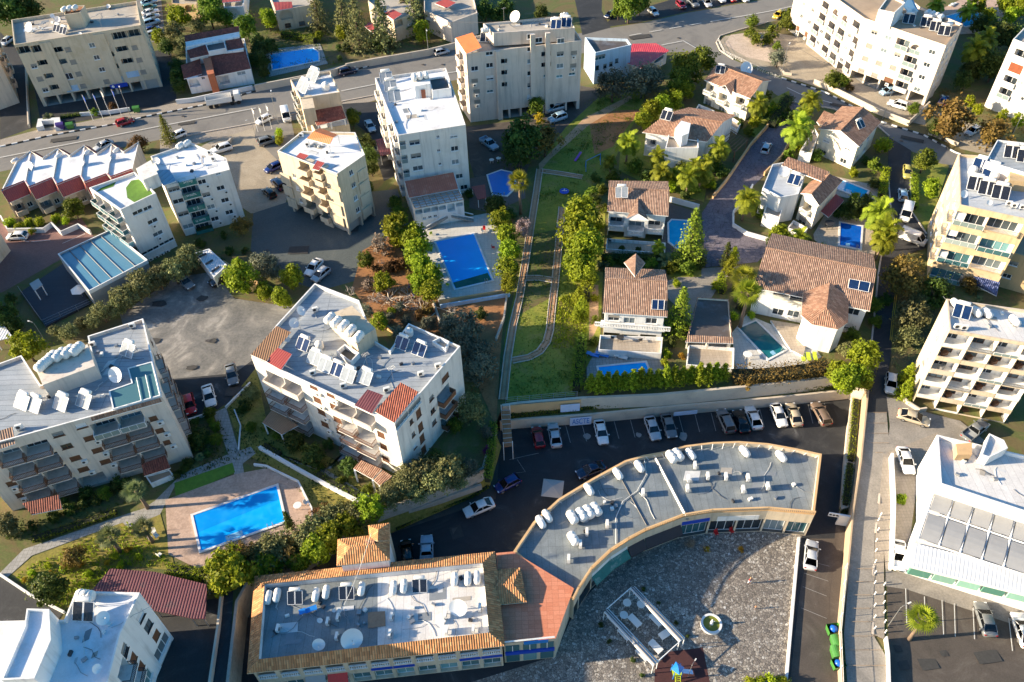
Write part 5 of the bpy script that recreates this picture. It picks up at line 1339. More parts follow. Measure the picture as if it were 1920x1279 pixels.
b.at(0,'bal',Q(22,(475,5),(490,60),(508,155),(522,250),(530,335)),2.2,2.3,rail='rsolid',out=0.9)
b.at(0,'win',Q(22,(288,40),(312,132),(337,225)),.9,1.1)
sunblind(b,0,Q(22,(228,60),(248,150),(278,240)),2.6,2.3);sunblind(b,0,Q(22,(575,65),(592,178),(607,285),(622,375)),3.0,2.4)
b.at(1,'win',Q(22,(715,15),(732,108),(748,205),(765,295)),1.1,1.2);sunblind(b,1,Q(22,(795,25),(808,115),(818,210),(830,305)),2.6,2.3)
b.carport(0,3,2.5,6);b.carport(1,2,2.5,6)
b.rows(4,'bal',12.6,3,4,[.3,.7],2.6,2.2,out=.8);b.finish()
b.pitched([[(575,260,16.6),(618,271,16.6),(625,258,17.6),(588,246,17.6)],[(625,258,17.6),(588,246,17.6),(600,240,16.8),(634,253,16.8)]],'sheet_orange',name='pavilion_roof')
for x,y in((577,261),(617,271),(634,254),(601,242)):q=P(x,y,16.5);MB().m('white_paint').box((q.x,q.y,15.4),(.15,.15,2.2)).build('pavilion_post',b.root)
b.pitched([Q(12,(285,1190,14.6),(330,1145,15.1),(395,1165,15.1),(350,1210,14.6))],'sheet_red',name='balcony_roof');b.pitched([Q(12,(420,1265,14.8),(460,1205,15.3),(515,1220,15.3),(470,1279,14.8))],'sheet_red',name='balcony_roof')
U=[((2,358),(46,340),(57,283),(30,302)),((54,352),(98,334),(109,278),(80,296)),((106,347),(150,330),(158,272),(131,291)),((158,343),(200,327),(209,269),(181,288)),((207,333),(248,318),(260,266),(232,284))]
for i,(fl,fr,br,bl)in enumerate(U):
 px=[fl,fr,br,bl]+([U[i-1][2],U[i-1][1]]if i else[])
 b=Bld('b8%d'%i,'terraced_house','red edged terraced house with white flat roof, %s from the left in its row'%ORD[i],px,6.8,'plaster_beige',roof='roof_white',par=.35,group='terraced houses',cap='plaster_bright')
 b.rows(0,'bal',4.6,3,2,[.3],2.2,2.2,rail='rsolid',out=1.3);b.rows(0,'win',4.5,3,2,[.75],1.1,1.2);b.finish()
 for e,dz,ou in[(0,2.5,1.5),(2,1.0,1.1)]+([(3,1.0,.9),(5,2.5,.4)]if i else[]):
  l_=b.edge(e)[2];b.pitched([[b.p3(e,0,7.0,.2),b.p3(e,l_,7.0,.2),b.p3(e,l_,7.0-dz,-ou),b.p3(e,0,7.0-dz,-ou)]],'sheet_red',.1,'tiled_skirt')
b=Bld('b9w','apartment_block','white apartment block with painted green balcony fronts in a column',[(311,348),(431,318),(424,296),(357,267),(282,293)],12.6,'plaster_white',roof='roof_white')
b.at(0,'win',Q(21,(1295,142),(1327,232),(1365,327),(1402,420)),2.7,1.1)
b.at(0,'bal',Q(21,(1400,62),(1430,155),(1465,250),(1500,340),(1530,430)),3.4,2.4,rail='rsolid',rm='green_awning',out=.7,rh=1.1)
b.at(0,'win',Q(21,(1515,85),(1548,182),(1582,272),(1612,362),(1655,130),(1688,222),(1720,312)),1.6,1.1,ac=3);b.at(0,'win',Q(21,(1635,20)),1,.8);b.finish()
b.pitched([Q(21,(1150,0,13.2),(1270,-10,13.4),(1322,78,13.2),(1225,112,12.9))],'sheet_blue',name='terrace_cover')
b=Bld('b9g','apartment_block','white apartment block with artificial grass rolled out on its roof',[(226,393),(292,362),(252,322),(167,352)],13.2,'plaster_white',roof='roof_white',cap='plaster_bright')
b.at(0,'win',Q(21,(1033,312),(1102,284)),2.1,.9);b.at(0,'win',Q(21,(1145,380),(1185,472)),2.1,1.0,ac=2);b.at(0,'win',Q(21,(1120,602),(1243,537)),4.2,.7)
b.at(0,'ac',Q(21,(1130,660),(1175,640),(1215,622),(1255,600)),.8,.6)
b.rows(3,'bal',11.4,3,4,[.22,.5,.8],3.0,2.3,rail='rglass',out=1.2,gm='glass_teal');b.rows(1,'win',11,3,4,[.3,.7],1.2,1.2);b.finish()
b.block('stair_tower',[(268,338),(296,326),(283,300),(255,316)],12.5,15.2)
MB().m('turf').face([(q.x,q.y,12.64)for q in PP(Q(21,(955,205),(1010,240),(1145,175),(1100,110),(1040,65),(985,75),(945,130)),12.6)]).build('artificial_grass',b.root)
MB().m('turf').face([(q.x,q.y,12.64)for q in PP(Q(21,(710,165),(760,130),(870,85),(850,120),(775,145)),12.6)]).build('artificial_grass',b.root)
b=Bld('b10','restaurant_hall','low hall with blue glazed roof panels and white fabric side walls',[(166,546),(276,488),(205,431),(108,476)],4.6,'fabric_grey',par=.35,roof='roof_glazed',cap='white_paint')
b.finish();b.band(0,3.9,.8,.1,'white_paint',name='fascia');b.band(1,3.9,.8,.1,'white_paint',name='fascia')
for i in range(1,5):
 MB().m('dark_metal').tube([P(108+97*i/5,476-45*i/5,4.35),P(166+110*i/5,546-58*i/5,4.35)],.07,4).build('glazing_bar',b.root)
b=Bld('b28','apartment_block','cream and white apartment block with five white tanks in a row on its roof tower',[(740,794),(863,649),(766,606),(731,656),(704,640),(673,563),(590,531),(520,607),(471,669)],13.8,'plaster_white',par=.7,roof='roof_felt_blue',cap='plaster_bright')
b.at(8,'bal',Q(32,(150,282),(280,338)),3.6,2.3,rail='rsolid',rm='plaster_pink',out=1.2)
b.at(8,'bal',Q(32,(168,372),(312,432),(195,460),(335,520),(228,548),(365,608)),3.4,2.3,rail='rbars',rm='brown_wood',out=1.3)
b.at(8,'shut',Q(32,(430,338),(460,440),(490,530),(516,622),(557,397),(585,492),(610,588),(630,678)),1.5,1.2,fm='brown_wood',ac=3)
b.at(8,'bal',Q(32,(672,500),(815,560)),4.0,2.2,rail='rsolid',rm='plaster_pink',out=1.2)
b.at(8,'bal',Q(32,(682,612),(825,690),(705,702),(850,778),(725,792),(872,862)),3.8,2.3,rail='rbars',rm='brown_wood',out=1.2)
b.at(8,'shut',Q(32,(937,700),(957,790),(972,882)),1.3,1.3,fm='brown_wood')
b.at(0,'win',Q(32,(1165,602),(1180,697),(1192,787)),.8,1.0,fm='brown_wood');b.at(0,'shut',Q(32,(1220,540),(1235,642),(1246,728),(1258,815)),1.2,1.9,fm='brown_wood')
b.at(0,'win',Q(32,(1315,425),(1326,520),(1336,607)),1.1,1.0,fm='brown_wood');b.at(0,'bal',Q(32,(1405,395),(1420,482),(1432,570)),3.4,2.2,rail='rsolid',rm='brown_wood',out=1.2)
b.at(0,'win',Q(32,(1090,600),(1185,490)),3.4,1.3,gm='glass_teal');b.at(0,'shut',Q(32,(1420,272)),1.9,1.2,fm='brown_wood')
b.finish()
b.pitched([[(470,665,14.3),(518,611,14.3),(546,623,14.3),(500,678,14.3)]],'sheet_brown',name='pergola_roof');b.pitched([[(497,677,14.1),(521,652,14.7),(547,664,14.7),(527,694,14.1)]],'sheet_red',name='terrace_roof')
b.pitched([[(664,760,14.0),(689,730,14.8),(719,741,14.8),(697,776,14.0)]],'sheet_maroon',name='terrace_roof');b.pitched([[(703,772,14.5),(751,717,15.3),(785,735,15.1),(739,793,14.2)]],'tile_red',name='terrace_roof')
b.block('stair_tower',[(668,640),(704,616),(660,573),(616,590)],13,16.3,'plaster_cream');b.block('light_well',Q(32,(600,75),(665,20),(775,85),(710,155)),13,14.2,'plaster_bright',.9,'interior')
b.block('light_well',Q(22,(1318,1279),(1380,1245),(1450,1279),(1420,1340)),13,14,'plaster_bright',.8,'roof_dirty')
b.pitched([Q(32,(730,955,3.2),(785,890,3.5),(945,960,3.5),(875,1035,3.2)),Q(32,(880,1040,3.2),(950,965,3.5),(1020,1010,3.5),(930,1085,3.2))],'tile_terra',name='porch_roof')
for p in Q(32,(740,965),(875,1040),(925,1085)):q=P(*p,3.1);MB().m('white_paint').box((q.x,q.y,1.5),(.25,.25,3.0)).build('porch_post',b.root)
b.pitched([Q(32,(45,610,3.0),(125,505,3.4),(320,630,3.4),(195,700,3.0))],'sheet_brown',name='porch_roof')
for p in Q(32,(60,612),(190,695)):q=P(*p,2.9);MB().m('white_paint').box((q.x,q.y,1.4),(.2,.2,2.9)).build('porch_post',b.root)
b=Bld('b29','apartment_block','wide pink white block with felt roof and brown balcony railings at the left edge',[(-70,848),(304,744),(268,597),(164,630),(176,690),(76,722),(40,666),(-70,706)],15.0,'plaster_pink',par=.6,roof='roof_felt_blue',cap='plaster_bright')
b.at(0,'bal',Q(31,(790,640),(985,585)),3.5,2.4,rail='rglass',out=1.1)
b.at(0,'bal',Q(31,(855,715),(1045,655),(912,805),(1092,742),(970,895),(1150,825)),3.45,2.2,rail='rbars',rm='brown_wood',out=1.1)
b.at(0,'bal',Q(31,(275,800),(95,850)),3.6,2.3,rail='rbars',rm='brown_wood',out=1.1)
b.at(0,'bal',Q(31,(165,950),(355,888),(235,1045),(425,980),(290,1140),(492,1075)),3.45,2.2,rail='rbars',rm='brown_wood',out=1.1)
b.at(0,'win',Q(31,(435,697),(610,635),(500,787)),1.5,1.0,fm='brown_wood')
b.at(0,'shut',Q(31,(670,727),(565,877),(730,817),(625,960),(790,902),(1140,582),(1190,672),(1240,762)),1.5,1.0,fm='brown_wood',ac=3)
b.at(0,'shut',Q(31,(90,1065),(160,1150)),1.5,1.0,fm='brown_wood',ac=2)
b.at(0,'dark',Q(31,(690,1040)),4,2.4,depth=2.5)
b.rows(1,'bal',12.6,3,4,[.25,.55],3.4,2.2,rail='rbars',rm='brown_wood',out=1.0);b.rows(1,'shut',12.6,3,4,[.82],1.3,1.2,fm='brown_wood');b.finish()
b.block('stair_tower',[(80,722),(178,686),(164,645),(66,690)],14.3,17.2,None);MB().m('interior').box(tuple(P(115,697,15.6)),(1.0,.12,2.0),b.rot(0)).build('roof_door',b.root)
b.block('glazed_terrace',Q(31,(845,510),(1205,405),(1140,150),(955,200),(985,310),(815,370)),14.6,15.35,'plaster_bright',.1,'glass_teal')
for i in range(5):MB().m('white_paint').tube([P(222+i*17,738+26-i*5-(0 if i<2 else 46),15.4),P(230+i*17.5,762-i*5.2,15.4)],.07,4).build('glazing_bar',b.root)
b.pitched([Q(31,(690,600,14.4),(680,570,15.1),(1200,425,15.1),(1215,455,14.4))],'tile_brown',name='tile_awning');b.pitched([Q(31,(0,810,14.5),(0,670,15.3),(95,640,15.3),(115,770,14.5))],'tile_brown',name='tile_awning')
b.pitched([Q(31,(1080,1012,2.7),(1060,922,3.6),(1240,852,3.6),(1278,950,2.7))],'tile_maroon',name='porch_roof');b.pitched([Q(31,(235,1300,2.7),(165,1215,3.6),(440,1150,3.6),(465,1255,2.7))],'tile_maroon',name='porch_roof')
b.block('porch',Q(31,(1130,1070),(1300,1000),(1270,960),(1090,1010)),0,1.1,'plaster_bright',.2,'roof_brown')
b=Bld('b30','apartment_block','bright white block with a tank and solar panels, cut off by the bottom left corner',[(186,1340),(225,1188),(262,1111),(142,1108),(120,1162),(-70,1166),(-90,1340)],13.0,'plaster_bright',par=.6,roof='roof_white')
b.at(1,'win',Q(41,(1055,785),(1112,858)),1.4,1.5,fm='dark_metal');b.at(1,'shut',Q(41,(1172,930)),1.3,1.5,fm='brown_wood');b.at(0,'win',Q(41,(935,1040)),1.4,1.6,fm='dark_metal');b.at(0,'shut',Q(41,(1002,1105),(1060,1170)),1.3,1.7,fm='brown_wood')
b.at(1,'win',Q(41,(1215,1012),(1268,1085)),3.4,2.0,gm='glass');b.at(0,'win',Q(41,(1120,1210)),3.0,2.0,gm='glass_teal')
b.at(0,'bal',Q(41,(930,1190),(995,1250)),2.6,2.3,rail='rbars',rm='dark_metal',out=1.0,fm='dark_metal');b.finish()
b.block('stair_tower',[(2,1275),(64,1272),(95,1200),(92,1142),(50,1141),(45,1175)],12,15.6,None,.5,'roof_white')
canopy('lean_to_shed','long low shed roof of faded maroon metal sheets beneath the two fan palms','shed',[(207,1066),(290,1072),(388,1096),(385,1160),(362,1160),(290,1145),(172,1107)],2.6,'sheet_maroon',pm='grey_metal')
b=Bld('b11','house','small white house with dark flat roof beside the pink red metal roof',[(1116,99),(1184,84),(1176,73),(1097,70)],8.5,'plaster_shadeblue',roof='roof_dark')
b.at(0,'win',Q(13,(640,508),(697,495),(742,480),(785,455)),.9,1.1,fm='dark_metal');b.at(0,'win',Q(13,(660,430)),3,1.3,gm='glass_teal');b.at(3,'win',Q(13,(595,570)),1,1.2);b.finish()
b=Bld('b11r','restaurant','low restaurant with a broad pink red metal roof at the road junction',[(1201,126),(1251,96),(1227,84),(1186,85),(1172,114)],3.4,'plaster_bright',par=.1,roof='sheet_pinkred')
b.rows(0,'bal',2.0,3,1,[.25,.7],4,2.1,rail='rsolid',rm='plaster_bright');b.finish();b.pitched([[(1168,116,3.75),(1203,129,3.75),(1255,95,3.75),(1230,81,3.75),(1186,82,3.75)]],'sheet_pinkred')
b=Bld('b12','apartment_block','large bent pale apartment block with brown flat roof beyond the road',[(1500,-52),(1621,34),(1774,85),(1806,45),(1725,12),(1620,-75)],15.5,'plaster_pink',roof='roof_brown',cap='roof_brown')
b.at(1,'win',Q(14,(797,245),(902,285),(868,380),(970,413),(1230,392),(1190,487),(1153,580),(1117,672)),1.6,1.1);b.at(1,'shut',Q(14,(760,345),(730,440),(700,530),(833,475),(800,565),(938,508)),1.6,1.1,ac=0);b.at(1,'shut',Q(14,(905,600)),2.3,1.1,fm='brown_wood',ac=2)
b.at(1,'bal',Q(14,(1008,332),(1065,460),(1035,558),(1000,648)),3.2,2.3,rail='rglass',out=.5);b.at(1,'arch',Q(14,(1105,372)),2.6,2.3,rail='rglass')
b.at(0,'win',Q(14,(270,32),(250,122),(335,75),(310,167),(400,237),(375,322),(610,268),(580,360),(550,450)),1.3,1.1);b.at(0,'shut',Q(14,(225,212),(287,255)),1.3,1.2,fm='brown_wood',ac=2)
b.at(0,'bal',Q(14,(430,50),(405,137),(358,217),(335,302),(475,200),(447,287),(425,377),(545,250),(515,340),(485,432),(660,195),(660,320),(630,415),(600,505)),2.7,2.3,rail='rglass',out=.5);b.at(0,'arch',Q(14,(505,108),(575,155)),2.4,2.5,rail='rglass')
b.carport(0,6,2.6,6);b.carport(1,5,2.6,6);b.rows(2,'win',13.4,3,4,[.25,.5,.75],1.3,1.1);b.finish()
b.block('stair_tower',Q(14,(830,70),(950,95),(1030,20),(910,-40)),15,19,'plaster_bright',.4,'roof_brown');b.pitched([Q(14,(1000,30,18.4),(1060,-60,18.4),(1130,80,15.6),(1070,110,15.6))],'sheet_blue',name='stair_roof')
b=Bld('b13','apartment_block','pale grey apartment block at the right edge above the clipped round trees',[(1900,73),(2020,117),(2060,70),(1938,33)],17.0,'plaster_white',roof='roof_dirty')
b.at(0,'bal',Q(14,(1895,415),(1812,610),(1775,700)),3.0,2.3,rail='rglass',out=.5);b.at(0,'shut',Q(14,(1858,512)),3,2.0,fm='door_brown');b.at(0,'win',Q(14,(1895,622),(1918,745)),1.5,.9);b.rows(3,'win',14,3,4,[.5],1.2,1.2);b.finish()
b=Bld('b22','apartment_block','ochre yellow apartment block with wide glazed balconies and crowded solar panels on top',[(1800,384),(1935,413),(1960,300),(1797,289)],17.0,'plaster_yellow',base=-.5,par=.5,roof='roof_felt',cap='plaster_cream')
b.inner='plaster_bright';b.at(0,'bal',Q(24,(1508,372),(1452,510)),5.4,2.65,dh=2.45,dw=.96,depth=1.1,rail='rglass',rm='plaster_yellow',out=.4);b.at(0,'bal',Q(24,(1398,655),(1338,790)),5.4,2.65,dh=2.45,dw=.96,depth=1.1,rail='rglass',out=.4,gm='glass_teal')
b.at(0,'bal',Q(24,(1765,422),(1645,705)),5.3,2.65,dh=2.4,dw=.9,depth=1.3,rail='rbars',rm='plaster_yellow',out=.4);b.at(0,'bal',Q(24,(1705,575)),5.3,2.65,dh=2.4,dw=.9,depth=1.3,rail='rglass',out=.4,gm='glass_teal')
b.rows(3,'win',14.6,2.95,5,[.12,.34,.56,.78],1.4,1.2);b.rows(3,'bal',14.2,2.95,4,[.93],2.0,2.1,rail='rbars',rm='grey_metal',out=.9);b.finish()
b.block('penthouse',[(1848,302),(1960,335),(1990,275),(1870,262)],16,19.2,'plaster_bright',.4,'roof_felt_blue');b.block('roof_room',[(1893,338),(1960,345),(1960,310),(1895,300)],16,18.6,'plaster_tan')
b.pitched([Q(24,(1540,850,1.0),(1540,790,3.0),(1740,830,3.0),(1715,940,1.0))],'tile_blue' if tile_mat('tile_blue',(0.1,0.13,0.3),(0.16,0.2,0.4))else '',name='porch_roof')
b=Bld('b33','apartment_block','tan building in shade behind the ochre yellow block',[(1884,470),(1990,498),(2000,430),(1892,405)],8.0,'plaster_tan',base=-.5,roof='roof_brown')
b.rows(0,'win',5.8,3,2,[.25,.75],1.5,1);b.finish()
b=Bld('b23','apartment_block','pale apartment block with a grid of deep open balconies at the right edge',[(1781,619),(1975,652),(1975,588),(1775,560)],17.0,'plaster_cream',base=-1.5,par=.5,roof='roof_silver',cap='plaster_beige')
b.inner='plaster_bright'
for r_ in range(6):
 for c_ in range(4):
  k=(r_*7+c_*5+r_*c_)%6;b.rows(0,'bal',15.1-r_*2.95,3,1,[(c_+.5)/4],3.4,2.6,dh=2.3,rail='rglass' if k in(0,4)and c_>1 else('rbars' if k==5 else 'rsolid'),rm=('plaster_bright','plaster_cream','plaster_beige','plaster_bright','plaster_white','grey_metal')[k],out=.25,rh=.55+.1*(k%4),depth=1.9,fm='brown_wood' if k%2 else 'white_paint',dw=.5+.1*(k%4))
  if k in(1,2,5):q=b.p3(0,b.edge(0)[2]*(c_+.5)/4+.6*(k-2),15.1-r_*2.95-.8,.9);MB().m(('fabric_white','brown_wood','grey_metal')[k%3]).box(tuple(q),(1.0,.6,.7),.3*k).build('balcony_furniture',b.root)
b.rows(3,'win',14.5,2.95,5,[.5],1.2,1.2);b.finish()
b=Bld('b24','office_building','bright white building with grey fabric roof panels and a ribbed metal front roof',[(1763,907),(2000,985),(2000,872),(1757,815)],8.2,'plaster_bright',base=-3.4,par=.7,roof='roof_silver');b.finish()
b.block('stair_tower',Q(34,(1600,850),(1660,870),(1800,800),(1770,740),(1660,690)),7.6,9.6,'plaster_bright',.4,'roof_silver');b.block('parapet_block',Q(34,(1420,850),(1530,850),(1530,760),(1410,770)),7.6,8.9,'wall_orange')
b.block('lower_storey',[(1713,1022),(1990,1102),(2010,975),(1745,935)],-5,4.6,'plaster_bright')
TL,TR_,BR_,BL_=P(1757,906,5.6),P(1985,985,5.6),P(1965,1092,5.2),P(1721,1012,5.2)
def bil(u,v):return(TL*(1-u)+TR_*u)*(1-v)+(BL_*(1-u)+BR_*u)*v
for r_ in range(2):
 for c_ in range(6):
  mb=MB().m('fabric_grey');n=5;u0,u1,v0,v1=c_/6+.012,(c_+1)/6-.012,r_/2+.03,(r_+1)/2-.03
  for k in range(n):
   a,c=k/n,(k+1)/n;h0,h1=.25*math.sin(math.pi*a),.25*math.sin(math.pi*c);va,vc=v0+(v1-v0)*a,v0+(v1-v0)*c
   mb.face([bil(u0,vc)+Vector((0,0,h1)),bil(u1,vc)+Vector((0,0,h1)),bil(u1,va)+Vector((0,0,h0)),bil(u0,va)+Vector((0,0,h0))])
  mb.build('fabric_panel',b.root)
for c_ in range(7):MB().m('white_paint').tube([bil(c_/6,0),bil(c_/6,1)],.14,4).build('roof_beam',b.root)
for r_ in range(3):MB().m('white_paint').tube([bil(0,r_/2),bil(1,r_/2)],.14,4).build('roof_beam',b.root)
b.pitched([[(1713,1018,5.0),(1990,1088,5.0),(1985,1130,3.6),(1710,1062,3.6)]],'sheet_white',.5,'metal_roof')
fa,fb=P(1707,1062,2.2),P(1990,1130,2.2)
for i in range(6):
 p0,p1=fa.lerp(fb,i/6+.012),fa.lerp(fb,(i+1)/6-.012);MB().m('glass_green').slab([p0+Vector((0,.3,0)),p1+Vector((0,.3,0)),p1,p0],2.0).build('shop_window',b.root)
ARC=[(1076,1126),(1086,1106),(1110,1069),(1145,1036),(1178,1015),(1210,998),(1280,971),(1335,962),(1440,958),(1527,966)]
b=Bld('b25','shopping_arcade','curved single storey shopping arcade with grey flat roof around the stone plaza',ARC+[(1541,851),(1490,840),(1440,831),(1385,827),(1335,829),(1285,835),(1242,847),(1207,853),(1172,863),(1110,897),(1047,935),(1000,978),(962,1034)],0.9,'plaster_cream',base=LOW,par=.75,roof='roof_felt_grey',pt=.35,cap='wall_orange')
b.inner='interior'
for e in range(9):
 l=b.edge(e)[2];n=max(1,round(l/3.6))
 for k in range(n):
  u=(k+.5)*l/n;fm='white_paint' if e>=6 else 'dark_metal'
  if b.hole(e,u,LOW+.15,l/n-.3,3.3,.6):b.add(e,'door',u,LOW+.16,.5,l/n-.35,3.2,fm,'glass' if(k+e)%3 else 'glass_teal')
 if e in(4,5):b.put(e,'awn',(l/2,-1.5),l-.2,1.3,fm='dark_awning')
 if e in(2,3):b.put(e,'plain',(l/2,-.75),l-.1,.8,fm='plaster_bright');b.put(e,'awn',(l/2,-1.7),l-.1,1.1,fm='green_awning')
 if e==6:b.put(e,'plain',(l/2,-.75),l-.2,.9,fm='blue_sign')
 if e==7:b.put(e,'plain',(l/2,-.75),l*.75,1.2,fm='plaster_bright')
 b.add(e,'rbal',l/2,.92,.02,l,.8,'wall_orange')
b.finish()
MB().m('grey_metal').tube([P(1230,860,.5),P(1290,975,.5)],.22,4).build('roof_kerb',b.root);MB().m('dark_metal').tube([P(1155,880,.25),P(1212,985,.25)],.07,4).build('roof_seam',b.root)
MB().m('offwhite_plastic').tube([P(1208,860,.3),P(1212,890,.3),P(1195,920,.3),P(1168,940,.3),P(1155,970,.3),P(1155,1020,.3)],.06,5).build('roof_hose',b.root)
for i in range(26):
 t_=i/25;k=min(int(t_*11),10);f_=t_*11-k;A=[(1541,851),(1490,840),(1440,831),(1385,827),(1335,829),(1285,835),(1242,847),(1207,853),(1172,863),(1110,897),(1047,935),(1000,978)]
 p=P(A[k][0]*(1-f_)+A[k+1][0]*f_,A[k][1]*(1-f_)+A[k+1][1]*f_,.9);inn=(P(1330,900,.9)-p).normalized()
 MB().m('white_paint').tube([p+inn*.4,p+inn*1.0-Vector((0,0,.7))],.05,4).build('parapet_stay',b.root)
O=[(463,1263),(947,1211),(928,1034),(477,1080)];I=[(485,1236),(917,1186),(905,1055),(496,1095)]
b=Bld('b26','shopping_centre','long shopping building with orange tiled skirts round a white and grey flat roof',[(472,1257),(941,1206),(924,1038),(481,1084)],2.3,'plaster_cream',base=LOW,par=0.02,roof='roof_felt_grey')
for k in range(11):
 u=(k+.5)/11*b.edge(0)[2];w=b.edge(0)[2]/11
 b.put(0,'bal',(u,.3),w-.6,2.2,rail='rbal',rm='plaster_bright',depth=1.6)
 if b.hole(0,u,LOW+.2,w-.5,2.5,.6):b.add(0,'door',u,LOW+.22,.5,w-.55,2.4,'white_paint','glass_teal')
 if k in(5,6,9,10):b.put(0,'plain',(u,-1.45),w-.1,.7,fm='blue_sign')
 if k in(2,3):b.put(0,'awn',(u,-2.0),w-.3,1.2,fm='red_plastic' if k==3 else 'fabric_grey')
b.finish()
for i in range(4):
 j=(i+1)%4;b.pitched([[(*O[i],2.2),(*O[j],2.2),(*I[j],3.5),(*I[i],3.5)]],'tile_orange',.2,'tiled_skirt','plaster_cream')
iw=PP(I,3.5);iw=iw if area(iw)>0 else iw[::-1]
for i in range(4):
 j=(i+1)%4;a,c=iw[i],iw[j];MB().m('plaster_bright').face([(c.x,c.y,2.2),(a.x,a.y,2.2),(a.x,a.y,3.45),(c.x,c.y,3.45)]).build('parapet',b.root)
MB().m('roof_silver').face([(p.x,p.y,2.30)for p in[P(708,1072,2.3),P(708,1210,2.3),P(925,1187,2.3),P(912,1046,2.3)]]).build('pale_roof_half',b.root)
b.block('terrace_block',[(944,1207),(1042,1197),(1076,1103),(962,1034),(930,1037)],LOW,1.2,'plaster_cream',.0,'tile_floor')
F4=[(912,1136,1.9),(988,1129,1.9),(976,1064,1.9),(908,1070,1.9)];r0,r1=(930,1097,2.7),(962,1095,2.7)
b.pitched([[F4[0],F4[1],r1,r0],[F4[1],F4[2],r1],[F4[2],F4[3],r0,r1],[F4[3],F4[0],r0]],'tile_orange',.2,'hip_roof','plaster_cream')
e1_=[P(946,1209,1.2),P(1040,1199,1.2)];MB().m('plaster_bright').tube([e1_[0]+Vector((0,0,.8)),e1_[1]+Vector((0,0,.8))],.12,4).build('balustrade_rail',b.root)
w0,w1=P(944,1207,1.2),P(1042,1197,1.2);d_=(w1-w0).normalized();o_=Vector((d_.y,-d_.x,0));a_=math.atan2(d_.y,d_.x);L_=(w1-w0).length
for k in range(3):
 q=w0+d_*(L_*(k+.5)/3)+o_*.06;MB().m('glass_teal').box((q.x,q.y,-3.3),(L_/3-.5,.1,2.3),a_).build('shop_window',b.root);MB().m('glass_teal').box((q.x,q.y,-.35),(L_/3-.5,.1,1.6),a_).build('window',b.root);q+=o_*.06;MB().m('white_paint').box((q.x,q.y,-.35),(.1,.08,1.6),a_).build('window_mullion',b.root)
q=w0+d_*(L_/2)+o_*.15;MB().m('blue_sign').box((q.x,q.y,-1.65),(L_-.3,.22,.75),a_).build('sign_board',b.root);q=w0+d_*(L_*.62)+o_*.12;MB().m('blue_plastic').box((q.x,q.y,.95),(3.2,.12,.7),a_).build('sign_board',b.root)
b.block('tower',[(640,1060),(728,1051),(728,1000),(640,1010)],LOW,4.6,'plaster_bright');b.block('tower',[(694,1008),(728,1004),(728,984),(692,988)],LOW,4.7,'plaster_cream')
b.pitched([[(631,1061,4.7),(731,1050,4.7),(703,1021,6.2),(657,1026,6.2)],[(633,1011,4.7),(631,1061,4.7),(657,1026,6.2)],[(731,1050,4.7),(731,1000,4.7),(703,1021,6.2)],[(633,1011,4.7),(657,1026,6.2),(703,1021,6.2),(700,1003,4.7)]],'tile_orange',.2,'hip_roof','plaster_cream')
b.pitched([[(690,985,4.75),(693,1012,4.75),(708,1014,6.1),(709,993,6.1)],[(731,980,4.75),(731,1014,4.75),(708,1014,6.1),(709,993,6.1)],[(690,985,4.75),(731,980,4.75),(709,993,6.1)]],'tile_orange',.2,'hip_roof','plaster_cream')
MB().m('old_wood').face([(q.x,q.y,2.42)for q in PP([(690,1178),(723,1174),(722,1146),(690,1148)],2.4)]).build('roof_hatch',b.root)
def villa(key,label,eL,eR,rL,rR,ze,zr,wall='plaster_villa',tile='tile_brown',over=.45,base=0.0,name='villa'):
 """ridge roof house: front eave and ridge given in the photo, the back mirrored"""
 E1,E2,R1,R2=P(*eL,ze),P(*eR,ze),P(*rL,zr),P(*rR,zr)
 B1,B2=2*R1-E1,2*R2-E2;B1.z=B2.z=ze
 w=[Vector(p[:2])for p in(E1,E2,B2,B1)]
 b=Bld(key,name,label,None,ze,wall,base=base,world=offset_poly(w,over));b.ru=(E1,E2,R1,R2,B1,B2)
 b.pitched([[E1,E2,R2,R1],[B2,B1,R1,R2]],tile,.18)
 for A,B_,R_ in((b.poly[0],b.poly[3],R1),(b.poly[1],b.poly[2],R2)):
  inn=(R1-R2).normalized()*(over if R_ is R2 else-over);MB().m(wall).face([(*A,ze-.002),(*B_,ze-.002),(R_.x+inn.x,R_.y+inn.y,zr-.19)]).build('gable_wall',b.root)
 q=MB().m(tile);q.tube([R1,R2],.14,6);q.build('ridge_tiles',b.root)
 return b
b=villa('b14','cream two storey villa with brown tiled roof and tall dish by the road bend',(1321,150),(1407,185),(1344,121),(1430,153),6.2,8.2,tile='tile_terra')
b.at(0,'bal',Q(13,(1480,665),(1580,735),(1710,765)),2.4,2.2,rail='rbal',rm='plaster_bright',out=1.2);b.at(0,'win',Q(13,(1470,775),(1570,830),(1680,870)),1.8,1.9);b.rows(3,'win',4.4,3,2,[.5],1.2,1.2);b.finish(roof=False)
b.pitched([Q(13,(1520,660,6.2),(1600,640,7.4),(1675,590,7.6)),Q(13,(1645,722,6.2),(1600,640,7.4),(1675,590,7.6))],'tile_terra',name='porch_gable')
b.block('terrace',Q(13,(1560,890),(1690,980),(1720,920),(1600,850)),0,1.1,'plaster_bright',.6,'deck_tan');b.block('terrace',Q(13,(1370,830),(1490,890),(1520,830),(1400,780)),0,1.1,'plaster_bright',.6,'deck_tan')
b=villa('b15','white villa with a glazed roof kiosk over a flat terrace between brown tiled roofs',(1204,248),(1326,266),(1250,213),(1356,229),6.2,7.7,'plaster_bright','tile_terra')
b.at(0,'win',Q(13,(1200,1150)),1.8,1.2);b.at(0,'bal',Q(13,(1045,1080)),2.2,2.2,rail='rbal',rm='plaster_bright',out=1.2);b.finish(roof=False)
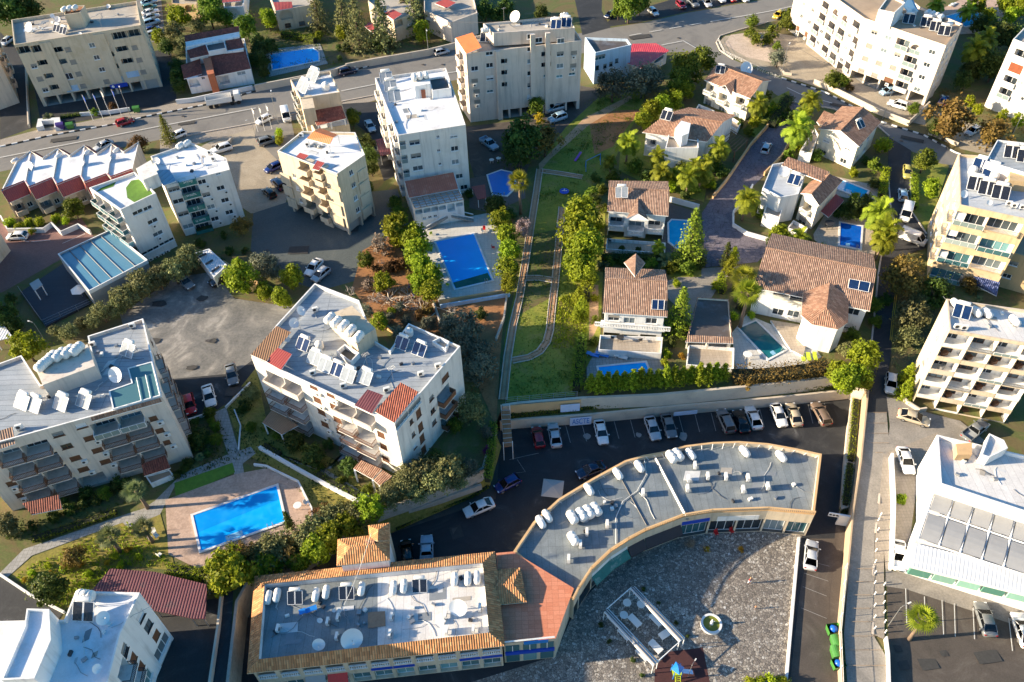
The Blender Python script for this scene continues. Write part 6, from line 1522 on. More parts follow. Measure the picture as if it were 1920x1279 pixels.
b.block('roof_terrace',Q(13,(1150,1110),(1400,1110),(1395,990),(1180,985)),-.3,6.3,'plaster_bright',.7,'deck_tan');b.block('kiosk',Q(13,(1225,960),(1275,1020),(1325,1000),(1340,925),(1270,905)),5.6,8.3,'plaster_bright',0,'white_paint')
for p,w_,gl in(((1195,1152),1.8,1.2),((1320,1165),2.6,1.9)):q=P(*Q(13,p)[0],3.2);MB().m('white_paint').box((q.x,q.y,3.0),(w_,.2,gl),0).build('window',b.root);MB().m('glass').box((q.x,q.y-.08,3.0),(w_-.2,.1,gl-.2),0).build('window_pane',b.root)
b=villa('b16','pale yellow villa with gable end and orange and brown tiled roof by the side road',(1611,275),(1652,229),(1576,245),(1619,201),6.2,7.9,tile='tile_terra')
b.at(3,'win',Q(14,(440,1050),(598,1110),(410,1145),(563,1208)),1.6,1.2);b.rows(0,'win',4.5,3,2,[.25,.6],1.3,1.2);b.finish(roof=False)
b.pitched([Q(14,(365,912,5.6),(420,830,6.6),(578,890,6.6),(385,940,5.6))],'tile_terra',name='porch_roof');b.block('terrace',Q(14,(240,1130),(330,1150),(380,1010),(350,960)),0,2.6,'plaster_bright',.7,'deck_tan')
b=villa('b17','white villa with a flat roof terrace holding dish and solar heaters beside its tiled gable',(1536,386),(1581,338),(1521,364),(1556,326),6.4,7.7,tile='tile_terra')
b.at(3,'bal',Q(24,(293,280)),2.0,2.2,rail='rbal',rm='plaster_bright',out=1.0);b.at(3,'win',Q(24,(255,380)),1.9,2.0);b.finish(roof=False)
b.block('flat_wing',[(1430,352),(1464,370),(1497,364),(1512,322),(1482,302),(1448,308)],-.3,6.5,'plaster_bright',.6,'roof_felt');b.pitched([[(1465,310,6.9),(1478,294,6.6),(1556,322,6.9),(1540,340,8.0)]],'tile_terra',name='rear_roof')
b.pitched([Q(24,(395,305,3.0),(510,175,4.4),(572,222,4.0),(455,350,2.7))],'sheet_red',name='lean_to_roof');b.block('balcony_block',Q(24,(145,430),(270,470),(300,430),(190,370)),0,1.4,'plaster_bright',.7,'deck_tan');b.block('front_wing',[(1432,398),(1462,408),(1476,366),(1448,354)],-.3,3.4,'plaster_bright',.6,'deck_tan')
b=villa('b18','white villa with balustraded curved balconies and a small front gable beside the cyan pool',(1138,396),(1253,405),(1141,352),(1255,357),6.3,8.2,'plaster_bright')
b.at(0,'bal',Q(23,(785,385),(1075,412)),3.0,2.3,rail='rbal',rm='plaster_bright',out=1.1);b.at(0,'bal',Q(23,(930,415)),3.2,2.4,rail='rbal',rm='plaster_bright',out=1.5);b.at(0,'bal',Q(23,(775,490),(1060,515)),3.4,2.4,rail='rsolid',rm='plaster_bright',out=.4);b.at(0,'win',Q(23,(920,520)),1.4,1.9);b.rows(1,'win',4.5,3,2,[.5],1.3,1.2);b.finish(roof=False);b.block('terrace',[(1136,467),(1247,475),(1248,455),(1138,447)],-.2,.9,'plaster_bright',.7,'deck_tan')
b.pitched([Q(23,(857,362,6.3),(945,322,7.3),(945,207,7.6)),Q(23,(1025,372,6.3),(945,322,7.3),(945,207,7.6))],'tile_brown',name='front_gable');MB().m('plaster_bright').face([P(*p)for p in Q(23,(862,366,6.1),(1022,376,6.1),(945,326,7.2))]).build('gable_wall',b.root)
b=villa('b19','white villa with long brown tiled roof and curved balustrade above the hedge and pool',(1130,586),(1251,594),(1134,522),(1252,528),6.3,8.9,'plaster_bright')
b.at(0,'win',Q(23,(763,1105),(880,1125),(1045,1128)),2.0,1.4);b.at(0,'bal',Q(23,(745,1250),(880,1265),(1020,1265)),2.9,2.3,rail='rsolid',rm='plaster_bright',rh=.2);b.finish(roof=False)
f0,f1=P(1125,612,3.2),P(1246,621,3.2);MB().m('plaster_bright').slab([f0,f1,P(1245,609,3.2),P(1127,600,3.2)],.25).build('balcony',b.root)
me,kd=fmesh('rbal',13.0,.9,'plaster_bright');part('balustrade',me,b.root,(f0+f1)/2-b.root.location,math.atan2(f1.y-f0.y,f1.x-f0.x))
b.pitched([Q(23,(840,688,8.2),(930,620,9.4),(922,795,8.9)),Q(23,(1000,690,8.2),(930,620,9.4),(922,795,8.9))],'tile_brown',name='rear_gable');b.block('terrace',[(1122,656),(1240,663),(1243,632),(1125,628)],-.2,1.6,'plaster_bright',.75,'deck_tan')
b=Bld('b20','garage','low annex with dark brown flat roof stained pale, between villas and hedge',[(1289,630),(1373,634),(1367,561),(1307,557)],3.3,'plaster_villa',par=.35,roof='roof_dark',cap='tile_brown')
b.rows(0,'bal',1.3,3,1,[.25,.72],3.2,2.2,rail='rsolid',rm='plaster_villa',rh=.1);b.finish();b.pitched([[(1285,641,2.7),(1375,644,2.7),(1374,632,3.4),(1290,628,3.4)]],'tile_brown',name='eaves_roof');b.block('terrace',[(1287,684),(1376,692),(1377,652),(1291,646)],-.2,.9,'plaster_bright',.7,'deck_tan')
b=villa('b21','large white villa with long brown tiled roof and an octagonal tiled turret',(1412,539),(1631,583),(1436,464),(1643,506),6.4,9.2,'plaster_bright')
b.at(0,'bal',Q(24,(100,935),(215,975)),2.8,2.1,rail='rsolid',rm='plaster_villa',rh=.8);b.at(0,'win',Q(24,(75,1060),(190,1075))+Q(24,(640,1060),(590,1165)),2.0,1.5);b.finish(roof=False)
tb_=[(1506,592),(1522,607),(1570,617),(1586,605),(1588,582),(1538,574)];b.block('turret',tb_,-.3,5.95,'plaster_bright')
T=[(1502,591,6.2),(1521,608,6.2),(1571,618,6.2),(1590,605,6.2),(1592,557,6.9),(1506,548,6.9)];ap=(1550,576,7.7);bp=(1556,530,8.3)
b.pitched([[T[0],T[1],ap],[T[1],T[2],ap],[T[2],T[3],ap],[T[3],T[4],bp,ap],[T[5],T[0],ap,bp]],'tile_terra',.2,'turret_roof');b.block('garden_terrace',[(1445,600),(1482,655),(1506,668),(1520,612)],-.2,.5,'plaster_bright',.0,'deck_tan')
for p in Q(24,(390,1185)):q=P(*p,3.6);MB().m('white_paint').box((q.x,q.y-.3,4.2),(1.9,.15,1.3),R(-15)).build('window',b.root);MB().m('glass').box((q.x,q.y-.36,4.2),(1.7,.1,1.1),R(-15)).build('window_pane',b.root)
def arch_house(key,label,px,z,e_arch,arches,roofs,wall='plaster_cream',wins=()):
 b=Bld(key,'villa',label,px,z,wall,roof='roof_dirty')
 for e,pts,w_,h_ in arches:b.at(e,'arch',pts,w_,h_,rail='rsolid',rm=wall)
 for e,pts in wins:b.at(e,'win',pts,1.7,1.2,fm='brown_wood')
 b.finish();[b.pitched([r_],'sheet_red',name='terrace_roof')for r_ in roofs];return b
arch_house('b32a','cream villa with red terrace roof and an arched loggia at the top edge',[(516,20),(590,8),(580,-40),(500,-25)],6,0,[(0,Q(12,(225,110)),3.6,2.8)],[[(512,4,6.6),(547,3,6.6),(549,15,6.0),(517,20,6.0)]],wins=[(0,Q(12,(345,175),(240,190)))])
arch_house('b32b','stepped cream villa with two red porch roofs behind tall conifers',[(690,2),(738,38),(778,24),(765,-40),(695,-40)],6.2,1,[(1,Q(12,(1070,165)),2.6,2.6)],[Q(12,(960,100,6.4),(1030,70,7.0),(1095,105,7.0),(1030,148,6.4)),Q(12,(810,195,3.4),(850,165,3.8),(895,190,3.8),(880,250,3.0))],wins=[(1,Q(12,(1155,190))),(0,Q(12,(880,135)))])
arch_house('b32c','pinkish villa with arched loggias and red roofs above the roadside shrubs',[(795,18),(845,42),(895,24),(880,-40),(795,-40)],6.0,1,[(0,Q(12,(1385,95)),3.2,2.8),(1,Q(12,(1470,85)),2.4,2.6)],[Q(12,(1340,25,6.2),(1420,-10,6.9),(1500,20,6.9),(1430,62,6.2)),Q(12,(1505,105,3.2),(1590,55,3.9),(1670,100,3.4),(1600,136,3.0))],'plaster_pink',wins=[(0,Q(12,(1290,145)))])
arch_house('b32d','tan villa with one large arch at the top edge beyond the parked cars',[(322,6),(368,10),(380,-30),(320,-35)],4.5,0,[(0,[(356,16)],3.6,2.6)],[[(324,-4,5),(366,-2,5),(370,-14,5.4),(326,-14,5.4)]],'plaster_tan')
arch_house('b32e','white villa with blue awning and arched porch, cut off by the top edge',[(420,14),(456,12),(460,-30),(415,-30)],5,0,[(0,[(438,24)],3.2,2.6)],[[(417,5,5.6),(452,2,5.6),(450,-10,5.8),(416,-8,5.8)]],'plaster_bright')
b=Bld('b3','house','white roadside house with stepped maroon tiled roofs and a brick chimney',[(350,148),(470,129),(458,72),(348,88)],4.2,'plaster_bright',roof='roof_dirty')
b.at(0,'arch',Q(11,(1455,620)),2.6,2.3);b.at(0,'dark',Q(11,(1680,600)),2.6,2.2,depth=1.5);b.at(0,'win',Q(11,(1522,580),(1595,570)),.9,1.2);b.at(0,'win',Q(11,(1810,550)),2.2,1.0);b.finish()
b.block('upper_storey',Q(11,(1420,425),(1825,370),(1800,270),(1395,320)),4,6.3,'plaster_bright')
b.pitched([Q(11,(1610,572,4.2),(1882,515,4.2),(1840,375,5.8),(1560,425,5.8)),Q(11,(1380,592,4.2),(1515,555,4.2),(1500,440,5.4),(1355,490,4.6)),Q(11,(1425,440,6.3),(1572,408,6.3),(1540,335,7.2),(1400,378,7.2)),Q(11,(1705,380,6.3),(1832,358,6.3),(1805,275,7.2),(1690,300,7.2)),Q(11,(1388,315,7.6),(1795,238,7.6),(1790,195,8.3),(1383,265,8.3))],'tile_maroon')
b.block('top_storey',Q(11,(1395,350),(1795,275),(1790,225),(1388,300)),6,7.5,'plaster_bright');b.block('chimney_breast',Q(11,(1555,560),(1605,550),(1580,430),(1520,440)),0,5.9,'brick')if mat('brick',(0.42,0.13,0.06),.15,1,.9)else 0
b.block('parapet_box',Q(11,(1560,385),(1695,360),(1680,300),(1540,325)),6,7.3,'plaster_bright',.5,'roof_dark')
def clutter(key,z,pts,seed,n=6,m=('dark_metal','grey_metal','offwhite_plastic')):
 rnd=random.Random(seed);b=BLD[key];a,c,d,e=[P(*p,z)for p in pts]
 def at(u,v):return(a*(1-u)+c*u)*(1-v)+(e*(1-u)+d*u)*v
 for i in range(n//2+1):
  u,v,du,dv=rnd.uniform(0,.8),rnd.uniform(0,.8),rnd.uniform(.05,.22),rnd.uniform(.06,.25);f=[at(u,v),at(u+du,v),at(u+du,v+dv),at(u,v+dv)];MB().m(('felt_patch_dark','felt_patch_pale','felt_patch_tan')[i%3]).face([(p.x,p.y,z+.02+.003*i)for p in(f if area(f)>0 else f[::-1])]).build('roof_patch',b.root)
 for i in range(n):
  u,v=rnd.random(),rnd.random();q=[at(u,v)+Vector((0,0,.08))];h=rnd.uniform(0,6.28)
  for k in range(rnd.randint(3,6)):h+=rnd.uniform(-.7,.7);q.append(q[-1]+Vector((math.cos(h),math.sin(h),0))*rnd.uniform(.5,1.3))
  MB().m(m[i%3]).tube(q,rnd.uniform(.018,.04),5).build('roof_cable' if i%2 else 'roof_pipe',b.root)
  p=at(rnd.random(),rnd.random());MB().m(m[(i+1)%3]).box((p.x,p.y,z+.2),(rnd.uniform(.25,.7),rnd.uniform(.25,.6),.4),rnd.uniform(0,3)).build('roof_box',b.root)
clutter('b28',13.1,[(560,680),(700,730),(800,690),(600,570)],1,9);clutter('b29',14.4,[(20,780),(200,745),(250,640),(180,660)],2,9);clutter('b6',15.9,[(745,235),(850,222),(825,175),(730,190)],3,5);clutter('b26',2.31,[(510,1220),(690,1200),(690,1110),(515,1130)],4,9);clutter('b26',2.31,[(720,1190),(890,1175),(890,1080),(720,1100)],5,8)
clutter('b25',.16,[(1270,950),(1500,940),(1510,870),(1290,860)],6,6);clutter('b25',.16,[(1010,1010),(1140,1000),(1230,900),(1100,940)],7,6);clutter('b1',15.7,[(40,65),(240,35),(240,12),(40,45)],8,9);clutter('b12',14.7,[(1640,30),(1760,70),(1780,50),(1680,0)],9,5);clutter('b24',7.5,[(1790,890),(1900,920),(1910,880),(1790,840)],10,4);clutter('b22',16.0,[(1815,385),(1915,400),(1910,330),(1815,305)],11,6);clutter('b23',16.5,[(1790,610),(1910,630),(1900,585),(1790,570)],12,5);clutter('b30',12.4,[(120,1270),(200,1230),(230,1130),(150,1170)],13,5);clutter('b7',14.4,[(550,285),(640,315),(670,280),(590,262)],14,5);clutter('b9w',12.0,[(320,335),(410,312),(400,290),(330,290)],15,5);clutter('b4',20.1,[(930,58),(1060,48),(1050,36),(920,46)],16,6)
wall(NB,.35,.45,'upper stained concrete retaining wall between the villa hedge and the creeper strip','wall_stucco',name='retaining_wall',zb=LOW-1)
wall(WB[:3],.5,.4,'garden retaining wall along the west end of the car park','wall_stone',name='retaining_wall',zb=LOW-1)
wall(WB[2:],.4,.4,'rough stone retaining wall above the curving mall lane','wall_stone',name='retaining_wall',zb=LOW-1)
LW=[(938,806),(970,802),(1110,792),(1272,776),(1440,762),(1596,746)]
wall(LW,2.35,.35,'lower graffiti covered retaining wall behind the parked cars','wall_stucco',z=LOW,name='retaining_wall',zb=LOW-1)
lw=[P(x,y,LOW)for x,y in LW];nb=[P(*p)for p in NB]
tp=[Vector((p.x,p.y))for p in lw]+[Vector((p.x,p.y))for p in nb[1:]]
tp=tp if area(tp)>0 else tp[::-1]
struct('terrace_strip',MB().m('soil').face([(p.x,p.y,-2.55)for p in tp]))
def midline(z,n=14):
 out=[]
 for i in range(n+1):
  t=i/n;a=[P(955+640*t,804-57*t-6*math.sin(t*3),LOW)][0];a.y+=.75;a.z=z;out.append(a)
 return out
def hedge_w(name,q,*a,**k):
 return hedge(name,[(*HP(v),v.z)for v in q],*a,**k)
def HP(v):
 d=v-CAM;k=d.dot(FWD);return CX+CF*d.dot(RT)/k,CY-CF*d.dot(UP)/k
hedge_w('creeper_hedge',midline(-2.6),1.2,.95,'dark green creeper strip between the two retaining walls','leaf_green',leaf=.24,dens=46,lump=.2)
wall(EB,.7,.25,'long stucco wall between the mall lane and the eastern road','wall_tan',name='boundary_wall',east=True,zb=LOW-1)
bed=[(1598,744),(1612,742),(1611,800),(1603,870),(1593,950),(1577,955),(1584,860),(1590,800)]
struct('planting_bed',MB().m('wall_stucco').prism([(p.x,p.y)for p in(PP(bed,-3.6)if area(PP(bed))>0 else PP(bed,-3.6)[::-1])],LOW-.1,-3.6))
hedge('hedge',[(1604,752,-3.6),(1600,800,-3.6),(1594,866,-3.6)],1.3,.8,'bright green hedge strip beside the east wall of the car park','leaf_bright',leaf=.24)
hedge('hedge',[(1593,872,-3.6),(1588,910,-3.6),(1584,948,-3.6)],1.2,.8,'dark hedge strip in shade south of the bright one by the lane','leaf_green',leaf=.24)
hedge('hedge',[(1580,958,LOW),(1580,975,LOW)],1.2,1.0,'short clipped hedge at the lane mouth beside the white sign','leaf_dark',leaf=.24)
fence([(1584,1066),(1572,1190),(1576,1290)],1.6,'thin pale metal rail along the lower boundary wall','offwhite_plastic',east=True,bars_=2)
wall([(480,172),(542,160),(630,142),(652,134)],1.9,.35,'long cream roadside wall in front of the curved pool');wall([(650,132),(705,122),(802,105),(855,92)],1.9,.35,'roadside wall with a lamp post below the conifers')
wall([(152,218),(205,214),(245,208)],1.0,.25,'low pale wall behind the flagpoles by the road','wall_white');wall([(78,245),(78,232),(110,230),(112,245)],1.1,1.6,'white planter wall holding a spiky agave','wall_white')
wall([(332,195),(360,192),(440,175),(475,168)],1.2,.3,'white garden wall in front of the maroon roofed house','wall_white');wall([(50,120),(56,240)],1.0,.3,'narrow yard wall left of the beige block')
wall([(398,278),(430,270),(435,262)],.8,.5,'crumbling pale wall at the sandy lot by the road','wall_stone')
wall([(1525,158),(1560,172),(1640,212),(1702,236),(1740,200)],1.4,.3,'long pink wall in front of the bent apartment block','wall_stucco');wall([(1740,252),(1795,275)],1.0,.3,'low wall below the large autumn tree')
wall([(1461,130),(1470,140),(1484,142)],.7,.4,'short curved wall by the forecourt lamp post');wall([(1462,214),(1440,238),(1407,275),(1383,310),(1363,340),(1336,373)],1.1,.3,'long wall along the left side of the dark cobbled lane','wall_orange')
wall([(1488,252),(1464,298),(1432,330)],1.1,.3,'garden wall on the right side of the cobbled lane below two palms','wall_orange');wall([(1410,352),(1396,377),(1374,402),(1374,426),(1400,442),(1446,455)],1.0,.3,'curved white wall round the lone palm bed','wall_white')
wall([(1255,378),(1310,393)],1.3,.25,'white wall above the cyan eight sided pool','wall_white');wall([(826,578),(956,556)],.9,.25,'blue tinted low wall under the big pool terrace','plaster_blue',zb=-1.5)
wall([(824,570),(955,549)],1.0,.2,'tan panel parapet along the front edge of the big pool terrace','wall_orange')
wall([(5,412),(18,437),(85,436),(100,425),(118,442),(150,428),(172,440)],1.2,.3,'zigzag white wall between the red paved yard and the terraced houses','wall_white')
wall([(488,842),(540,872),(600,905),(685,950)],.7,.5,'broad white wall crossing the lawn from the pool deck to the hedge','wall_white');wall([(477,873),(500,876),(560,905),(585,955),(588,985)],.5,.25,'thin white kerb wall round the pink pool deck','wall_white')
wall([(424,766),(440,750),(470,720)],.5,.25,'low white kerb beside the garden path and parked cars','wall_white');wall([(345,792),(362,788),(400,775)],.6,.25,'low white wall in front of the red and white parked cars','wall_white');wall([(448,845),(452,800),(440,770)],.4,.2,'thin white kerb along the paved garden path','wall_white')
wall([(0,1078),(12,1086),(60,1118),(122,1150)],.5,.3,'white kerb between the yellow lawn and the dark street','wall_white');wall([(418,1119),(412,1180),(396,1290)],1.1,.3,'pale wall dividing the dark yard from the mall lane','wall_stucco')
wall([(1497,1010),(1488,1110),(1472,1290)],.5,.35,'pale kerb wall along the right edge of the stone plaza','wall_white',z=LOW)
wall([(1668,860),(1672,950),(1668,1070)],1.5,.35,'white wall beside the white car at the office building','wall_white',east=True);wall([(1688,745),(1700,758),(1722,772),(1735,770)],.8,.3,'curved kerb wall below the bushes at the balcony block','wall_stucco',east=True)
wall([(1658,1200),(1662,1232),(1664,1300)],1.2,.2,'white fence wall at the corner of the lower parking lot','wall_white',east=True)
wall([(395,478),(440,508),(470,528),(520,555)],1.0,.25,'narrow cream wall between the cracked lot and the small garden','wall_orange');wall([(700,600),(760,640),(785,655)],1.0,.3,'cream wall behind the core of the central block','wall_orange');wall([(930,640),(945,600),(950,560)],.8,.3,'short wall between olive trees and the railway','wall_stone')
fence([(948,756),(1082,744)],1.4,'wire fence at the south end of the lawn','grey_metal');fence([(1322,503),(1376,488)],1.8,'black metal driveway gate between conifer and hedge','dark_metal',step=1.2);fence([(1346,78),(1358,102),(1400,122),(1440,142),(1465,150)],1.0,'white railing round the pebble bed at the junction','white_paint',step=1.6)
fence([(40,548),(85,612),(178,570)],1.6,'dark rail round the timber terrace','grey_metal',step=2.5)
bo=thing('bollard','a bollard','bollard');part('post',MB().m('white_paint').lathe([(.07,0),(.07,.75),(.09,.78),(.02,.86)],(0,0,0),8).mesh('post'),bo);part('base',MB().m('concrete').lathe([(.14,0),(.12,.08)],(0,0,0),8).mesh('base'),bo)
BL=[(1650,968),(1646,977),(1645,996),(1642,1016),(1641,1035),(1640,1056),(1640,1076),(1639,1095),(1639,1116),(1639,1137),(1639,1159),(1639,1180)]
for i,p in enumerate(BL):place(bo,PE(*p),0,1.15,'white bollard, %s from the top along the kerb of the concrete road'%ORD[i],'kerb bollards')
for i,p in enumerate([(1657,1098),(1657,1115),(1656,1132),(1657,1150),(1658,1168),(1659,1187)]):place(bo,PE(*p),0,1.15,'white bollard, %s from the top beside the lower parking lot'%ORD[i],'parking bollards')
wall([(903,914,-3),(850,932,-3),(767,963,-3)],.9,.4,'low stone wall half way down the bank by the white sedan','wall_stone',name='bank_wall')
t=thing('timber_terrace','dark blue timber terrace with a pale square gazebo beside the glazed hall','terrace',P(100,560));q=PP([(38,548),(122,492),(168,568),(85,612)],.5)
q=q if area(q)>0 else q[::-1];MB().m('wood_deck').prism([(p.x,p.y)for p in q],-.2,.5).build('deck',t)
def meshed(o):
 bpy.context.view_layer.update();me=bpy.data.meshes.new_from_object(o.evaluated_get(bpy.context.evaluated_depsgraph_get()));n=bpy.data.objects.new('lettering',me);COL.objects.link(n)
 n.parent=o.parent;n.location=o.location;n.rotation_euler=o.rotation_euler;n.scale=o.scale;bpy.data.objects.remove(o)
def panel(name,pts,z0,z1,m,label,cat,text=None,tm='blue_sign',dy=.22):
 a,c=P(*pts[0],z0),P(*pts[1],z0);d=(c-a).normalized();n=Vector((d.y,-d.x,0));a+=n*dy;c+=n*dy
 t=thing(name,label,cat,(a+c)/2);MB().m(m).prism([(p.x,p.y)for p in(a,c,c-n*.04,a-n*.04)],z0,z1,True,True).build('board',t)
 if text:
  cu=bpy.data.curves.new('lettering','FONT');cu.body=text;cu.size=(z1-z0)*.95;cu.align_x='CENTER';cu.align_y='CENTER';cu.extrude=.01
  o=bpy.data.objects.new('lettering',cu);COL.objects.link(o);cu.materials.append(MATS[tm]);o.parent=t
  o.rotation_euler=(math.pi/2,0,math.atan2(d.y,d.x));o.location=(n.x*.03,n.y*.03,(z0+z1)/2-z0)
  bpy.context.view_layer.update();o.scale.x=min(1.5,(c-a).length*.8/max(.1,o.dimensions.x));meshed(o)
 return t
mat('paint_pale',(0.55,0.66,0.85),.08,1,.7)
panel('graffiti',[(1068,797),(1108,793.5)],LOW+.15,LOW+2.2,'paint_pale','pale painted panel with blue graffiti letters on the car park wall','graffiti','ASCTE','blue_plastic')
panel('painted_patch',[(1262,778.5),(1306,774)],LOW+.9,LOW+1.9,'paint_pale','blank pale painted patch on the car park wall between parked cars','graffiti')
panel('painted_patch',[(1050,769),(1086,766)],-2.2,-.3,'paint_pale','white painted patch on the orange upper wall below the lawn','graffiti',dy=.5)
panel('wall_panel',[(955,778),(1088,766.5)],-2.4,.35,'wall_orange','orange painted stretch of the upper wall below the lawn','wall',dy=.26)
sg=P(1563,966,-2.6);t=thing('sign_board','white sign board with black round symbols on a wall end by the lane','sign',(sg.x,sg.y,LOW));rz_=R(-14)
MB().m('white_paint').box((sg.x,sg.y,-2.5),(1.5,.12,.9),rz_).build('board',t);MB().m('wall_white').box((sg.x+1.5,sg.y-.4,-3.4),(1.6,.3,2.6),rz_).build('post',t)
for i in range(3):
 g=MB().m('dark_metal');g.lathe([(.2,-.01),(.2,.01)],(0,0,0),14,'Y');o=bpy.data.objects.new('symbol',g.mesh('symbol'));COL.objects.link(o);o.parent=t;o.location=(-.45+i*.45,-.075-(-.45+i*.45)*.25,LOW*0+(-2.5-LOW));o.rotation_euler.z=rz_
u,z=BLD['b1'].fp(0,223,160);o=BLD['b1'].add(0,'plain',u,z-.6,-.1,4.2,1.1,'blue_sign',label='blue sign panel with a white round emblem');o.name='sign_board'
g=MB().m('white_paint');q=BLD['b1'].p3(0,u-1.4,z,-.2);g.lathe([(.36,-.02),(.36,.02)],tuple(q),18,'Y');g.build('emblem',BLD['b1'].root)
for i,(px_,tx)in enumerate([((352,340),'Snnly'),((359,365),'wash.'),((367,390),'s  J'),((376,412),'u wm')]):
 b=BLD['b9w'];u,z=b.fp(0,*px_,off=.75);cu=bpy.data.curves.new('lettering','FONT');cu.body=tx;cu.size=.9;cu.align_x='CENTER';cu.align_y='CENTER';cu.materials.append(MATS['white_paint'])
 o=bpy.data.objects.new('lettering',cu);COL.objects.link(o);o.parent=b.root;o.rotation_euler=(math.pi/2,0,b.rot(0));o.location=b.p3(0,u,z,-.78)-b.root.location;meshed(o)
car('hatchback','red',(252,228),(220,238),'red hatchback at the kerb by the flagpoles');car('hatchback','white',(327,261),(342,255),'white car half hidden behind the small conifer by the road');car('sedan','silver',(184,283),(206,272),'silver car on the road behind the terraced houses')
car('suv','white',(407,287),(427,281),'white car at the corner of the sandy lot beside the white block');car('hatchback','silver',(9,86),(20,78),'small silver car in the shaded alley at the left edge')
for i,(c_,k_,y_)in enumerate([('lightblue','sedan',8),('teal','hatchback',18),('white','sedan',27),('silver','sedan',36),('lightblue','suv',47),('blue','hatchback',60),('silver','hatchback',68)]):
 car(k_,c_,(292+i*.8,y_-3),(270+i*1.8,y_+2),'%s car, %s from the top in the row behind the beige block'%(c_.replace('lightblue','light blue'),ORD[i]),group='cars behind the beige block')
car('suv','navy',(667,135),(638,142),'dark navy car driving on the main road');car('hatchback','silver',(843,98),(814,105),'silver hatchback at the kerb under a street lamp');car('hatchback','white',(482,236),(510,222),'white hatchback parked by three flagpoles');car('van','white',(541,234),(534,209),'white van parked beside the narrow cream block')
car('suv','grey',(520,264),(487,274),'grey off road car in front of the column of shrubs');car('hatchback','blue',(503,324),(525,314),'blue car beside the columns of the cream block');car('sedan','lightblue',(700,251),(689,231),'light blue sedan in the shaded yard by the white block');car('pickup','lightblue',(931,284),(904,264),'light blue pickup truck in the yard behind the white block')
car('suv','navy',(514,341),(533,360),'navy car with pale roof below the sandy lot');car('hatchback','black',(499,360),(513,373),'black hatchback beside the low garden wall')
car('suv','silver',(1027,211),(1053,204),'silver car, upper of two beside the tall pink block');car('suv','lightblue',(1030,231),(1060,221),'light blue off road car, lower of two beside the tall pink block');car('hatchback','navy',(1135,37),(1154,27),'navy car at the mouth of the shaded side street');car('hatchback','white',(1232,33),(1217,20),'white hatchback parked alone at the top of the main road')
for i,(c_,k_,f_,r_)in enumerate([('maroon','hatchback',(1283,20),(1270,7)),('grey','suv',(1307,17),(1291,3)),('silver','sedan',(1330,16),(1320,2)),('white','hatchback',(1356,7),(1346,-4)),('red','hatchback',(1376,5),(1368,-5)),('white','sedan',(1399,5),(1388,-6))]):
 car(k_,c_,f_,r_,'%s car, %s from the left in the row parked along the top road'%(c_,ORD[i]),group='cars parked along the top road')
car('hatchback','lightblue',(1440,272),(1431,292),'light blue car on the dark cobbled lane');car('hatchback','yellow',(1451,38),(1466,27),'yellow car beyond the clipped hedge at the junction');car('suv','white',(1668,197),(1697,206),'white car in the sun in front of the bent block');car('hatchback','lightblue',(1656,178),(1671,174),'pale blue car in the carport under the bent block')
car('hatchback','silver',(1813,255),(1831,246),'silver car beneath the large autumn tree');car('sedan','blue',(1770,186),(1764,200),'blue car in the shaded side yard of the bent block')
car('hatchback','olive',(1700,340),(1699,316),'olive yellow taxi on the east street',east=True);car('hatchback','lightblue',(1690,358),(1692,383),'light blue hatchback ahead of the white van',east=True);car('van','white',(1692,424),(1702,386),'white van parked nose down the east street',east=True);car('van','white',(1732,461),(1686,443),'old white van parked across the end of the east street',east=True)
car('hatchback','white',(17,448),(53,447),'small white car with dark windows on the red paved yard');car('sedan','grey',(358,541),(339,525),'dark grey car under the olive trees by the cracked lot');car('sedan','white',(577,521),(602,491),'white estate car with a roof hatch on the shaded lot');car('hatchback','silver',(591,529),(614,510),'silver hatchback close beside the white estate car');car('pickup','black',(408,532),(428,520),'black pickup beside the white container')
car('sedan','grey',(440,726),(433,688),'dark grey sedan on the edge of the cracked lot');car('sedan','white',(398,764),(390,730),'white sedan beside the red car at the left block');car('hatchback','red',(362,781),(354,745),'bright red hatchback at the left block')
car('hatchback','blue',(933,921),(970,902),'deep blue hatchback entering the mall car park',LOW);car('sedan','white',(872,967),(925,945),'white sedan on the mall lane beside the kerb hedge',LOW);car('pickup','lightblue',(801,1029),(801,1049),'pale blue pickup behind the tiled mall roof',LOW);car('hatchback','black',(763,1031),(765,1050),'black car in shade next to the tiled tower',LOW)
car('hatchback','maroon',(1005,806),(1013,842),'dark maroon hatchback, leftmost in the car park row',LOW);car('sedan','silver',(1036,800),(1044,842),'silver sedan second in the car park row',LOW);car('sedan','white',(1132,837),(1122,793),'white sedan parked alone below the graffiti panel',LOW);car('sedan','silver',(1230,827),(1216,788),'silver sedan beside a dark grey car in the car park',LOW);car('sedan','grey',(1260,824),(1247,783),'dark grey sedan right of a silver one in the car park',LOW)
car('suv','grey',(1352,778),(1367,812),'dark grey off road car left of the black sedan',LOW);car('sedan','black',(1382,779),(1394,811),'black sedan between grey and white cars',LOW);car('sedan','white',(1404,769),(1419,807),'white sedan right of the black sedan',LOW);car('sedan','white',(1466,801),(1451,764),'white sedan next to the bronze grey one',LOW);car('sedan','gold',(1480,763),(1494,801),'bronze grey sedan at the right part of the car park',LOW);car('estate','brown',(1528,762),(1548,799),'dark brown estate car, rightmost in the car park',LOW);car('sedan','navy',(1089,893),(1126,879),'dark blue car tucked against the curved mall parapet',LOW)
car('hatchback','silver',(1667,743),(1669,706),'silver hatchback on the east road beside the bushes',east=True);car('sedan','gold',(1736,797),(1685,780),'beige sedan on the concrete lot below the balcony block',east=True);car('sedan','white',(1700,888),(1690,850),'white sedan beside the white office wall',east=True);car('pickup','grey',(1834,805),(1816,820),'dark pickup behind the white office roof',east=True)
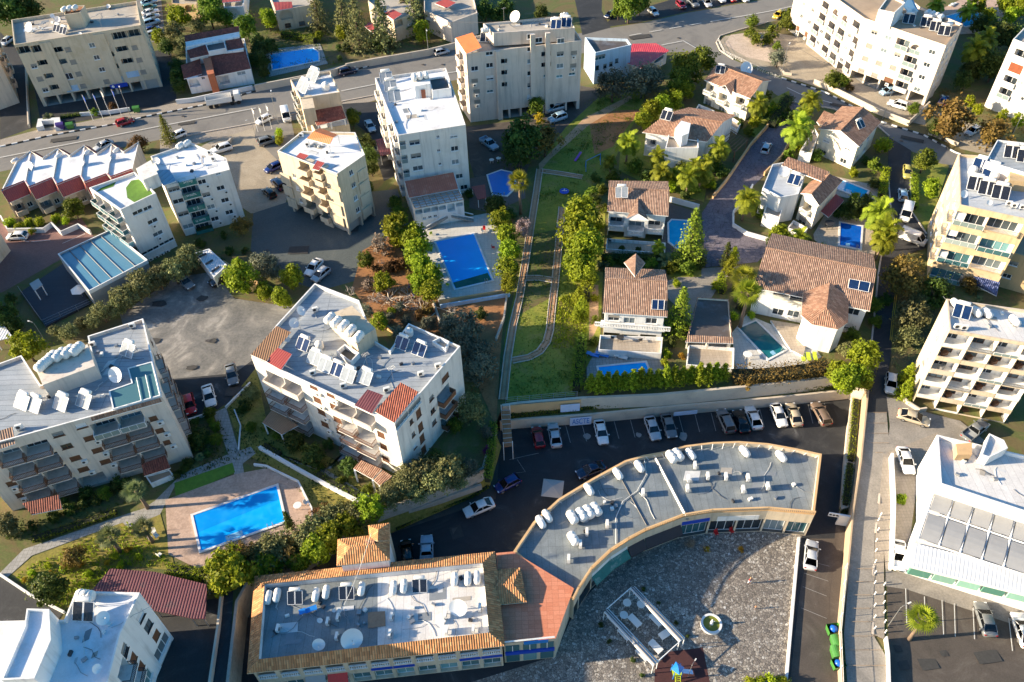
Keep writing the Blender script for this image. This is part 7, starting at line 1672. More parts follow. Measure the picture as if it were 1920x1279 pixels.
car('sedan','silver',(1521,1023),(1517,1067),'silver sedan on the lane right of the plaza',LOW);car('sedan','white',(1682,1076),(1681,1018),'large white sedan at the front corner of the office building',east=True);car('sedan','grey',(1836,1140),(1850,1192),'dark silver sedan in the lower parking lot',east=True);car('sedan','white',(1906,1163),(1920,1210),'white sedan cut off at the right edge of the lower lot',east=True)
a,c=P(457,190),P(386,202);rz_=math.atan2((a-c).y,(a-c).x);t=thing('tipper_truck','white tipper truck with grey empty body on the main road','truck',(a+c)/2,rz_)
part('chassis',MB().m('car_trim').box((0,0,.75),(8.6,.9,.3)).mesh('chassis'),t);m_=MB().m('offwhite_plastic');m_.box((3.55,0,1.75),(1.7,2.3,1.7));m_.box((3.4,0,2.7),(1.3,2.1,.3));part('cab',m_.mesh('cab'),t)
part('windscreen',MB().m('car_glass').box((4.42,0,2.05),(.06,2.0,.75)).mesh('windscreen'),t)
m_=MB().m('offwhite_plastic');m_.box((-1.1,0,1.1),(6.2,2.3,.12));[m_.box((-1.1,s_*1.15,1.75),(6.2,.1,1.3))for s_ in(-1,1)];[m_.box((x_,0,1.75),(.1,2.3,1.3))for x_ in(-4.2,2.0)];m_.m('grey_metal').box((-1.1,0,1.2),(6.0,2.18,.06));part('tipper_body',m_.mesh('tipper_body'),t)
for x_ in(3.5,1.9,-2.0,-3.3):
 for s_ in(-1,1):part('wheel',MB().m('tyre_rubber').lathe([(.3,-.16),(.52,-.14),(.52,.14),(.3,.16)],(x_,s_*1.02,.52),16,'Y').mesh('wheel'),t)
b=Bld('cont','container','white container with a broken slatted roof under the olive trees',[(401,520),(426,497),(392,466),(366,474)],2.7,'white_paint',par=.15,roof='sheet_white');b.put(0,'plain',(1.2,1.4),.8,.8,fm='grey_metal');b.finish()
for k_ in range(3):MB().m('dark_metal').slab(PP([(372+k_*12,480+k_*14),(386+k_*12,474+k_*12),(388+k_*12,477+k_*12),(374+k_*12,483+k_*14)],2.72),.03).build('roof_gap',b.root)
G='rooftop equipment on '
row(TANK['barrel'],[(x/4,640+y/4)for x,y in((335,205),(398,150),(462,128),(528,105),(592,85))],17.22,R(65),'{} white ribbed tank from the left on the left block roof tower',G+'the left block',1.25)
row(TANK['barrel'],[(620,603),(632,610),(646,617),(659,626),(673,638)],16.32,R(62),'{} white ribbed tank from the left on the central block roof tower',G+'the central block',1.1)
row(HEAT['pale'],[(594,676),(614,690),(657,708),(688,712)],13.15,R(-28),'{} pale twin panel solar heater from the left on the central roof',G+'the central block',1.15)
row(HEAT['blue'],[(572,650),(634,697),(756,648),(789,660)],13.15,R(-28),'{} blue panel solar heater from the left on the central block roof',G+'the central block',1.1)
row(TANK['round'],[(600,652),(768,628)],13.15,0,'{} bulky white cold tank from the left on the central block',G+'the central block')
row(DISH,[(553,612,R(30)),(565,590,R(70)),(540,640,R(20),.8)],13.15,0,'{} satellite dish from the left on the central block roof',G+'the central block',1.5)
row(ACU,[(588,703),(645,727),(592,585),(790,705),(726,735),(822,690)],13.15,R(20),'{} air conditioner from the left on the central block roof',G+'the central block')
row(HEAT['pale'],[(50,758),(72,763),(122,760),(165,755),(246,661)],14.45,R(-25),'{} pale solar water heater from the left on the left block',G+'the left block',1.2)
row(DISH,[(224,712,R(-20))],14.45,0,'{} large dark satellite dish in shade on the left block roof',G+'the left block',2.2)
row(ACU,[(250,615),(176,650),(39,805)],14.45,R(20),'{} air conditioner from the left on the left block roof',G+'the left block')
row(DISH,[(60,60,R(-30),2.2),(100,34,R(20),1),(110,42,R(10),1.4),(152,68,R(0),.9),(205,16,R(0),1.0)],15.75,0,'{} satellite dish from the left on the beige block roof',G+'the beige block')
row(TANK['barrel'],[(122,22),(132,20),(142,19)],19.45,R(80),'{} white tank from the left on the beige block stair tower',G+'the beige block',.95)
row(HEAT['dark'],[(110,58),(122,62)],15.75,R(-20),'{} solar heater from the left on the beige block roof',G+'the beige block')
row(HEAT['pale'],[(572,170),(590,150)],10.95,R(-35),'{} large pale tilted solar heater from the left on the narrow block',G+'the narrow block',1.6);row(TANK['round'],[(612,168)],10.95,0,'{} bulky white tank beside the pale panels on the narrow block',G+'the narrow block',1.4)
row(HEAT['pale'],[(725,152),(733,168),(740,186)],15.95,R(10),'{} white covered heater from the back on the long white roof',G+'the long white block',1.35,1);row(TANK['barrel'],[(777,150),(788,148),(799,146)],18.85,R(100),'{} capsule tank from the left on the white stair tower',G+'the long white block',1.0)
DISHBIG=[(967,42,R(-40),2.4)];row(DISH,DISHBIG,20.2,0,'{} huge white satellite dish on the tall pink block roof',G+'the tall pink block');row(TANK['barrel'],[(910,62),(1040,42),(1058,34)],20.2,R(10),'{} white tank from the left on the tall pink block',G+'the tall pink block');row(HEAT['blue'],[(1043,52),(1062,48)],20.2,R(-10),'{} blue panel heater from the left on the tall pink block',G+'the tall pink block',1.2);row(HEAT['dark'],[(912,76)],17.0,R(-10),'{} dark blue panel heater by the orange terrace roof',G+'the tall pink block',1.3)
row(HEAT['dark'],[(1702,42),(1735,48),(1752,56),(1768,64)],14.95,R(-22),'{} dark solar heater from the left on the bent block',G+'the bent block',1.3);row(TANK['round'],[(1685,36),(1712,28),(1778,52)],14.95,0,'{} white cold tank from the left on the bent block',G+'the bent block',1.1);row(TANK['barrel'],[(1738,28),(1746,31),(1754,34),(1762,37)],14.95,R(40),'{} slanting white cylinder tank from the left on the bent block',G+'the bent block');row(DISH,[(1657,38,R(10))],14.95,0,'{} big grey satellite dish on the bent block roof',G+'the bent block',2.0)
row(HEAT['dark'],[(1826,352),(1847,360),(1872,368)],16.55,R(-22),'{} dark twin panel heater from the left on the ochre block front roof',G+'the ochre block',1.4);row(HEAT['blue'],[(1836,318),(1856,328)],16.55,R(-30),'{} blue panel heater from the left on the ochre block rear roof',G+'the ochre block',1.4);row(HEAT['dark'],[(1893,292),(1917,300)],18.85,R(-18),'{} dark panel heater from the left on the white penthouse of the ochre block',G+'the ochre block',1.3);row(TANK['round'],[(1822,325),(1862,338),(1888,350)],16.55,0,'{} white cold tank from the left on the ochre block',G+'the ochre block',1.1);row(DISH,[(1804,370,R(10)),(1853,384,R(0),.9)],16.55,0,'{} satellite dish from the left on the ochre block',G+'the ochre block',1.3)
row(ACU,[(1890,386),(1900,390),(1915,393)],16.55,R(-15),'{} air conditioner from the left on the ochre block roof',G+'the ochre block');row(HEAT['blue'],[(1800,590)],16.55,R(-25),'{} single blue panel heater on the balcony block',G+'the balcony block',1.2);row(TANK['capsule'],[(1790,575),(1828,590),(1848,592),(1900,606)],16.55,R(100),'{} upright white tank from the left on the balcony block',G+'the balcony block',1.1);row(ACU,[(1793,617),(1806,619)],16.55,R(-10),'{} air conditioner from the left at the balcony block roof edge',G+'the balcony block')
row(TANK['barrel'],[(165,1122)],12.45,R(-10),'{} white tank on the bright white corner block',G+'the corner block',1.2);row(HEAT['dark'],[(165,1148)],12.45,R(-5),'{} dark twin panel heater on the bright white corner block',G+'the corner block',1.3);row(DISH,[(196,1165,R(70),1.5),(184,1258,R(75),1.0)],12.45,0,'{} white dish from the top on the bright white corner block',G+'the corner block',1,1)
row(TANK['barrel'],[(340,278),(352,274)],12.05,R(60),'{} white tank from the left on the block with green balconies',G+'the green balcony block');row(DISH,[(296,308,R(0))],12.05,0,'{} white dish beside the blue cover on the green balcony block',G+'the green balcony block',1.4);row(ACU,[(395,290),(402,302)],12.05,0,'{} air conditioner from the left on the green balcony block',G+'the green balcony block')
row(TANK['capsule'],[(112,296),(165,290),(220,286),(30,305)],6.15,R(60),'{} white tank from the left on the terraced house roofs',G+'the terraced houses',.9);row(HEAT['pale'],[(60,318),(155,312),(205,305)],6.15,R(-30),'{} solar heater from the left on the terraced house roofs',G+'the terraced houses',.9)
row(ACU,[(566,258),(578,275)],14.45,0,'{} unit from the left on the cream block roof',G+'the cream block')
row(HEAT['dark'],[(1350,136)],7.2,R(-20),'{} dark panel heater on the roof of the cream villa',G+'the villas',1.1);row(HEAT['dark'],[(1250,222)],7.2,R(-30),'{} dark panel heater beside the glazed kiosk',G+'the villas',1.2);row(HEAT['pale'],[(1165,366)],7.6,R(-5),'{} pale panel heater on the villa by the cyan pool',G+'the villas',1.2);row(HEAT['blue'],[(1488,342)],5.95,R(-30),'{} dark blue heater on the white roof terrace',G+'the villas',1.2);row(DISH,[(1467,330,R(0),2.0),(1500,345,R(30),.9)],5.95,0,'{} dish from the left on the white villa roof terrace',G+'the villas');row(HEAT['dark'],[(1610,238)],7.0,R(30),'{} solar heater on the brown slope of the pale yellow villa',G+'the villas',1.0)
row(DISH,[(1396,140,R(15))],5.5,0,'{} huge white dish behind the cream two storey villa',G+'the villas',2.9)
def panel3(key,pts,label):
 w=[P(*p)for p in pts];t=MB().m('panel_blue').slab(w if area(w)>0 else w[::-1],.1).build('solar_panel',BLD[key].root);t['label']=label
 for i in range(4):MB().m('white_paint').tube([w[i]+Vector((0,0,.03)),w[(i+1)%4]+Vector((0,0,.03))],.04,4).build('frame_bar',t)
 MB().m('white_paint').tube([(w[0]+w[1])/2+Vector((0,0,.03)),(w[2]+w[3])/2+Vector((0,0,.03))],.04,4).build('frame_bar',t)
panel3('b19',[(1222,580,7.0),(1245,581,7.0),(1246,563,7.75),(1223,562,7.75)],'blue solar panel on the long brown roof above the balustrade');panel3('b21',[(1590,540,7.7),(1628,548,7.7),(1632,530,8.5),(1593,523,8.5)],'three bay blue solar panel on the large villa roof')
mall=[(505,1124),(521,1120),(594,1119),(613,1114),(679,1108),(739,1106),(758,1103),(853,1090),(878,1089),(895,1087)]
row(TANK['capsule'],mall,2.35,R(88),'{} capsule tank from the left on the tiled mall roof',G+'the tiled mall',1.05)
row(HEAT['dark'],[(556,1122),(652,1113),(788,1100)],2.35,R(0),'{} solar heater from the left on the tiled mall roof',G+'the tiled mall',1.0)
row(DISH,[(861,1145,R(-10),2.2),(600,1212,R(10),1.5),(662,1205,R(25),2.6),(601,1165,R(0),.7),(627,1146,R(0),.5),(637,1146,R(0),.5)],2.35,0,'{} satellite dish from the left on the tiled mall roof',G+'the tiled mall')
row(ACU,[(635,1161),(616,1169),(633,1197),(735,1160),(732,1192),(836,1156),(838,1186),(523,1182),(900,1143),(888,1183)],2.35,R(85),'{} air conditioner from the left on the tiled mall roof',G+'the tiled mall')
cap=[(1014,983),(1026,972),(1104,922),(1158,893),(1198,879),(1294,856),(1395,851),(1463,860)]
row(TANK['capsule'],cap,.22,R(115),'{} capsule tank from the left along the rear of the curved mall',G+'the curved mall',1.15)
row(TANK['barrel'],[(1073,975),(1090,970),(1103,965),(1117,960),(1075,1015),(1258,862),(1270,858)],.22,R(115),'{} bulky tank from the left on the curved mall roof',G+'the curved mall',1.15)
row(ACU,[(1138,987),(1100,1002),(1088,1025),(1205,928),(1290,902),(1326,897),(1360,898),(1401,900),(1288,920),(1392,922),(1302,877),(1438,916),(1066,1052)],.22,R(85),'{} air conditioner from the left on the curved mall roof',G+'the curved mall',1.1)
row(ANT,[(566,625),(690,690),(738,715)],13.1,R(30),'{} tall aerial from the left on the central block',G+'the central block');row(ANT,[(195,60),(945,38)],14.7,R(30),'{} thin roof aerial from the left along the main road','aerials')
lo_=place(LOUNGE['blue'],P(580,1146,2.35),R(20),1.2,'blue sun lounger left on the tiled mall roof');place(ANT,P(700,1040,4.6),0,1.2,'tall aerial beside the tiled tower')
for px_,rz_,lb in(((522,231),R(100),'street lamp beside the white van'),((804,104),R(-80),'street lamp on the pavement below the conifers'),((247,222),R(115),'street lamp beside the red hatchback'),((1465,140),R(60),'street lamp at the forecourt of the bent block'),((1655,223),R(60),'street lamp in front of the bent block wall'),((1888,275),R(60),'street lamp near the right edge by the brown bush')):place(LAMP,P(*px_),rz_,.95,lb,'street lamps')
place(LAMP,PE(1665,1174),R(20),.72,'lamp post beside the fan palm of the lower parking lot','street lamps');place(LAMP,P(85,640),R(160),.6,'small floodlight post behind the left block','street lamps');place(LAMP,P(480,258),R(200),.6,'thin post at the sandy lot','street lamps');place(LAMP,P(1290,1270,LOW),R(50),.5,'small lamp post beside the play tower','street lamps')
for i,(x_,y_)in enumerate([(175,226),(194,224),(208,218),(228,216),(8,0)][:4]):
 q=P(x_,y_);t=thing('flagpole','%s white flagpole from the left in front of the beige block'%ORD[i],'flagpole',q,0,'flagpoles');MB().m('white_paint').tube([q,q+Vector((0,0,7))],.05,6).build('pole',t);MB().m('blue_sign' if i!=2 else 'fabric_white').slab([q+Vector((.05,0,6.8)),q+Vector((.4,-.3,6.4)),q+Vector((.35,-.3,5.2)),q+Vector((.05,0,5.4))],.02).build('flag',t)
for i,(x_,y_)in enumerate([(484,248),(497,246),(510,242)]):
 q=P(x_,y_);t=thing('flagpole','%s flagpole from the left beside the parked white hatchback'%ORD[i],'flagpole',q,0,'flagpoles by the lot');MB().m('white_paint').tube([q,q+Vector((0,0,6.5))],.05,6).build('pole',t);MB().m('fabric_white').slab([q+Vector((.05,0,6.3)),q+Vector((.4,-.3,6)),q+Vector((.35,-.3,5)),q+Vector((.05,0,5.1))],.02).build('flag',t)
mat('bin_green',(0.05,0.2,0.035),.15,2,.5);mat('bin_purple',(0.06,0.03,0.2),.1,2,.5);mat('bag_blue',(0.01,0.12,0.6),.2,3,.4)
def bin_(q,rz,lid,label,m='bin_green',s_=1.0):
 t=thing('waste_container',label,'bin',q,rz,'waste containers');t.scale=(s_,)*3;mb=MB().m(m);lo,hi=.5,.62
 vs=[(x*(.58 if k==0 else .68),y*(.42 if k==0 else .54),(.18,1.15)[k])for k in(0,1)for x,y in((-1,-1),(1,-1),(1,1),(-1,1))];mb.idx(vs,[(0,1,5,4),(1,2,6,5),(2,3,7,6),(3,0,4,7),(3,2,1,0)]);part('tub',mb.mesh('tub'),t)
 if lid:
  g=MB().m(m);g.smooth=True;n_=6;pr=[(-.58+1.16*i/n_,1.15+.26*math.sin(math.pi*i/n_))for i in range(n_+1)]
  for i in range(n_):g.face([(-.7,pr[i][0],pr[i][1]),(.7,pr[i][0],pr[i][1]),(.7,pr[i+1][0],pr[i+1][1]),(-.7,pr[i+1][0],pr[i+1][1])])
  part('lid',g.mesh('lid'),t)
 else:g=MB().m('bag_blue');g.smooth=True;g.lathe([(.1,.7),(.42,.75),(.45,1.0),(.25,1.2),(.05,1.25)],(0,0,0),10);part('bag',g.mesh('bag'),t)
 for x in(-.5,.5):
  for y in(-.35,.35):part('wheel',MB().m('tyre_rubber').lathe([(.05,-.04),(.1,-.03),(.1,.03),(.05,.04)],(x,y,.1),8,'Y').mesh('wheel'),t)
bin_(P(1559,1186,LOW),R(5),False,'open green bin with blue bag, topmost of the lane row',s_=1.25);bin_(P(1564,1209,LOW),R(92),True,'closed green bin just below the open topmost one',s_=1.15);bin_(P(1564,1229,LOW),R(90),True,'closed green bin just above the lowest open one',s_=1.15);bin_(P(1568,1250,LOW),R(10),False,'open green bin with blue bag, lowest of the lane row',s_=1.2)
bin_(P(116,242),R(15),True,'purple recycling bin beside the agave planter','bin_purple',1.3);bin_(P(134,241),R(15),True,'round lidded green recycling bin at the roadside','bin_green',1.2);bin_(P(258,210),R(10),True,'dark green bin in a white pen beside the street lamp','bin_green',1.2)
for lb,pts in(('long white folded canopy, right one of the plaza pair',[(1182,1103),(1190,1099),(1284,1195),(1274,1203)]),('long white folded canopy, left one of the plaza pair',[(1133,1147),(1141,1141),(1234,1239),(1225,1248)])):
 w=[P(*p,LOW+2.6)for p in pts];c_=sum(w,Vector((0,0,0)))/4;t=thing('folded_canopy',lb,'awning',(c_.x,c_.y,LOW),0,'plaza canopies');w=w if area(w)>0 else w[::-1]
 MB().m('fabric_white').slab(w,.35).build('folded_fabric',t)
 for k_ in(.3,.7):MB().m('dark_metal').tube([w[0].lerp(w[1],k_)+Vector((0,0,.06)),w[3].lerp(w[2],k_)+Vector((0,0,.06))],.07,4).build('track',t)
 for q in w:MB().m('white_paint').tube([(q.x,q.y,LOW),(q.x,q.y,LOW+2.5)],.06,6).build('post',t)
for pa,pb in(((1137,1142),(1184,1101)),((1230,1243),(1279,1199))):
 t=thing('canopy_rail','thin white cross rail joining the plaza canopies at the %s end'%('upper' if pa[0]<1200 else 'lower'),'rail',P(*pa,LOW));MB().m('white_paint').tube([P(*pa,LOW+2.5),P(*pb,LOW+2.5)],.07,5).build('rail',t)
for i,(x_,y_,r_)in enumerate(sorted([(1189,1169,-52),(1229,1167,-52),(1247,1193,30),(1228,1217,-52),(1204,1231,-52),(1150,1167,-52),(1170,1193,-52)])):place(TAB['rect'],P(x_,y_,LOW),R(r_),1.25,'%s grey rectangular table from the left on the plaza'%ORD[i],'plaza tables')
for i,(x_,y_)in enumerate(sorted([(1175,1135),(1201,1138),(1169,1158)])):place(TAB['round'],P(x_,y_,LOW),0,1.15,'%s round pale blue table from the left on the plaza'%ORD[i],'round plaza tables')
for i,(x_,y_)in enumerate([(1342,1003),(1371,999)]):
 place(CHAIR['red'],P(x_,y_,LOW),R(20),1.3,'red chair, %s of two in front of the white shopfront'%('left' if i==0 else 'right'),'red chairs')
q=P(1333,1172,LOW);t=thing('fountain','round white fountain basin with green water and a small statue on the plaza','fountain',q)
g=MB().m('wall_white');g.lathe([(1.45,0),(1.45,.55),(1.15,.55),(1.15,.3)],tuple(q),36);g.build('basin',t);MB().m('pool_olive').face([(q.x+1.16*math.cos(a*.1745),q.y+1.16*math.sin(a*.1745),LOW+.42)for a in range(36)]).build('water',t)
g=MB().m('wall_white');g.smooth=True;g.lathe([(.3,.3),(.22,.6),(.12,.8),(.2,1.0),(.16,1.25),(.07,1.35),(.12,1.5),(.04,1.62)],tuple(q),12);g.tube([q+Vector((0,0,1.15)),q+Vector((.35,-.1,1.3))],.06,6);g.build('statue',t)
q=P(1267,1265,LOW);t=thing('play_tower','blue roofed children play tower with ladder and slide on a dark mat','play tower',q,R(5))
for x in(-.55,.55):
 for y in(-.55,.55):part('post',MB().m('blue_plastic').tube([(x,y,0),(x,y,2.1)],.06,6).mesh('post'),t)
part('platform',MB().m('lime_plastic').box((0,0,1.05),(1.2,1.2,.08)).mesh('platform'),t);g=MB().m('blue_plastic');g.lathe([(.9,2.1),(.05,2.7)],(0,0,0),4);part('roof',g.mesh('roof'),t)
g=MB().m('paint_pale');g.slab([Vector((.6,-.3,1.1)),Vector((2.3,-.3,.2)),Vector((2.3,.3,.2)),Vector((.6,.3,1.1))],.06);part('slide',g.mesh('slide'),t);g=MB().m('lime_plastic');[g.box((0,-.7-k*.16,1-k*.25),(.7,.06,.06))for k in range(4)];[g.tube([(x,-.62,1.1),(x,-1.25,.05)],.04,5)for x in(-.35,.35)];part('ladder',g.mesh('ladder'),t)
q=P(1036,932,LOW);t=thing('parasol','large square grey parasol at the west end of the curved mall','parasol',q,R(35));part('pole',MB().m('grey_metal').tube([(0,0,0),(0,0,2.9)],.05,6).mesh('pole'),t);g=MB().m('fabric_grey');g.lathe([(2.3,2.4),(.05,3.1)],(0,0,0),4);part('canopy',g.mesh('canopy'),t)
a,c=P(1098,318),P(1125,305);t=thing('swing_frame','blue swing frame at the top of the railway lawn','swing',(a+c)/2)
for e_ in(a,c):
 for s_ in(-1,1):MB().m('blue_plastic').tube([e_+Vector((0,s_*.9,0)),e_+Vector((0,0,2.3))],.06,6).build('leg',t)
MB().m('blue_plastic').tube([a+Vector((0,0,2.3)),c+Vector((0,0,2.3))],.06,6).build('top_bar',t)
mat('purple',(0.3,0.08,0.4),.1,2,.4);a,c=P(1078,304),P(1089,290);t=thing('seesaw','purple seesaw plank on the lawn left of the swing','seesaw',(a+c)/2);l_,r_=strip([a+Vector((0,0,.35)),c+Vector((0,0,.75))],.5);MB().m('purple').slab([r_[0],r_[1],l_[1],l_[0]],.1).build('plank',t);MB().m('grey_metal').box(tuple((a+c)/2+Vector((0,0,.25))),(.5,.2,.5)).build('pivot',t)
q=P(1058,361);t=thing('roundabout','round blue children roundabout on the lawn','roundabout',q);g=MB().m('blue_sign');g.lathe([(1.0,.3),(1.05,.36),(1.0,.42)],tuple(q),24);g.build('disc',t);MB().m('white_paint').tube([q,q+Vector((0,0,.9))],.1,8).build('axle',t);MB().m('wall_white').box((q.x,q.y,.47),(1.1,.12,.08)).build('seat',t)
t=thing('scaffold_stair','weathered steel stair frame at the west end of the car park','stair',P(950,836,LOW));w=[P(940,768,1.0),P(956,768,1.0),P(961,836,-1.2),P(944,838,-1.2)];MB().m('rust').slab(w if area(w)>0 else w[::-1],.15).build('walkway',t)
for p_ in w:MB().m('white_paint').tube([(p_.x,p_.y,LOW),p_+Vector((0,0,1.2))],.07,5).build('post',t)
for i in range(9):k_=i/8;MB().m('grey_metal').tube([w[0].lerp(w[3],k_)+Vector((0,0,1.0)),w[1].lerp(w[2],k_)+Vector((0,0,1.0))],.06,4).build('rung',t)
canopy('gazebo','small square pale gazebo on the dark timber terrace','gazebo',[(55,532),(72,522),(80,534),(64,545)],3.2,'fabric_grey');q=P(155,556,.5);t=thing('parasol','white crumpled parasol at the corner of the timber terrace','parasol',q);MB().m('grey_metal').tube([q,q+Vector((0,0,2.2))],.05,6).build('pole',t);g=MB().m('fabric_white');g.lathe([(1.6,1.8),(.8,2.1),(.05,2.5)],tuple(q-Vector((0,0,.0))),6);g.build('canopy',t)
t=thing('pergola','dark timber pergola beside the cobbled lane','pergola',P(1372,262));w=PP([(1340,258),(1365,240),(1402,262),(1378,285)],2.6)
for i in range(9):k_=i/8;MB().m('brown_wood').tube([w[0].lerp(w[3],k_),w[1].lerp(w[2],k_)],.08,4).build('rafter',t)
for i in range(4):MB().m('brown_wood').tube([w[i],w[(i+1)%4]],.1,4).build('beam',t);MB().m('brown_wood').tube([(w[i].x,w[i].y,0),w[i]],.1,4).build('post',t)
canopy('shed','small red roofed shed beside the covered pool','shed',[(896,374),(912,370),(909,346),(884,350)],2.4,'sheet_red');canopy('utility_hut','maroon roofed hut left of the long white block','shed',[(713,292),(738,287),(725,257),(704,262)],2.6,'sheet_maroon');canopy('carport','pale corrugated roof at the left edge below the timber terrace','shed',[(-10,640),(24,632),(0,600),(-20,600)],2.6,'sheet_white')
for i,(x_,y_,k_)in enumerate([(908,433,'red'),(905,437,'white'),(925,467,'red'),(939,504,'lime'),(840,537,'lime'),(808,441,'lime')]):place(CHAIR[k_],P(x_,y_),R(40*i),1.2,'%s plastic chair on the big pool terrace, %s of six from the top'%(k_,ORD[[1,2,3,4,5,0][i]]),'pool terrace chairs')
for i,(x_,y_)in enumerate([(922,305),(935,302)]):place(TAB['round'],P(x_,y_),0,1.1,'white round garden table, %s of two behind the white block'%('left' if i==0 else 'right'),'garden tables')
place(TAB['dark'],P(1162,639,.9),0,1.3,'dark round table on the terrace below the curved balustrade');place(CHAIR['dark'],P(1148,637,.9),R(80),1.2,'dark chair left of the terrace table below the balustrade');place(CHAIR['dark'],P(1200,641,.9),R(200),1.2,'dark chair right of the terrace table below the balustrade');place(CHAIR['dark'],P(1143,455,.3),R(60),1.2,'dark chair on the porch of the cyan pool villa');place(TAB['dark'],P(1553,428),0,1.9,'dark round dining table beside the deep blue pool');place(TAB['round'],P(560,953),0,1.2,'white round table on the pink pool deck');place(CHAIR['white'],P(575,946),R(60),1.2,'white chair on the pink pool deck');place(TAB['round'],P(1400,672),0,1.5,'pale round table beside the teal pool')
for i,(x_,y_)in enumerate([(1505,672),(1515,671),(1527,670)]):place(LOUNGE['lime'],P(x_,y_),R(80),1.1,'%s yellow sun lounger from the left in front of the turret'%ORD[i],'yellow loungers')
for i,(x_,y_)in enumerate([(1130,668),(1112,668),(1165,672)]):place(LOUNGE['blue' if i<2 else 'white'],P(x_,y_),R(-20),1.2,'sun lounger by the hedge pool, %s from the left'%['second','first','third'][i],'hedge pool loungers')
for i,(x_,y_)in enumerate([(1784,12),(1788,9)]):place(LOUNGE['white'],P(x_,y_),R(30),1.1,'white lounger, %s of two by the angular turquoise pool'%('left' if i==0 else 'right'),'white loungers')
for i,(x_,y_)in enumerate([(290,1000),(296,1008),(284,1012),(301,1043)]):place(CHAIR['white'],P(x_,y_),R(50*i),1.2,'%s white chair from the top left of the pink deck palms'%ORD[i],'deck chairs')
for n_,c_ in(('skin',(.5,.3,.2)),('cloth_red',(.6,.02,.04)),('cloth_blue',(.02,.1,.4)),('cloth_grey',(.2,.2,.22)),('cloth_orange',(.7,.25,.05)),('hair_dark',(.03,.02,.015)),('hair_fair',(.4,.28,.14))):mat(n_,c_,.1,3,.8)
def skin(name,pts,edges,m,parent,root=0):
 me=bpy.data.meshes.new(name);me.from_pydata([p[:3]for p in pts],edges,[]);o=bpy.data.objects.new(name,me);COL.objects.link(o);o.parent=parent
 md=o.modifiers.new('skin','SKIN');me.materials.append(MATS[m])
 for i,p in enumerate(pts):me.skin_vertices[0].data[i].radius=(p[3],p[3])if len(p)<5 else(p[3],p[4])
 me.skin_vertices[0].data[root].use_root=True;md.use_smooth_shade=True;sb=o.modifiers.new('sub','SUBSURF');sb.levels=sb.render_levels=1;return o
def person(q,rz,label,top,bottom,hair,s_=1.0,bend=0.0):
 t=thing('person',label,'person',q,rz);t.scale=(s_,)*3;f=bend
 hip,ch,nk,hd=(0,0,.95),(0,-.30*f,1.32-.08*f),(0,-.42*f,1.5-.16*f),(0,-.52*f,1.66-.2*f)
 pts=[(*hip,.13,.1),(*ch,.17,.11),(*nk,.055),(*hd,.095,.11),(.1,0,.9,.09),(.11,-.04,.5,.065),(.12,.02,.08,.045),(.12,-.15,.04,.04),(-.1,0,.9,.09),(-.11,.05,.5,.065),(-.12,.1,.08,.045),(-.12,-.06,.04,.04),(.2,ch[1],1.4-.1*f,.055),(.27,ch[1]-.05,1.13-.1*f,.042),(.25,ch[1]-.25,.98,.034),(-.2,ch[1],1.4-.1*f,.055),(-.27,ch[1]-.05,1.13-.1*f,.042),(-.25,ch[1]-.28,1.0,.034)]
 ed=[(0,1),(1,2),(2,3),(0,4),(4,5),(5,6),(6,7),(0,8),(8,9),(9,10),(10,11),(1,12),(12,13),(13,14),(1,15),(15,16),(16,17)]
 for hx,hb in((.25,14),(-.25,17)):
  b_=pts[hb]
  for k in range(5):
   i=len(pts);sg_=1 if hx>0 else-1;dx=(-.03+.018*k)if k<4 else-.045*sg_;pts+=[(b_[0]+dx*.8,b_[1]-.06,b_[2]-.03,.011),(b_[0]+dx,b_[1]-(.1 if k<4 else .07),b_[2]-.07+(.01 if k in(0,3)else 0),.008)];ed+=[(hb,i),(i,i+1)]
 skin('body',pts,ed,'skin',t)
 skin('shirt',[(0,0,.93,.15,.115),(*ch,.19,.125),(.2,ch[1],1.4-.1*f,.07),(.255,ch[1]-.03,1.2-.1*f,.058),(-.2,ch[1],1.4-.1*f,.07),(-.255,ch[1]-.03,1.2-.1*f,.058)],[(0,1),(1,2),(2,3),(1,4),(4,5)],top,t)
 skin('trousers',[(0,0,.96,.145,.115),(.1,0,.86,.105),(.11,-.04,.5,.08),(.12,.02,.12,.065),(-.1,0,.86,.105),(-.11,.05,.5,.08),(-.12,.1,.12,.065)],[(0,1),(1,2),(2,3),(0,4),(4,5),(5,6)],bottom,t)
 g=MB().m(hair);g.smooth=True;g.lathe([(.02,.125),(.08,.1),(.112,.04),(.108,-.02),(.06,-.06)],(hd[0],hd[1]+.02,hd[2]+.015),12);part('hair',g.mesh('hair'),t)
 g=MB().m('skin');g.tube([(0,hd[1]-.1,hd[2]+.01),(0,hd[1]-.125,hd[2]-.02)],[.012,.018],6);g.m('hair_dark');[g.box((x,hd[1]-.1,hd[2]+.02),(.03,.02,.014))for x in(-.035,.035)];g.box((0,hd[1]-.1,hd[2]-.055),(.045,.015,.01));part('face',g.mesh('face'),t)
person(P(1404,1094,LOW),R(30),'person in a red top walking across the stone plaza','cloth_red','paint_pale','hair_fair');person(P(1416,1142,LOW),R(200),'small child in an orange top on the plaza near the fountain','cloth_orange','cloth_grey','hair_dark',.62);person(P(768,541),R(80),'person in blue work clothes at the felled trees','cloth_blue','cloth_blue','hair_dark',1,.2);person(P(777,560),R(-60),'person in blue trousers and pale cap bending by the ladder','cloth_blue','cloth_blue','hair_fair',1,.9)
t=thing('ladder','wooden ladder lying among the felled branches','ladder',P(780,575));a,c=P(785,560),P(778,590);l_,r_=strip([a,c],.45)
for A in(l_,r_):MB().m('pale_bark').tube([v+Vector((0,0,.2))for v in A],.05,5).build('stile',t)
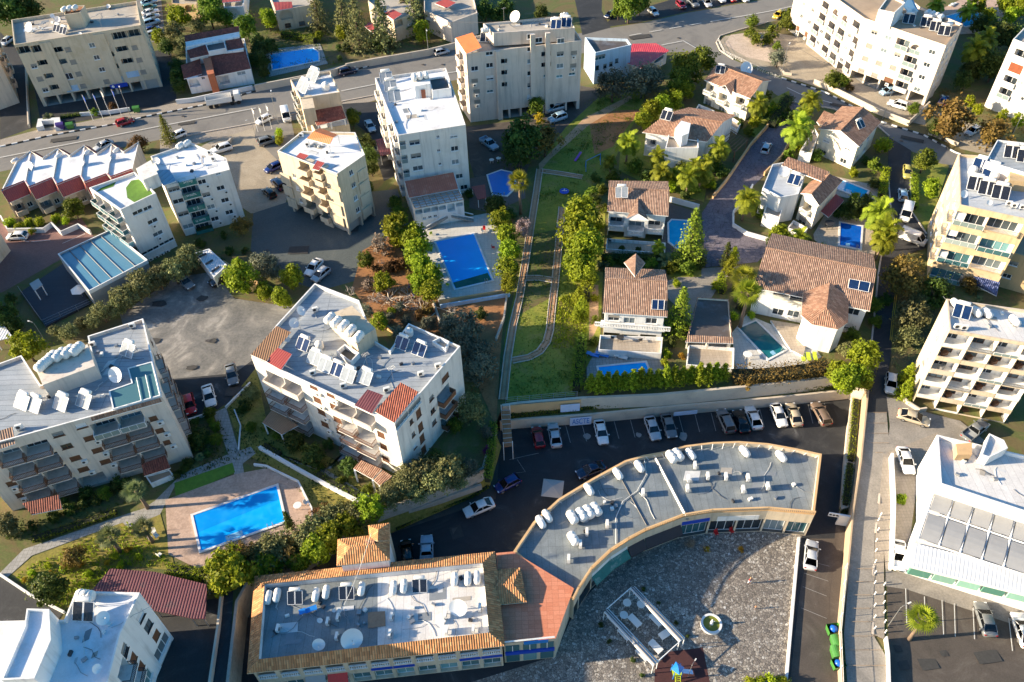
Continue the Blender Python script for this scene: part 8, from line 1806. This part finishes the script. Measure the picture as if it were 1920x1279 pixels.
for i in range(9):k_=(i+.5)/9;MB().m('pale_bark').tube([l_[0].lerp(l_[1],k_)+Vector((0,0,.2)),r_[0].lerp(r_[1],k_)+Vector((0,0,.2))],.035,4).build('rung',t)
t=thing('fallen_log','pale felled tree trunk lying across the orchard','tree trunk',P(820,600));g=MB().m('pale_bark');g.tube([P(812,566,.3),P(822,595,.35),P(838,640,.3)],[.3,.25,.15],8);[g.tube([P(x0,y0,.3),P(x1,y1,1.2)],[.1,.03],5)for x0,y0,x1,y1 in((815,575,845,585),(822,595,850,612),(818,585,800,600),(828,612,850,630))];g.build('trunk',t)
for i,(a,c,lb)in enumerate([((522,148,7.8),(700,60,7.8),'thin overhead cable between the roadside lamps by the narrow block'),((804,40,7.6),(1040,30,20.6),'thin overhead cable from the roadside lamp to the tall pink block'),((696,1000,9),(635,1155,3),'long sagging cable from the tower aerial across the tiled mall roof'),((1450,60,8),(1640,160,8),'thin overhead cable in front of the bent block')]):
 a,c=P(*a),P(*c);tag(MB().m('offwhite_plastic' if i==2 else 'dark_metal').tube([a.lerp(c,k/10)-Vector((0,0,.9*math.sin(math.pi*k/10)))for k in range(11)],.03,4).build('overhead_cable'),lb,'cable')
def V(key,pts,label,group,**k):trees(key,pts,label,group,**k)
V('bright',[(745,430,25),(774,444,22),(780,470,22),(789,498,20),(786,526,19),(806,517,20),(808,547,20)],'bright green bushy tree, {} from the top in the row left of the big pool','trees left of the big pool',axis=1)
V('bright',[(929,383,18,'dark'),(940,410,18),(951,442,18),(955,470,17),(954,500,18),(954,530,16)],'bushy tree, {} from the top in the row right of the big pool','trees right of the big pool',axis=1)
V('bright',[(1091,402,27),(1090,432,29),(1100,462,28),(1086,488,25),(1098,510,22)],'tall yellow green tree, {} from the top in the dense clump beside the railway lawn','clump beside the railway lawn',axis=1)
V('thuja',[(1086,555,11),(1091,575,12),(1080,590,8)],'light green bush, {} from the top on the lower railway lawn','bushes on the lower lawn',axis=1)
hedge('hedge',[(1104,512),(1099,566)],2.2,3.0,'narrow bright hedge joining the tall clump to the lower bushes','leaf_bright',leaf=.3)
hedge('hedge',[(1090,640),(1085,690),(1080,735)],2.0,1.9,'tall dark hedge at the right edge of the lawn beside the hedge pool','leaf_green',leaf=.3)
tree('norfolk',1297,450,28,'tall layered conifer standing alone by the cyan pool',s=1.35);tree('norfolk',1275,592,24,'layered conifer between the long roofed villa and the brown flat annex',s=1.2)
V('greyolive',[(1150,157,27),(1205,148,28),(1222,140,20)],'{} grey green olive from the left behind the pink red roof','olives behind the restaurant')
V('green',[(1290,128,25),(1317,110,20),(1275,150,20)],'{} dark leafy tree from the left at the junction corner','trees at the junction')
V('bright',[(1287,168,14),(1268,188,14),(1254,184,14),(1242,197,15),(1223,207,16),(1206,222,15)],'{} bright hedge tree from the left on the slope above the kiosk villa','hedge trees above the kiosk villa')
tree('green',1005,198,14,'small green tree beside the two blue cars');tree('dark',982,258,32,'large dark tree at the upper end of the railway lawn');tree('goldtree',1022,262,24,'olive gold tree at the upper end of the railway lawn');tree('dark',972,284,24,'dark tree beside the garden tables');tree('goldshrub',1013,224,11,'golden flowered tall shrub below the blue cars')
V('palm',[(1177,268,23),(1232,292,17),(1240,323,20),(1292,333,22),(1315,322,22),(1350,278,21),(1305,308,15),(1145,302,14),(1265,325,14),(1325,305,14)],'feathery palm, {} from the left in the belt below the kiosk villa','palms below the kiosk villa')
tree('palm',1420,195,20,'golden green palm beside the cream two storey villa');tree('palm',1400,373,25,'lone feathery palm inside the curved white wall');tree('fanpalm',975,340,20,'pale fan palm beside the covered pool');V('fanpalm',[(1397,518,22),(1403,550,24)],'{} tall fan palm by the teal pool, counting from the left','fan palms by the teal pool')
tree('palm',1235,463,13,'small palm at the corner of the cyan pool villa');tree('lowpalm',1247,490,20,'low silvery palm behind the long roofed villa');tree('lowpalm',1131,498,14,'low palm at the left rear corner of the long roofed villa')
V('palm',[(1524,190,22),(1495,243,29),(1508,218,18)],'drooping palm, {} from the left beside the pale yellow villa','palms beside the pale yellow villa')
V('palm',[(1652,400,29),(1658,430,27),(1655,452,23)],'yellow green palm, {} from the top beside the deep blue pool','palms beside the deep blue pool',axis=1);tree('palm',1500,443,19,'small palm behind the large villa roof')
V('palm',[(1757,10,17),(1812,20,16)],'sunlit palm, {} from the left by the angular turquoise pool','palms by the turquoise pool');V('palm',[(1828,92,25),(1846,74,22)],'{} shaded palm from the left right of the bent block','shaded palms')
V('dark',[(1600,390,18),(1624,380,15),(1640,344,9)],'{} dark bush from the left by the narrow lap pool','bushes by the lap pool');hedge('hedge',[(1660,322),(1655,350),(1652,372)],1.6,1.4,'lime green hedge along the east street opposite the cars','leaf_lime');hedge('hedge',[(1712,335,-.1),(1712,395,-.1)],1.4,1.4,'clipped hedge on the east side of the east street','leaf_bright')
tree('bright',1748,352,15,'light green bush on the lawn beside the ochre block');tree('green',1735,300,18,'shaded tree at the corner of the two streets');tree('goldtree',1698,515,32,'large rusty green bush at the bend of the east street',-.3);tree('dark',1752,545,25,'dark bush at the foot of the ochre block',-.5);tree('brownshrub',1815,535,17,'rusty brown bush in front of the ochre block',-.5);tree('lowpalm',1835,562,10,'tiny palm between the ochre and balcony blocks',-.5)
V('olive',[(1712,592,28),(1704,630,20),(1722,566,18)],'dusty olive bush, {} from the top beside the balcony block','bushes beside the balcony block',axis=1,z=-.8);tree('green',1636,572,14,'green bush at the right corner of the large villa');tree('green',1597,628,13,'green bush below the turret villa')
V('bright',[(1622,668,25),(1580,712,22),(1603,704,22),(1570,694,18),(1590,655,15,'olive'),(1618,712,18)],'bright yellow green tree, {} from the left in the group at the lane corner','trees at the lane corner')
hedge('overgrown_hedge',[(1372,712),(1410,712),(1470,708),(1550,696)],3.2,2.2,'overgrown brown hedge spilling over the retaining wall','leaf_brown',leaf=.3,lump=.25)
V('brownshrub',[(1392,712,13),(1405,722,12),(1432,718,10),(1452,716,10),(1488,708,9)],'{} hanging brown shrub from the left on the retaining wall','hanging brown shrubs',z=-1)
V('thuja',[(1702,706,15),(1699,732,15)],'bright bush, {} from the top by the east road kerb','kerb bushes',axis=1,z=-.9)
V('thuja',[(1108+i*15.6,718-i*1.3+(i%3),11+(i*7)%4)for i in range(17)],'{} conical bush from the left in the screen below the villas','screen below the villas')
hedge('hedge',[(1352,522),(1352,552)],1.5,1.5,'clipped bright hedge beside the pale driveway','leaf_lime');V('cypress',[(1376,480,10,'thuja'),(1369,500,12,'thuja'),(1362,480,9)],'{} slim conifer from the left by the driveway gate','slim conifers');hedge('hedge',[(1128,490),(1180,488),(1240,490)],2,1.6,'dark hedge between the two balustraded villas','leaf_dark')
V('shrub',[(1220,492,12),(1272,498,12)],'{} round bush from the left behind the long roofed villa','round bushes');V('darktopiary',[(1166,467,6),(1197,469,6)],'{} ball shrub from the left at the villa steps','ball shrubs');V('shrub',[(1130,354,9),(1132,390,9),(1108,360,12)],'{} small bush from the left beside the cyan pool villa','small villa bushes');tree('blossom',981,425,16,'pale leafless blossom tree by the straight railway track');tree('bright',1462,440,16,'light green bush beside the white gabled villa')
hedge('hedge',[(1445,240),(1478,190)],3,2,'dark hedge at the top of the cobbled lane','leaf_dark');V('brightshrub',[(1250,662,9),(1247,680,8),(1375,592,9),(1385,560,8)],'{} lime bush from the left between hedge pool and annex','lime bushes');tree('goldshrub',1279,668,7,'golden shrub beside the small white terrace')
V('dark',[(12,15,26),(45,8,22),(60,22,12)],'{} dark tree from the left in the top left corner','top left trees');V('bright',[(332,30,18),(297,68,11)],'{} light green tree from the left beyond the maroon house','light green trees');V('green',[(390,18,22),(460,50,18),(420,32,14)],'{} green tree from the left in the top garden','top garden trees');V('olive',[(325,62,18),(342,80,14),(372,45,12)],'{} dusty olive tree from the left behind the maroon house','dusty olives')
V('dark',[(332,125,13),(332,143,13),(336,160,11),(312,86,12),(474,112,12),(484,90,14)],'{} dark bush from the left around the maroon house','dark bushes round the maroon house');tree('norfolk',312,247,14,'small dark conifer on the road verge');V('goldtree',[(262,268,14),(246,276,8)],'{} yellowish bush from the left behind the terraced houses','yellowish bushes');tree('lowpalm',92,222,12,'spiky agave in the white roadside planter',cat='agave');hedge('hedge',[(115,222),(150,217),(186,212)],1.2,.9,'low hedge in front of the beige block','leaf_green');V('shrub',[(178,210,7),(212,200,8,'brownshrub')],'{} roadside shrub from the left by the flagpoles','roadside shrubs')
V('pine',[(592,14,20),(642,25,20),(668,44,23),(715,38,24),(775,14,22),(757,4,16)],'tall conifer, {} from the left among the arched villas','conifers among the arched villas');V('bright',[(502,35,15),(792,58,15),(640,58,11),(597,66,7)],'{} bright tree from the left in the arched villa gardens','bright garden trees');hedge('hedge',[(530,70),(560,74),(592,82)],2.2,2,'slanting clipped hedge above the curved pool','leaf_bright');hedge('hedge',[(695,90),(735,82)],2.5,1.8,'dark clipped hedge under the tall conifer','leaf_green')
V('darktopiary',[(832,45,11),(827,60,8),(865,40,12),(712,92,7),(637,110,5),(650,92,9),(635,90,6)],'{} round clipped shrub from the left along the villa wall','clipped villa shrubs');V('dark',[(910,18,15),(932,26,12),(950,12,14),(1015,22,12)],'{} dark tree from the left behind the tall pink block','trees behind the tall pink block');V('dark',[(490,110,14),(494,135,10),(505,85,13),(482,75,12)],'{} dark bush from the left beside the curved pool','bushes beside the curved pool');V('green',[(1180,8,22),(1200,2,16),(1160,18,12)],'{} bush from the left above the parked white hatchback','bushes above the top road')
V('brightshrub',[(522,250,9),(523,262,9)],'bright shrub, {} from the top beside the grey off road car','column shrubs',axis=1);tree('green',660,220,14,'green tree at the corner of the narrow cream block');V('dark',[(687,270,16),(692,292,16),(696,315,12)],'dark tree, {} from the top in the gap beside the cream block','dark gap trees',axis=1);V('green',[(740,382,13),(748,400,13)],'green bush, {} from the top left of the arcaded annex','annex bushes',axis=1)
tree('goldtree',1785,220,33,'large autumn gold tree below the far right block');tree('dark',1755,240,14,'dark bush under the large autumn tree');tree('goldtree',1862,252,25,'rusty wide bush at the right edge above the ochre block');V('lollipop',[(1817,190,12),(1832,206,12),(1881,217,12),(1910,225,13)],'{} clipped round tree from the left below the far right block','clipped round trees');V('green',[(1562,148,14),(1577,152,12),(1715,203,10)],'{} round green bush from the left along the pink wall','pink wall bushes');V('brownshrub',[(1587,155,9),(1594,166,7)],'{} rusty bush from the left along the pink wall','rusty bushes');tree('greyolive',1460,107,15,'grey bush beside the pebble bed');V('shrub',[(1475,25,10),(1475,42,13),(1448,60,12),(1457,86,8),(1410,40,11),(1405,60,10),(1420,73,13),(1440,74,10)],'{} bush from the left round the pebble bed corner','pebble bed bushes')
V('dark',[(1837,45,15),(1865,50,16),(1845,112,22),(1866,122,22),(1878,66,20),(1902,68,18),(1822,130,16),(1808,150,14)],'{} dark tree from the left in the shaded garden right of the bent block','shaded garden trees');V('bright',[(1850,32,14),(1897,27,13),(1915,14,15),(1835,8,14),(1890,5,14)],'{} sunlit tree from the left in the top right corner','top right trees')
V('olive',[(352,484,22),(324,508,22),(296,520,20),(264,530,24),(233,555,23),(222,572,17),(190,585,18),(175,602,14),(130,622,15),(102,620,11),(150,608,12),(340,500,14)],'{} olive tree from the left in the long row beside the glazed hall','olive row beside the glazed hall')
tree('bright',452,518,26,'round bright green tree at the edge of the cracked lot');tree('greyolive',480,492,14,'grey bush above the round bright tree');tree('goldtree',450,424,16,'olive gold bush at the foot of the green balcony block');tree('green',137,390,17,'green tree in the terraced house gardens');tree('bright',45,648,26,'bright green tree at the left edge behind the left block');V('dark',[(8,590,22),(20,610,16),(20,560,10)],'{} dark tree from the left below the red paved yard','left edge trees');V('brightshrub',[(18,418,10),(36,424,9),(55,418,9),(75,416,9),(105,408,9),(122,414,8),(60,432,7)],'{} lime ground shrub from the left in the terraced house beds','terraced house bed shrubs');tree('darkshrub',375,455,9,'small shrub beside the dark doorway')
V('greyolive',[(495,495,22),(515,512,11)],'{} grey olive from the left below the shaded lot','grey olives below the lot');tree('bright',545,517,18,'bright bush left of the white estate car');V('bright',[(494,545,15),(527,558,17)],'{} citrus bush from the left above the central block','citrus bushes');tree('green',685,486,14,'green bush at the lower right of the shaded lot');V('dryshrub',[(715,458,20),(690,535,13),(640,560,10)],'{} bare greyish shrub from the left near the orchard','bare shrubs');tree('bright',717,527,17,'bright lemon tree among the felled branches')
V('brownshrub',[(740,500,13),(755,495,12),(703,504,10),(725,505,10),(770,512,9),(800,578,12),(785,590,10)],'{} heap of tan leaves from the left in the orchard','tan leaf heaps');V('bare',[(657,545,22),(648,560,14),(845,580,20),(715,490,12)],'{} bare branched tree from the left around the orchard','bare trees');V('brush',[(728,555,42),(752,566,32),(790,574,32),(702,560,24),(715,540,26),(765,550,26)],'{} pile of felled pale branches from the left in the orchard','felled branches',cat='brushwood')
V('greyolive',[(685,582,13),(748,577,10),(732,593,9),(763,602,10),(745,622,12),(805,606,14),(868,615,30),(842,608,20)],'{} grey green olive from the left in the orchard','orchard olives');tree('bright',710,603,14,'bright small tree behind the roof tower');tree('bright',733,584,8,'small bright sapling in the orchard');tree('darkshrub',900,588,12,'dark shrub below the pool terrace wall')
V('greyolive',[(877,660,26),(902,687,28),(905,655,20),(885,700,14)],'{} grey olive from the left beside the straight railway track','olives beside the railway');tree('olive',880,768,25,'broad green tree right of the central block');tree('green',852,797,14,'bush at the right foot of the central block');tree('magenta',915,845,10,'magenta flowering shrub by the garden wall');tree('greyolive',912,810,12,'small grey tree above the magenta shrub');hedge('hedge',[(925,800),(922,850),(914,905)],1.3,1.6,'dark creeper hedge along the garden wall at the car park end','leaf_green')
V('olive',[(730,927,22),(757,908,22),(768,895,24),(793,882,26),(812,903,24),(840,880,28),(845,897,20),(818,860,18,'dark'),(880,876,16,'greyolive'),(780,925,18),(860,905,14)],'{} olive tree from the left in the grove below the central block','grove below the central block');tree('bright',696,950,23,'vivid green bush at the end of the white lawn wall');hedge('hedge',[(742,992,-4.5),(800,962,-4.5),(880,932,-4.5),(915,912,-4.5)],1.3,.7,'kerb hedge along the curving mall lane','leaf_green')
V('darktopiary',[(552,828,19),(585,855,22),(615,833,11),(655,878,18)],'{} wide clipped bush from the left in front of the central block','clipped bushes at the central block');hedge('hedge',[(495,838),(526,855)],1.5,.9,'low hedge at the brown porch roof','leaf_green');hedge('hedge',[(594,890),(630,912),(672,930)],1.3,.9,'low hedge beside the white lawn wall','leaf_green')
V('topiary',[(395,775,12),(396,790,7),(403,801,10),(408,824,12),(195,927,13)],'{} clipped ball from the left near the left block entrance','clipped balls');V('darkshrub',[(370,817,17),(365,789,9),(160,925,13),(227,902,15),(457,762,12),(470,736,14,'olive'),(388,850,8),(345,880,8)],'{} dark shrub from the left around the left block garden','left block shrubs');tree('lowpalm',374,857,10,'bluish agave in the left block garden',cat='agave')
V('silverpalm',[(257,920,22),(204,1004,22),(268,988,20)],'{} silvery fan palm from the left by the pink deck','silvery fan palms');hedge('hedge',[(62,1014),(140,990),(220,962)],1.4,.9,'dark hedge along the sloping paved path','leaf_green');V('goldtree',[(12,985,22,'olive'),(140,1042,20)],'{} yellowish bush from the left on the lower left lawn','lower left bushes');tree('dark',92,1105,28,'dark spreading tree beside the dark street');hedge('hedge',[(318,1072),(352,1078),(388,1082)],2,1.2,'bright hedge above the maroon shed roof','leaf_bright');V('brightshrub',[(120,1065,8),(165,1075,8),(90,1060,7),(215,1042,8),(225,1058,7),(260,1045,7),(60,1075,7)],'{} yellow green low shrub from the left on the lower left lawn','lawn shrubs')
V(['olive','bright','olive','goldtree','bright'],[(425,1068,38),(408,1092,22),(462,1050,28),(470,1070,20),(495,1038,28),(520,1022,28),(546,1034,25),(500,1060,22),(575,1010,28),(600,990,28),(625,968,25),(592,1030,25),(650,982,22),(672,962,25),(620,1006,25),(560,1052,18),(440,1040,22),(605,962,18)],'{} tree from the left in the mixed belt above the tiled mall','mixed belt above the tiled mall',z=-1.5);tree('cypress',540,978,9,'slim dark cypress at the corner of the pink deck')
tree('fanpalm',1735,1159,24,'single fan palm in the lower parking lot',-3.4,s=1.15);V('darkshrub',[(1127,1171,5),(1143,1203,5),(1207,1104,4),(1289,1192,4),(1268,1167,4),(1187,1237,5),(1204,1265,5),(1235,1131,4)],'{} small potted shrub from the left round the plaza canopies','potted shrubs',z=LOW);tree('dryshrub',1295,1018,9,'reddish dry potted bush in front of the arcade',LOW);V('goldshrub',[(1325,1030,6),(1390,1030,6)],'{} faded plant from the left near the white shopfront','faded plants',z=LOW);V('brightshrub',[(1405,1280,10),(1425,1276,11),(1447,1274,12),(1468,1276,11)],'{} lime bush from the left at the bottom edge of the plaza','bottom edge bushes',z=LOW);tree('bright',1690,938,11,'green bush inside the narrow white yard of the office',-3)
V('darkshrub',[(870,340,8),(880,362,8),(960,400,10),(690,350,10),(420,440,8),(430,470,8),(415,490,7),(460,470,7)],'{} small dark bush from the left along the yards of the middle blocks','yard bushes')
def cover(name,poly,m,n,seed,hgt=.22,sz=.3):
 rnd=random.Random(seed);w=PP(poly);xs=[p.x for p in w];ys=[p.y for p in w];vs=[];fs=[];lv=[];k=0;org=w[0]
 def ins(x,y):
  c=False
  for a,b in zip(w,w[1:]+w[:1]):
   if(a.y>y)!=(b.y>y)and x<(b.x-a.x)*(y-a.y)/(b.y-a.y)+a.x:c=not c
  return c
 cl=[(rnd.uniform(min(xs),max(xs)),rnd.uniform(min(ys),max(ys)),rnd.uniform(.5,1.8))for _ in range(n//40)]
 while k<n:
  cx,cy,r=rnd.choice(cl);x,y=rnd.gauss(cx,r),rnd.gauss(cy,r)
  k+=1
  if not ins(x,y):continue
  a=rnd.uniform(0,6.28);l=sz*rnd.uniform(.6,1.4);h=hgt*rnd.uniform(.4,1.5);i=len(vs);d=Vector((math.cos(a),math.sin(a),0))*l*.5;e=Vector((-d.y,d.x,0))*.8;p=Vector((x,y,.05))-org
  vs+=[p-d,p+e*.7+Vector((0,0,h*.5)),p+d+Vector((0,0,h)),p-e*.7+Vector((0,0,h*.6))];fs.append((i,i+1,i+2,i+3));lv.append(min(1,max(0,rnd.gauss(.5,.25))))
 mb=MB().m(m);mb.idx(vs,fs);o=bpy.data.objects.new(name,mb.mesh(name,leafv=lv));COL.objects.link(o);o.location=org;o['kind']='stuff'
cover('ground_cover',[(1100,190),(1215,150),(1170,260),(1105,400),(1092,500),(1078,742),(955,750),(985,480),(1015,330)],'leaf_green',14000,3)
cover('ground_cover',[(1048,560),(1105,540),(1100,650),(1035,655)],'leaf_lime',3500,4,.4);cover('ground_cover',[(20,1080),(240,975),(330,1065),(240,1062),(120,1145)],'leaf_bright',5000,5,.35)
cover('ground_cover',[(425,760),(480,700),(500,790),(640,870),(720,960),(690,1010),(455,850)],'leaf_dark',6000,6,.25);cover('leaf_litter',[(680,470),(735,440),(815,560),(840,640),(930,640),(900,760),(700,600)],'leaf_brown',6000,7,.2);cover('ground_cover',[(345,800),(405,775),(455,860),(330,905),(80,1020),(0,1000),(340,880)],'leaf_dark',5000,8,.3)
cover('ground_cover',[(1740,250),(1930,300),(1930,210),(1750,160)],'leaf_brown',3000,9,.25);cover('ground_cover',[(480,20),(860,20),(850,80),(480,150)],'leaf_green',7000,10,.3);cover('ground_cover',[(1690,482),(1740,480),(1760,570),(1720,730),(1672,690)],'leaf_olive',4000,11,.3);cover('ground_cover',[(300,10),(480,10),(480,110),(320,110)],'leaf_olive',4000,12,.3)
V('darkshrub',[(20,1000,10),(62,985,11),(100,968,12),(130,955,12),(152,945,12),(178,938,10),(212,915,12),(243,905,10),(118,940,9),(330,890,9),(352,868,10),(372,838,12),(388,822,9)],'{} low dark bush from the left in front of the wide left block','bushes before the left block')
V('shrub',[(500,800,9),(520,815,9),(470,800,10),(690,915,11),(640,900,8),(712,935,9),(600,875,8)],'{} small green bush from the left on the lawn below the central block','lawn bushes')
V('goldshrub',[(150,1058,7),(240,1030,7),(200,1055,6),(95,1075,6),(45,1088,6)],'{} yellow flowering clump from the left on the lower left lawn','yellow clumps')
V(['shrub','brightshrub','shrub','darkshrub'],[(1190,312,14),(1215,333,14),(1258,345,13),(1275,316,13),(1340,312,12),(1330,342,13),(1150,332,12),(1172,346,10),(1300,352,12),(1355,322,11),(1225,350,10),(1285,365,9)],'{} bush from the left in the planting under the belt of palms','planting under the palms')
V(['shrub','brightshrub','darkshrub'],[(1430,180,14),(1445,202,13),(1405,246,10),(1415,228,11),(1425,212,11),(1312,222,10),(1330,232,10),(1390,230,8)],'{} bush from the left beside the cream two storey villa','bushes beside the cream villa')
V(['darkshrub','shrub','brightshrub'],[(1480,218,15),(1530,292,11),(1655,272,15),(1642,310,13),(1600,322,9),(1495,275,11),(1480,290,10),(1625,300,9),(1510,290,9)],'{} bush from the left round the pale yellow villa','bushes round the yellow villa')
V(['brightshrub','shrub','darkshrub'],[(1450,452,13),(1470,456,12),(1482,446,11),(1555,382,13),(1577,396,13),(1602,372,11),(1520,455,10),(1540,462,8),(1428,402,9),(1420,385,9),(1612,395,10)],'{} bush from the left around the white gabled villa','bushes round the gabled villa')
V(['shrub','darkshrub','brightshrub'],[(1255,502,12),(1290,502,14),(1312,492,12),(1115,372,11),(1118,332,10),(1122,422,10),(1262,640,11),(1142,490,10),(1165,488,10),(1190,490,10),(1115,560,8),(1116,600,9),(1112,640,9),(1660,562,12),(1642,602,11),(1382,540,10),(1390,575,9),(1410,590,8),(1268,530,8),(1340,535,9)],'{} garden bush from the left among the lower villas','bushes among the lower villas')
for o in[q for q in scene.objects if q.parent is None]:
 if o.type=='EMPTY' and o.parent is None and o.get('label','').startswith('a ')and len(o['label'].split())<4:
  def rm(q):
   for c in kids(q):rm(c)
   bpy.data.objects.remove(q)
  rm(o)
cd=bpy.data.cameras.new('camera');cam=bpy.data.objects.new('camera',cd);COL.objects.link(cam)
cd.sensor_width=36;cd.lens=CF/1920*36;cd.clip_end=3000;cd.clip_start=1
cam.matrix_world=Matrix(((RT.x,UP.x,-FWD.x,0),(RT.y,UP.y,-FWD.y,0),(RT.z,UP.z,-FWD.z,CH),(0,0,0,1)))
scene.camera=cam
SUN_EL,SUN_AZ=R(18),R(-93)
sd=Vector((math.sin(SUN_AZ)*math.cos(SUN_EL),math.cos(SUN_AZ)*math.cos(SUN_EL),math.sin(SUN_EL)))
ld=bpy.data.lights.new('sun','SUN');ld.energy=5.0;ld.angle=R(0.5);ld.color=(1.0,0.835,0.6)
lo=bpy.data.objects.new('sun',ld);COL.objects.link(lo);lo.rotation_euler=sd.to_track_quat('Z','Y').to_euler();lo.location=(0,0,200)
w=bpy.data.worlds.new('World');scene.world=w;w.use_nodes=True
nt=w.node_tree;sk=nt.nodes.new('ShaderNodeTexSky');sk.sky_type='NISHITA';sk.sun_disc=False;sk.sun_elevation=SUN_EL;sk.sun_rotation=SUN_AZ
hs=nt.nodes.new('ShaderNodeHueSaturation');hs.inputs['Saturation'].default_value=1.55;nt.links.new(sk.outputs[0],hs.inputs['Color']);nt.links.new(hs.outputs[0],nt.nodes['Background'].inputs[0]);nt.nodes['Background'].inputs[1].default_value=0.095
vs=scene.view_settings;vs.view_transform='Standard';vs.look='None';vs.gamma=1;vs.exposure=1.42
scene.cycles.max_bounces=5;scene.cycles.diffuse_bounces=3;scene.cycles.glossy_bounces=2;scene.cycles.transmission_bounces=2
scene.cycles.use_denoising=True
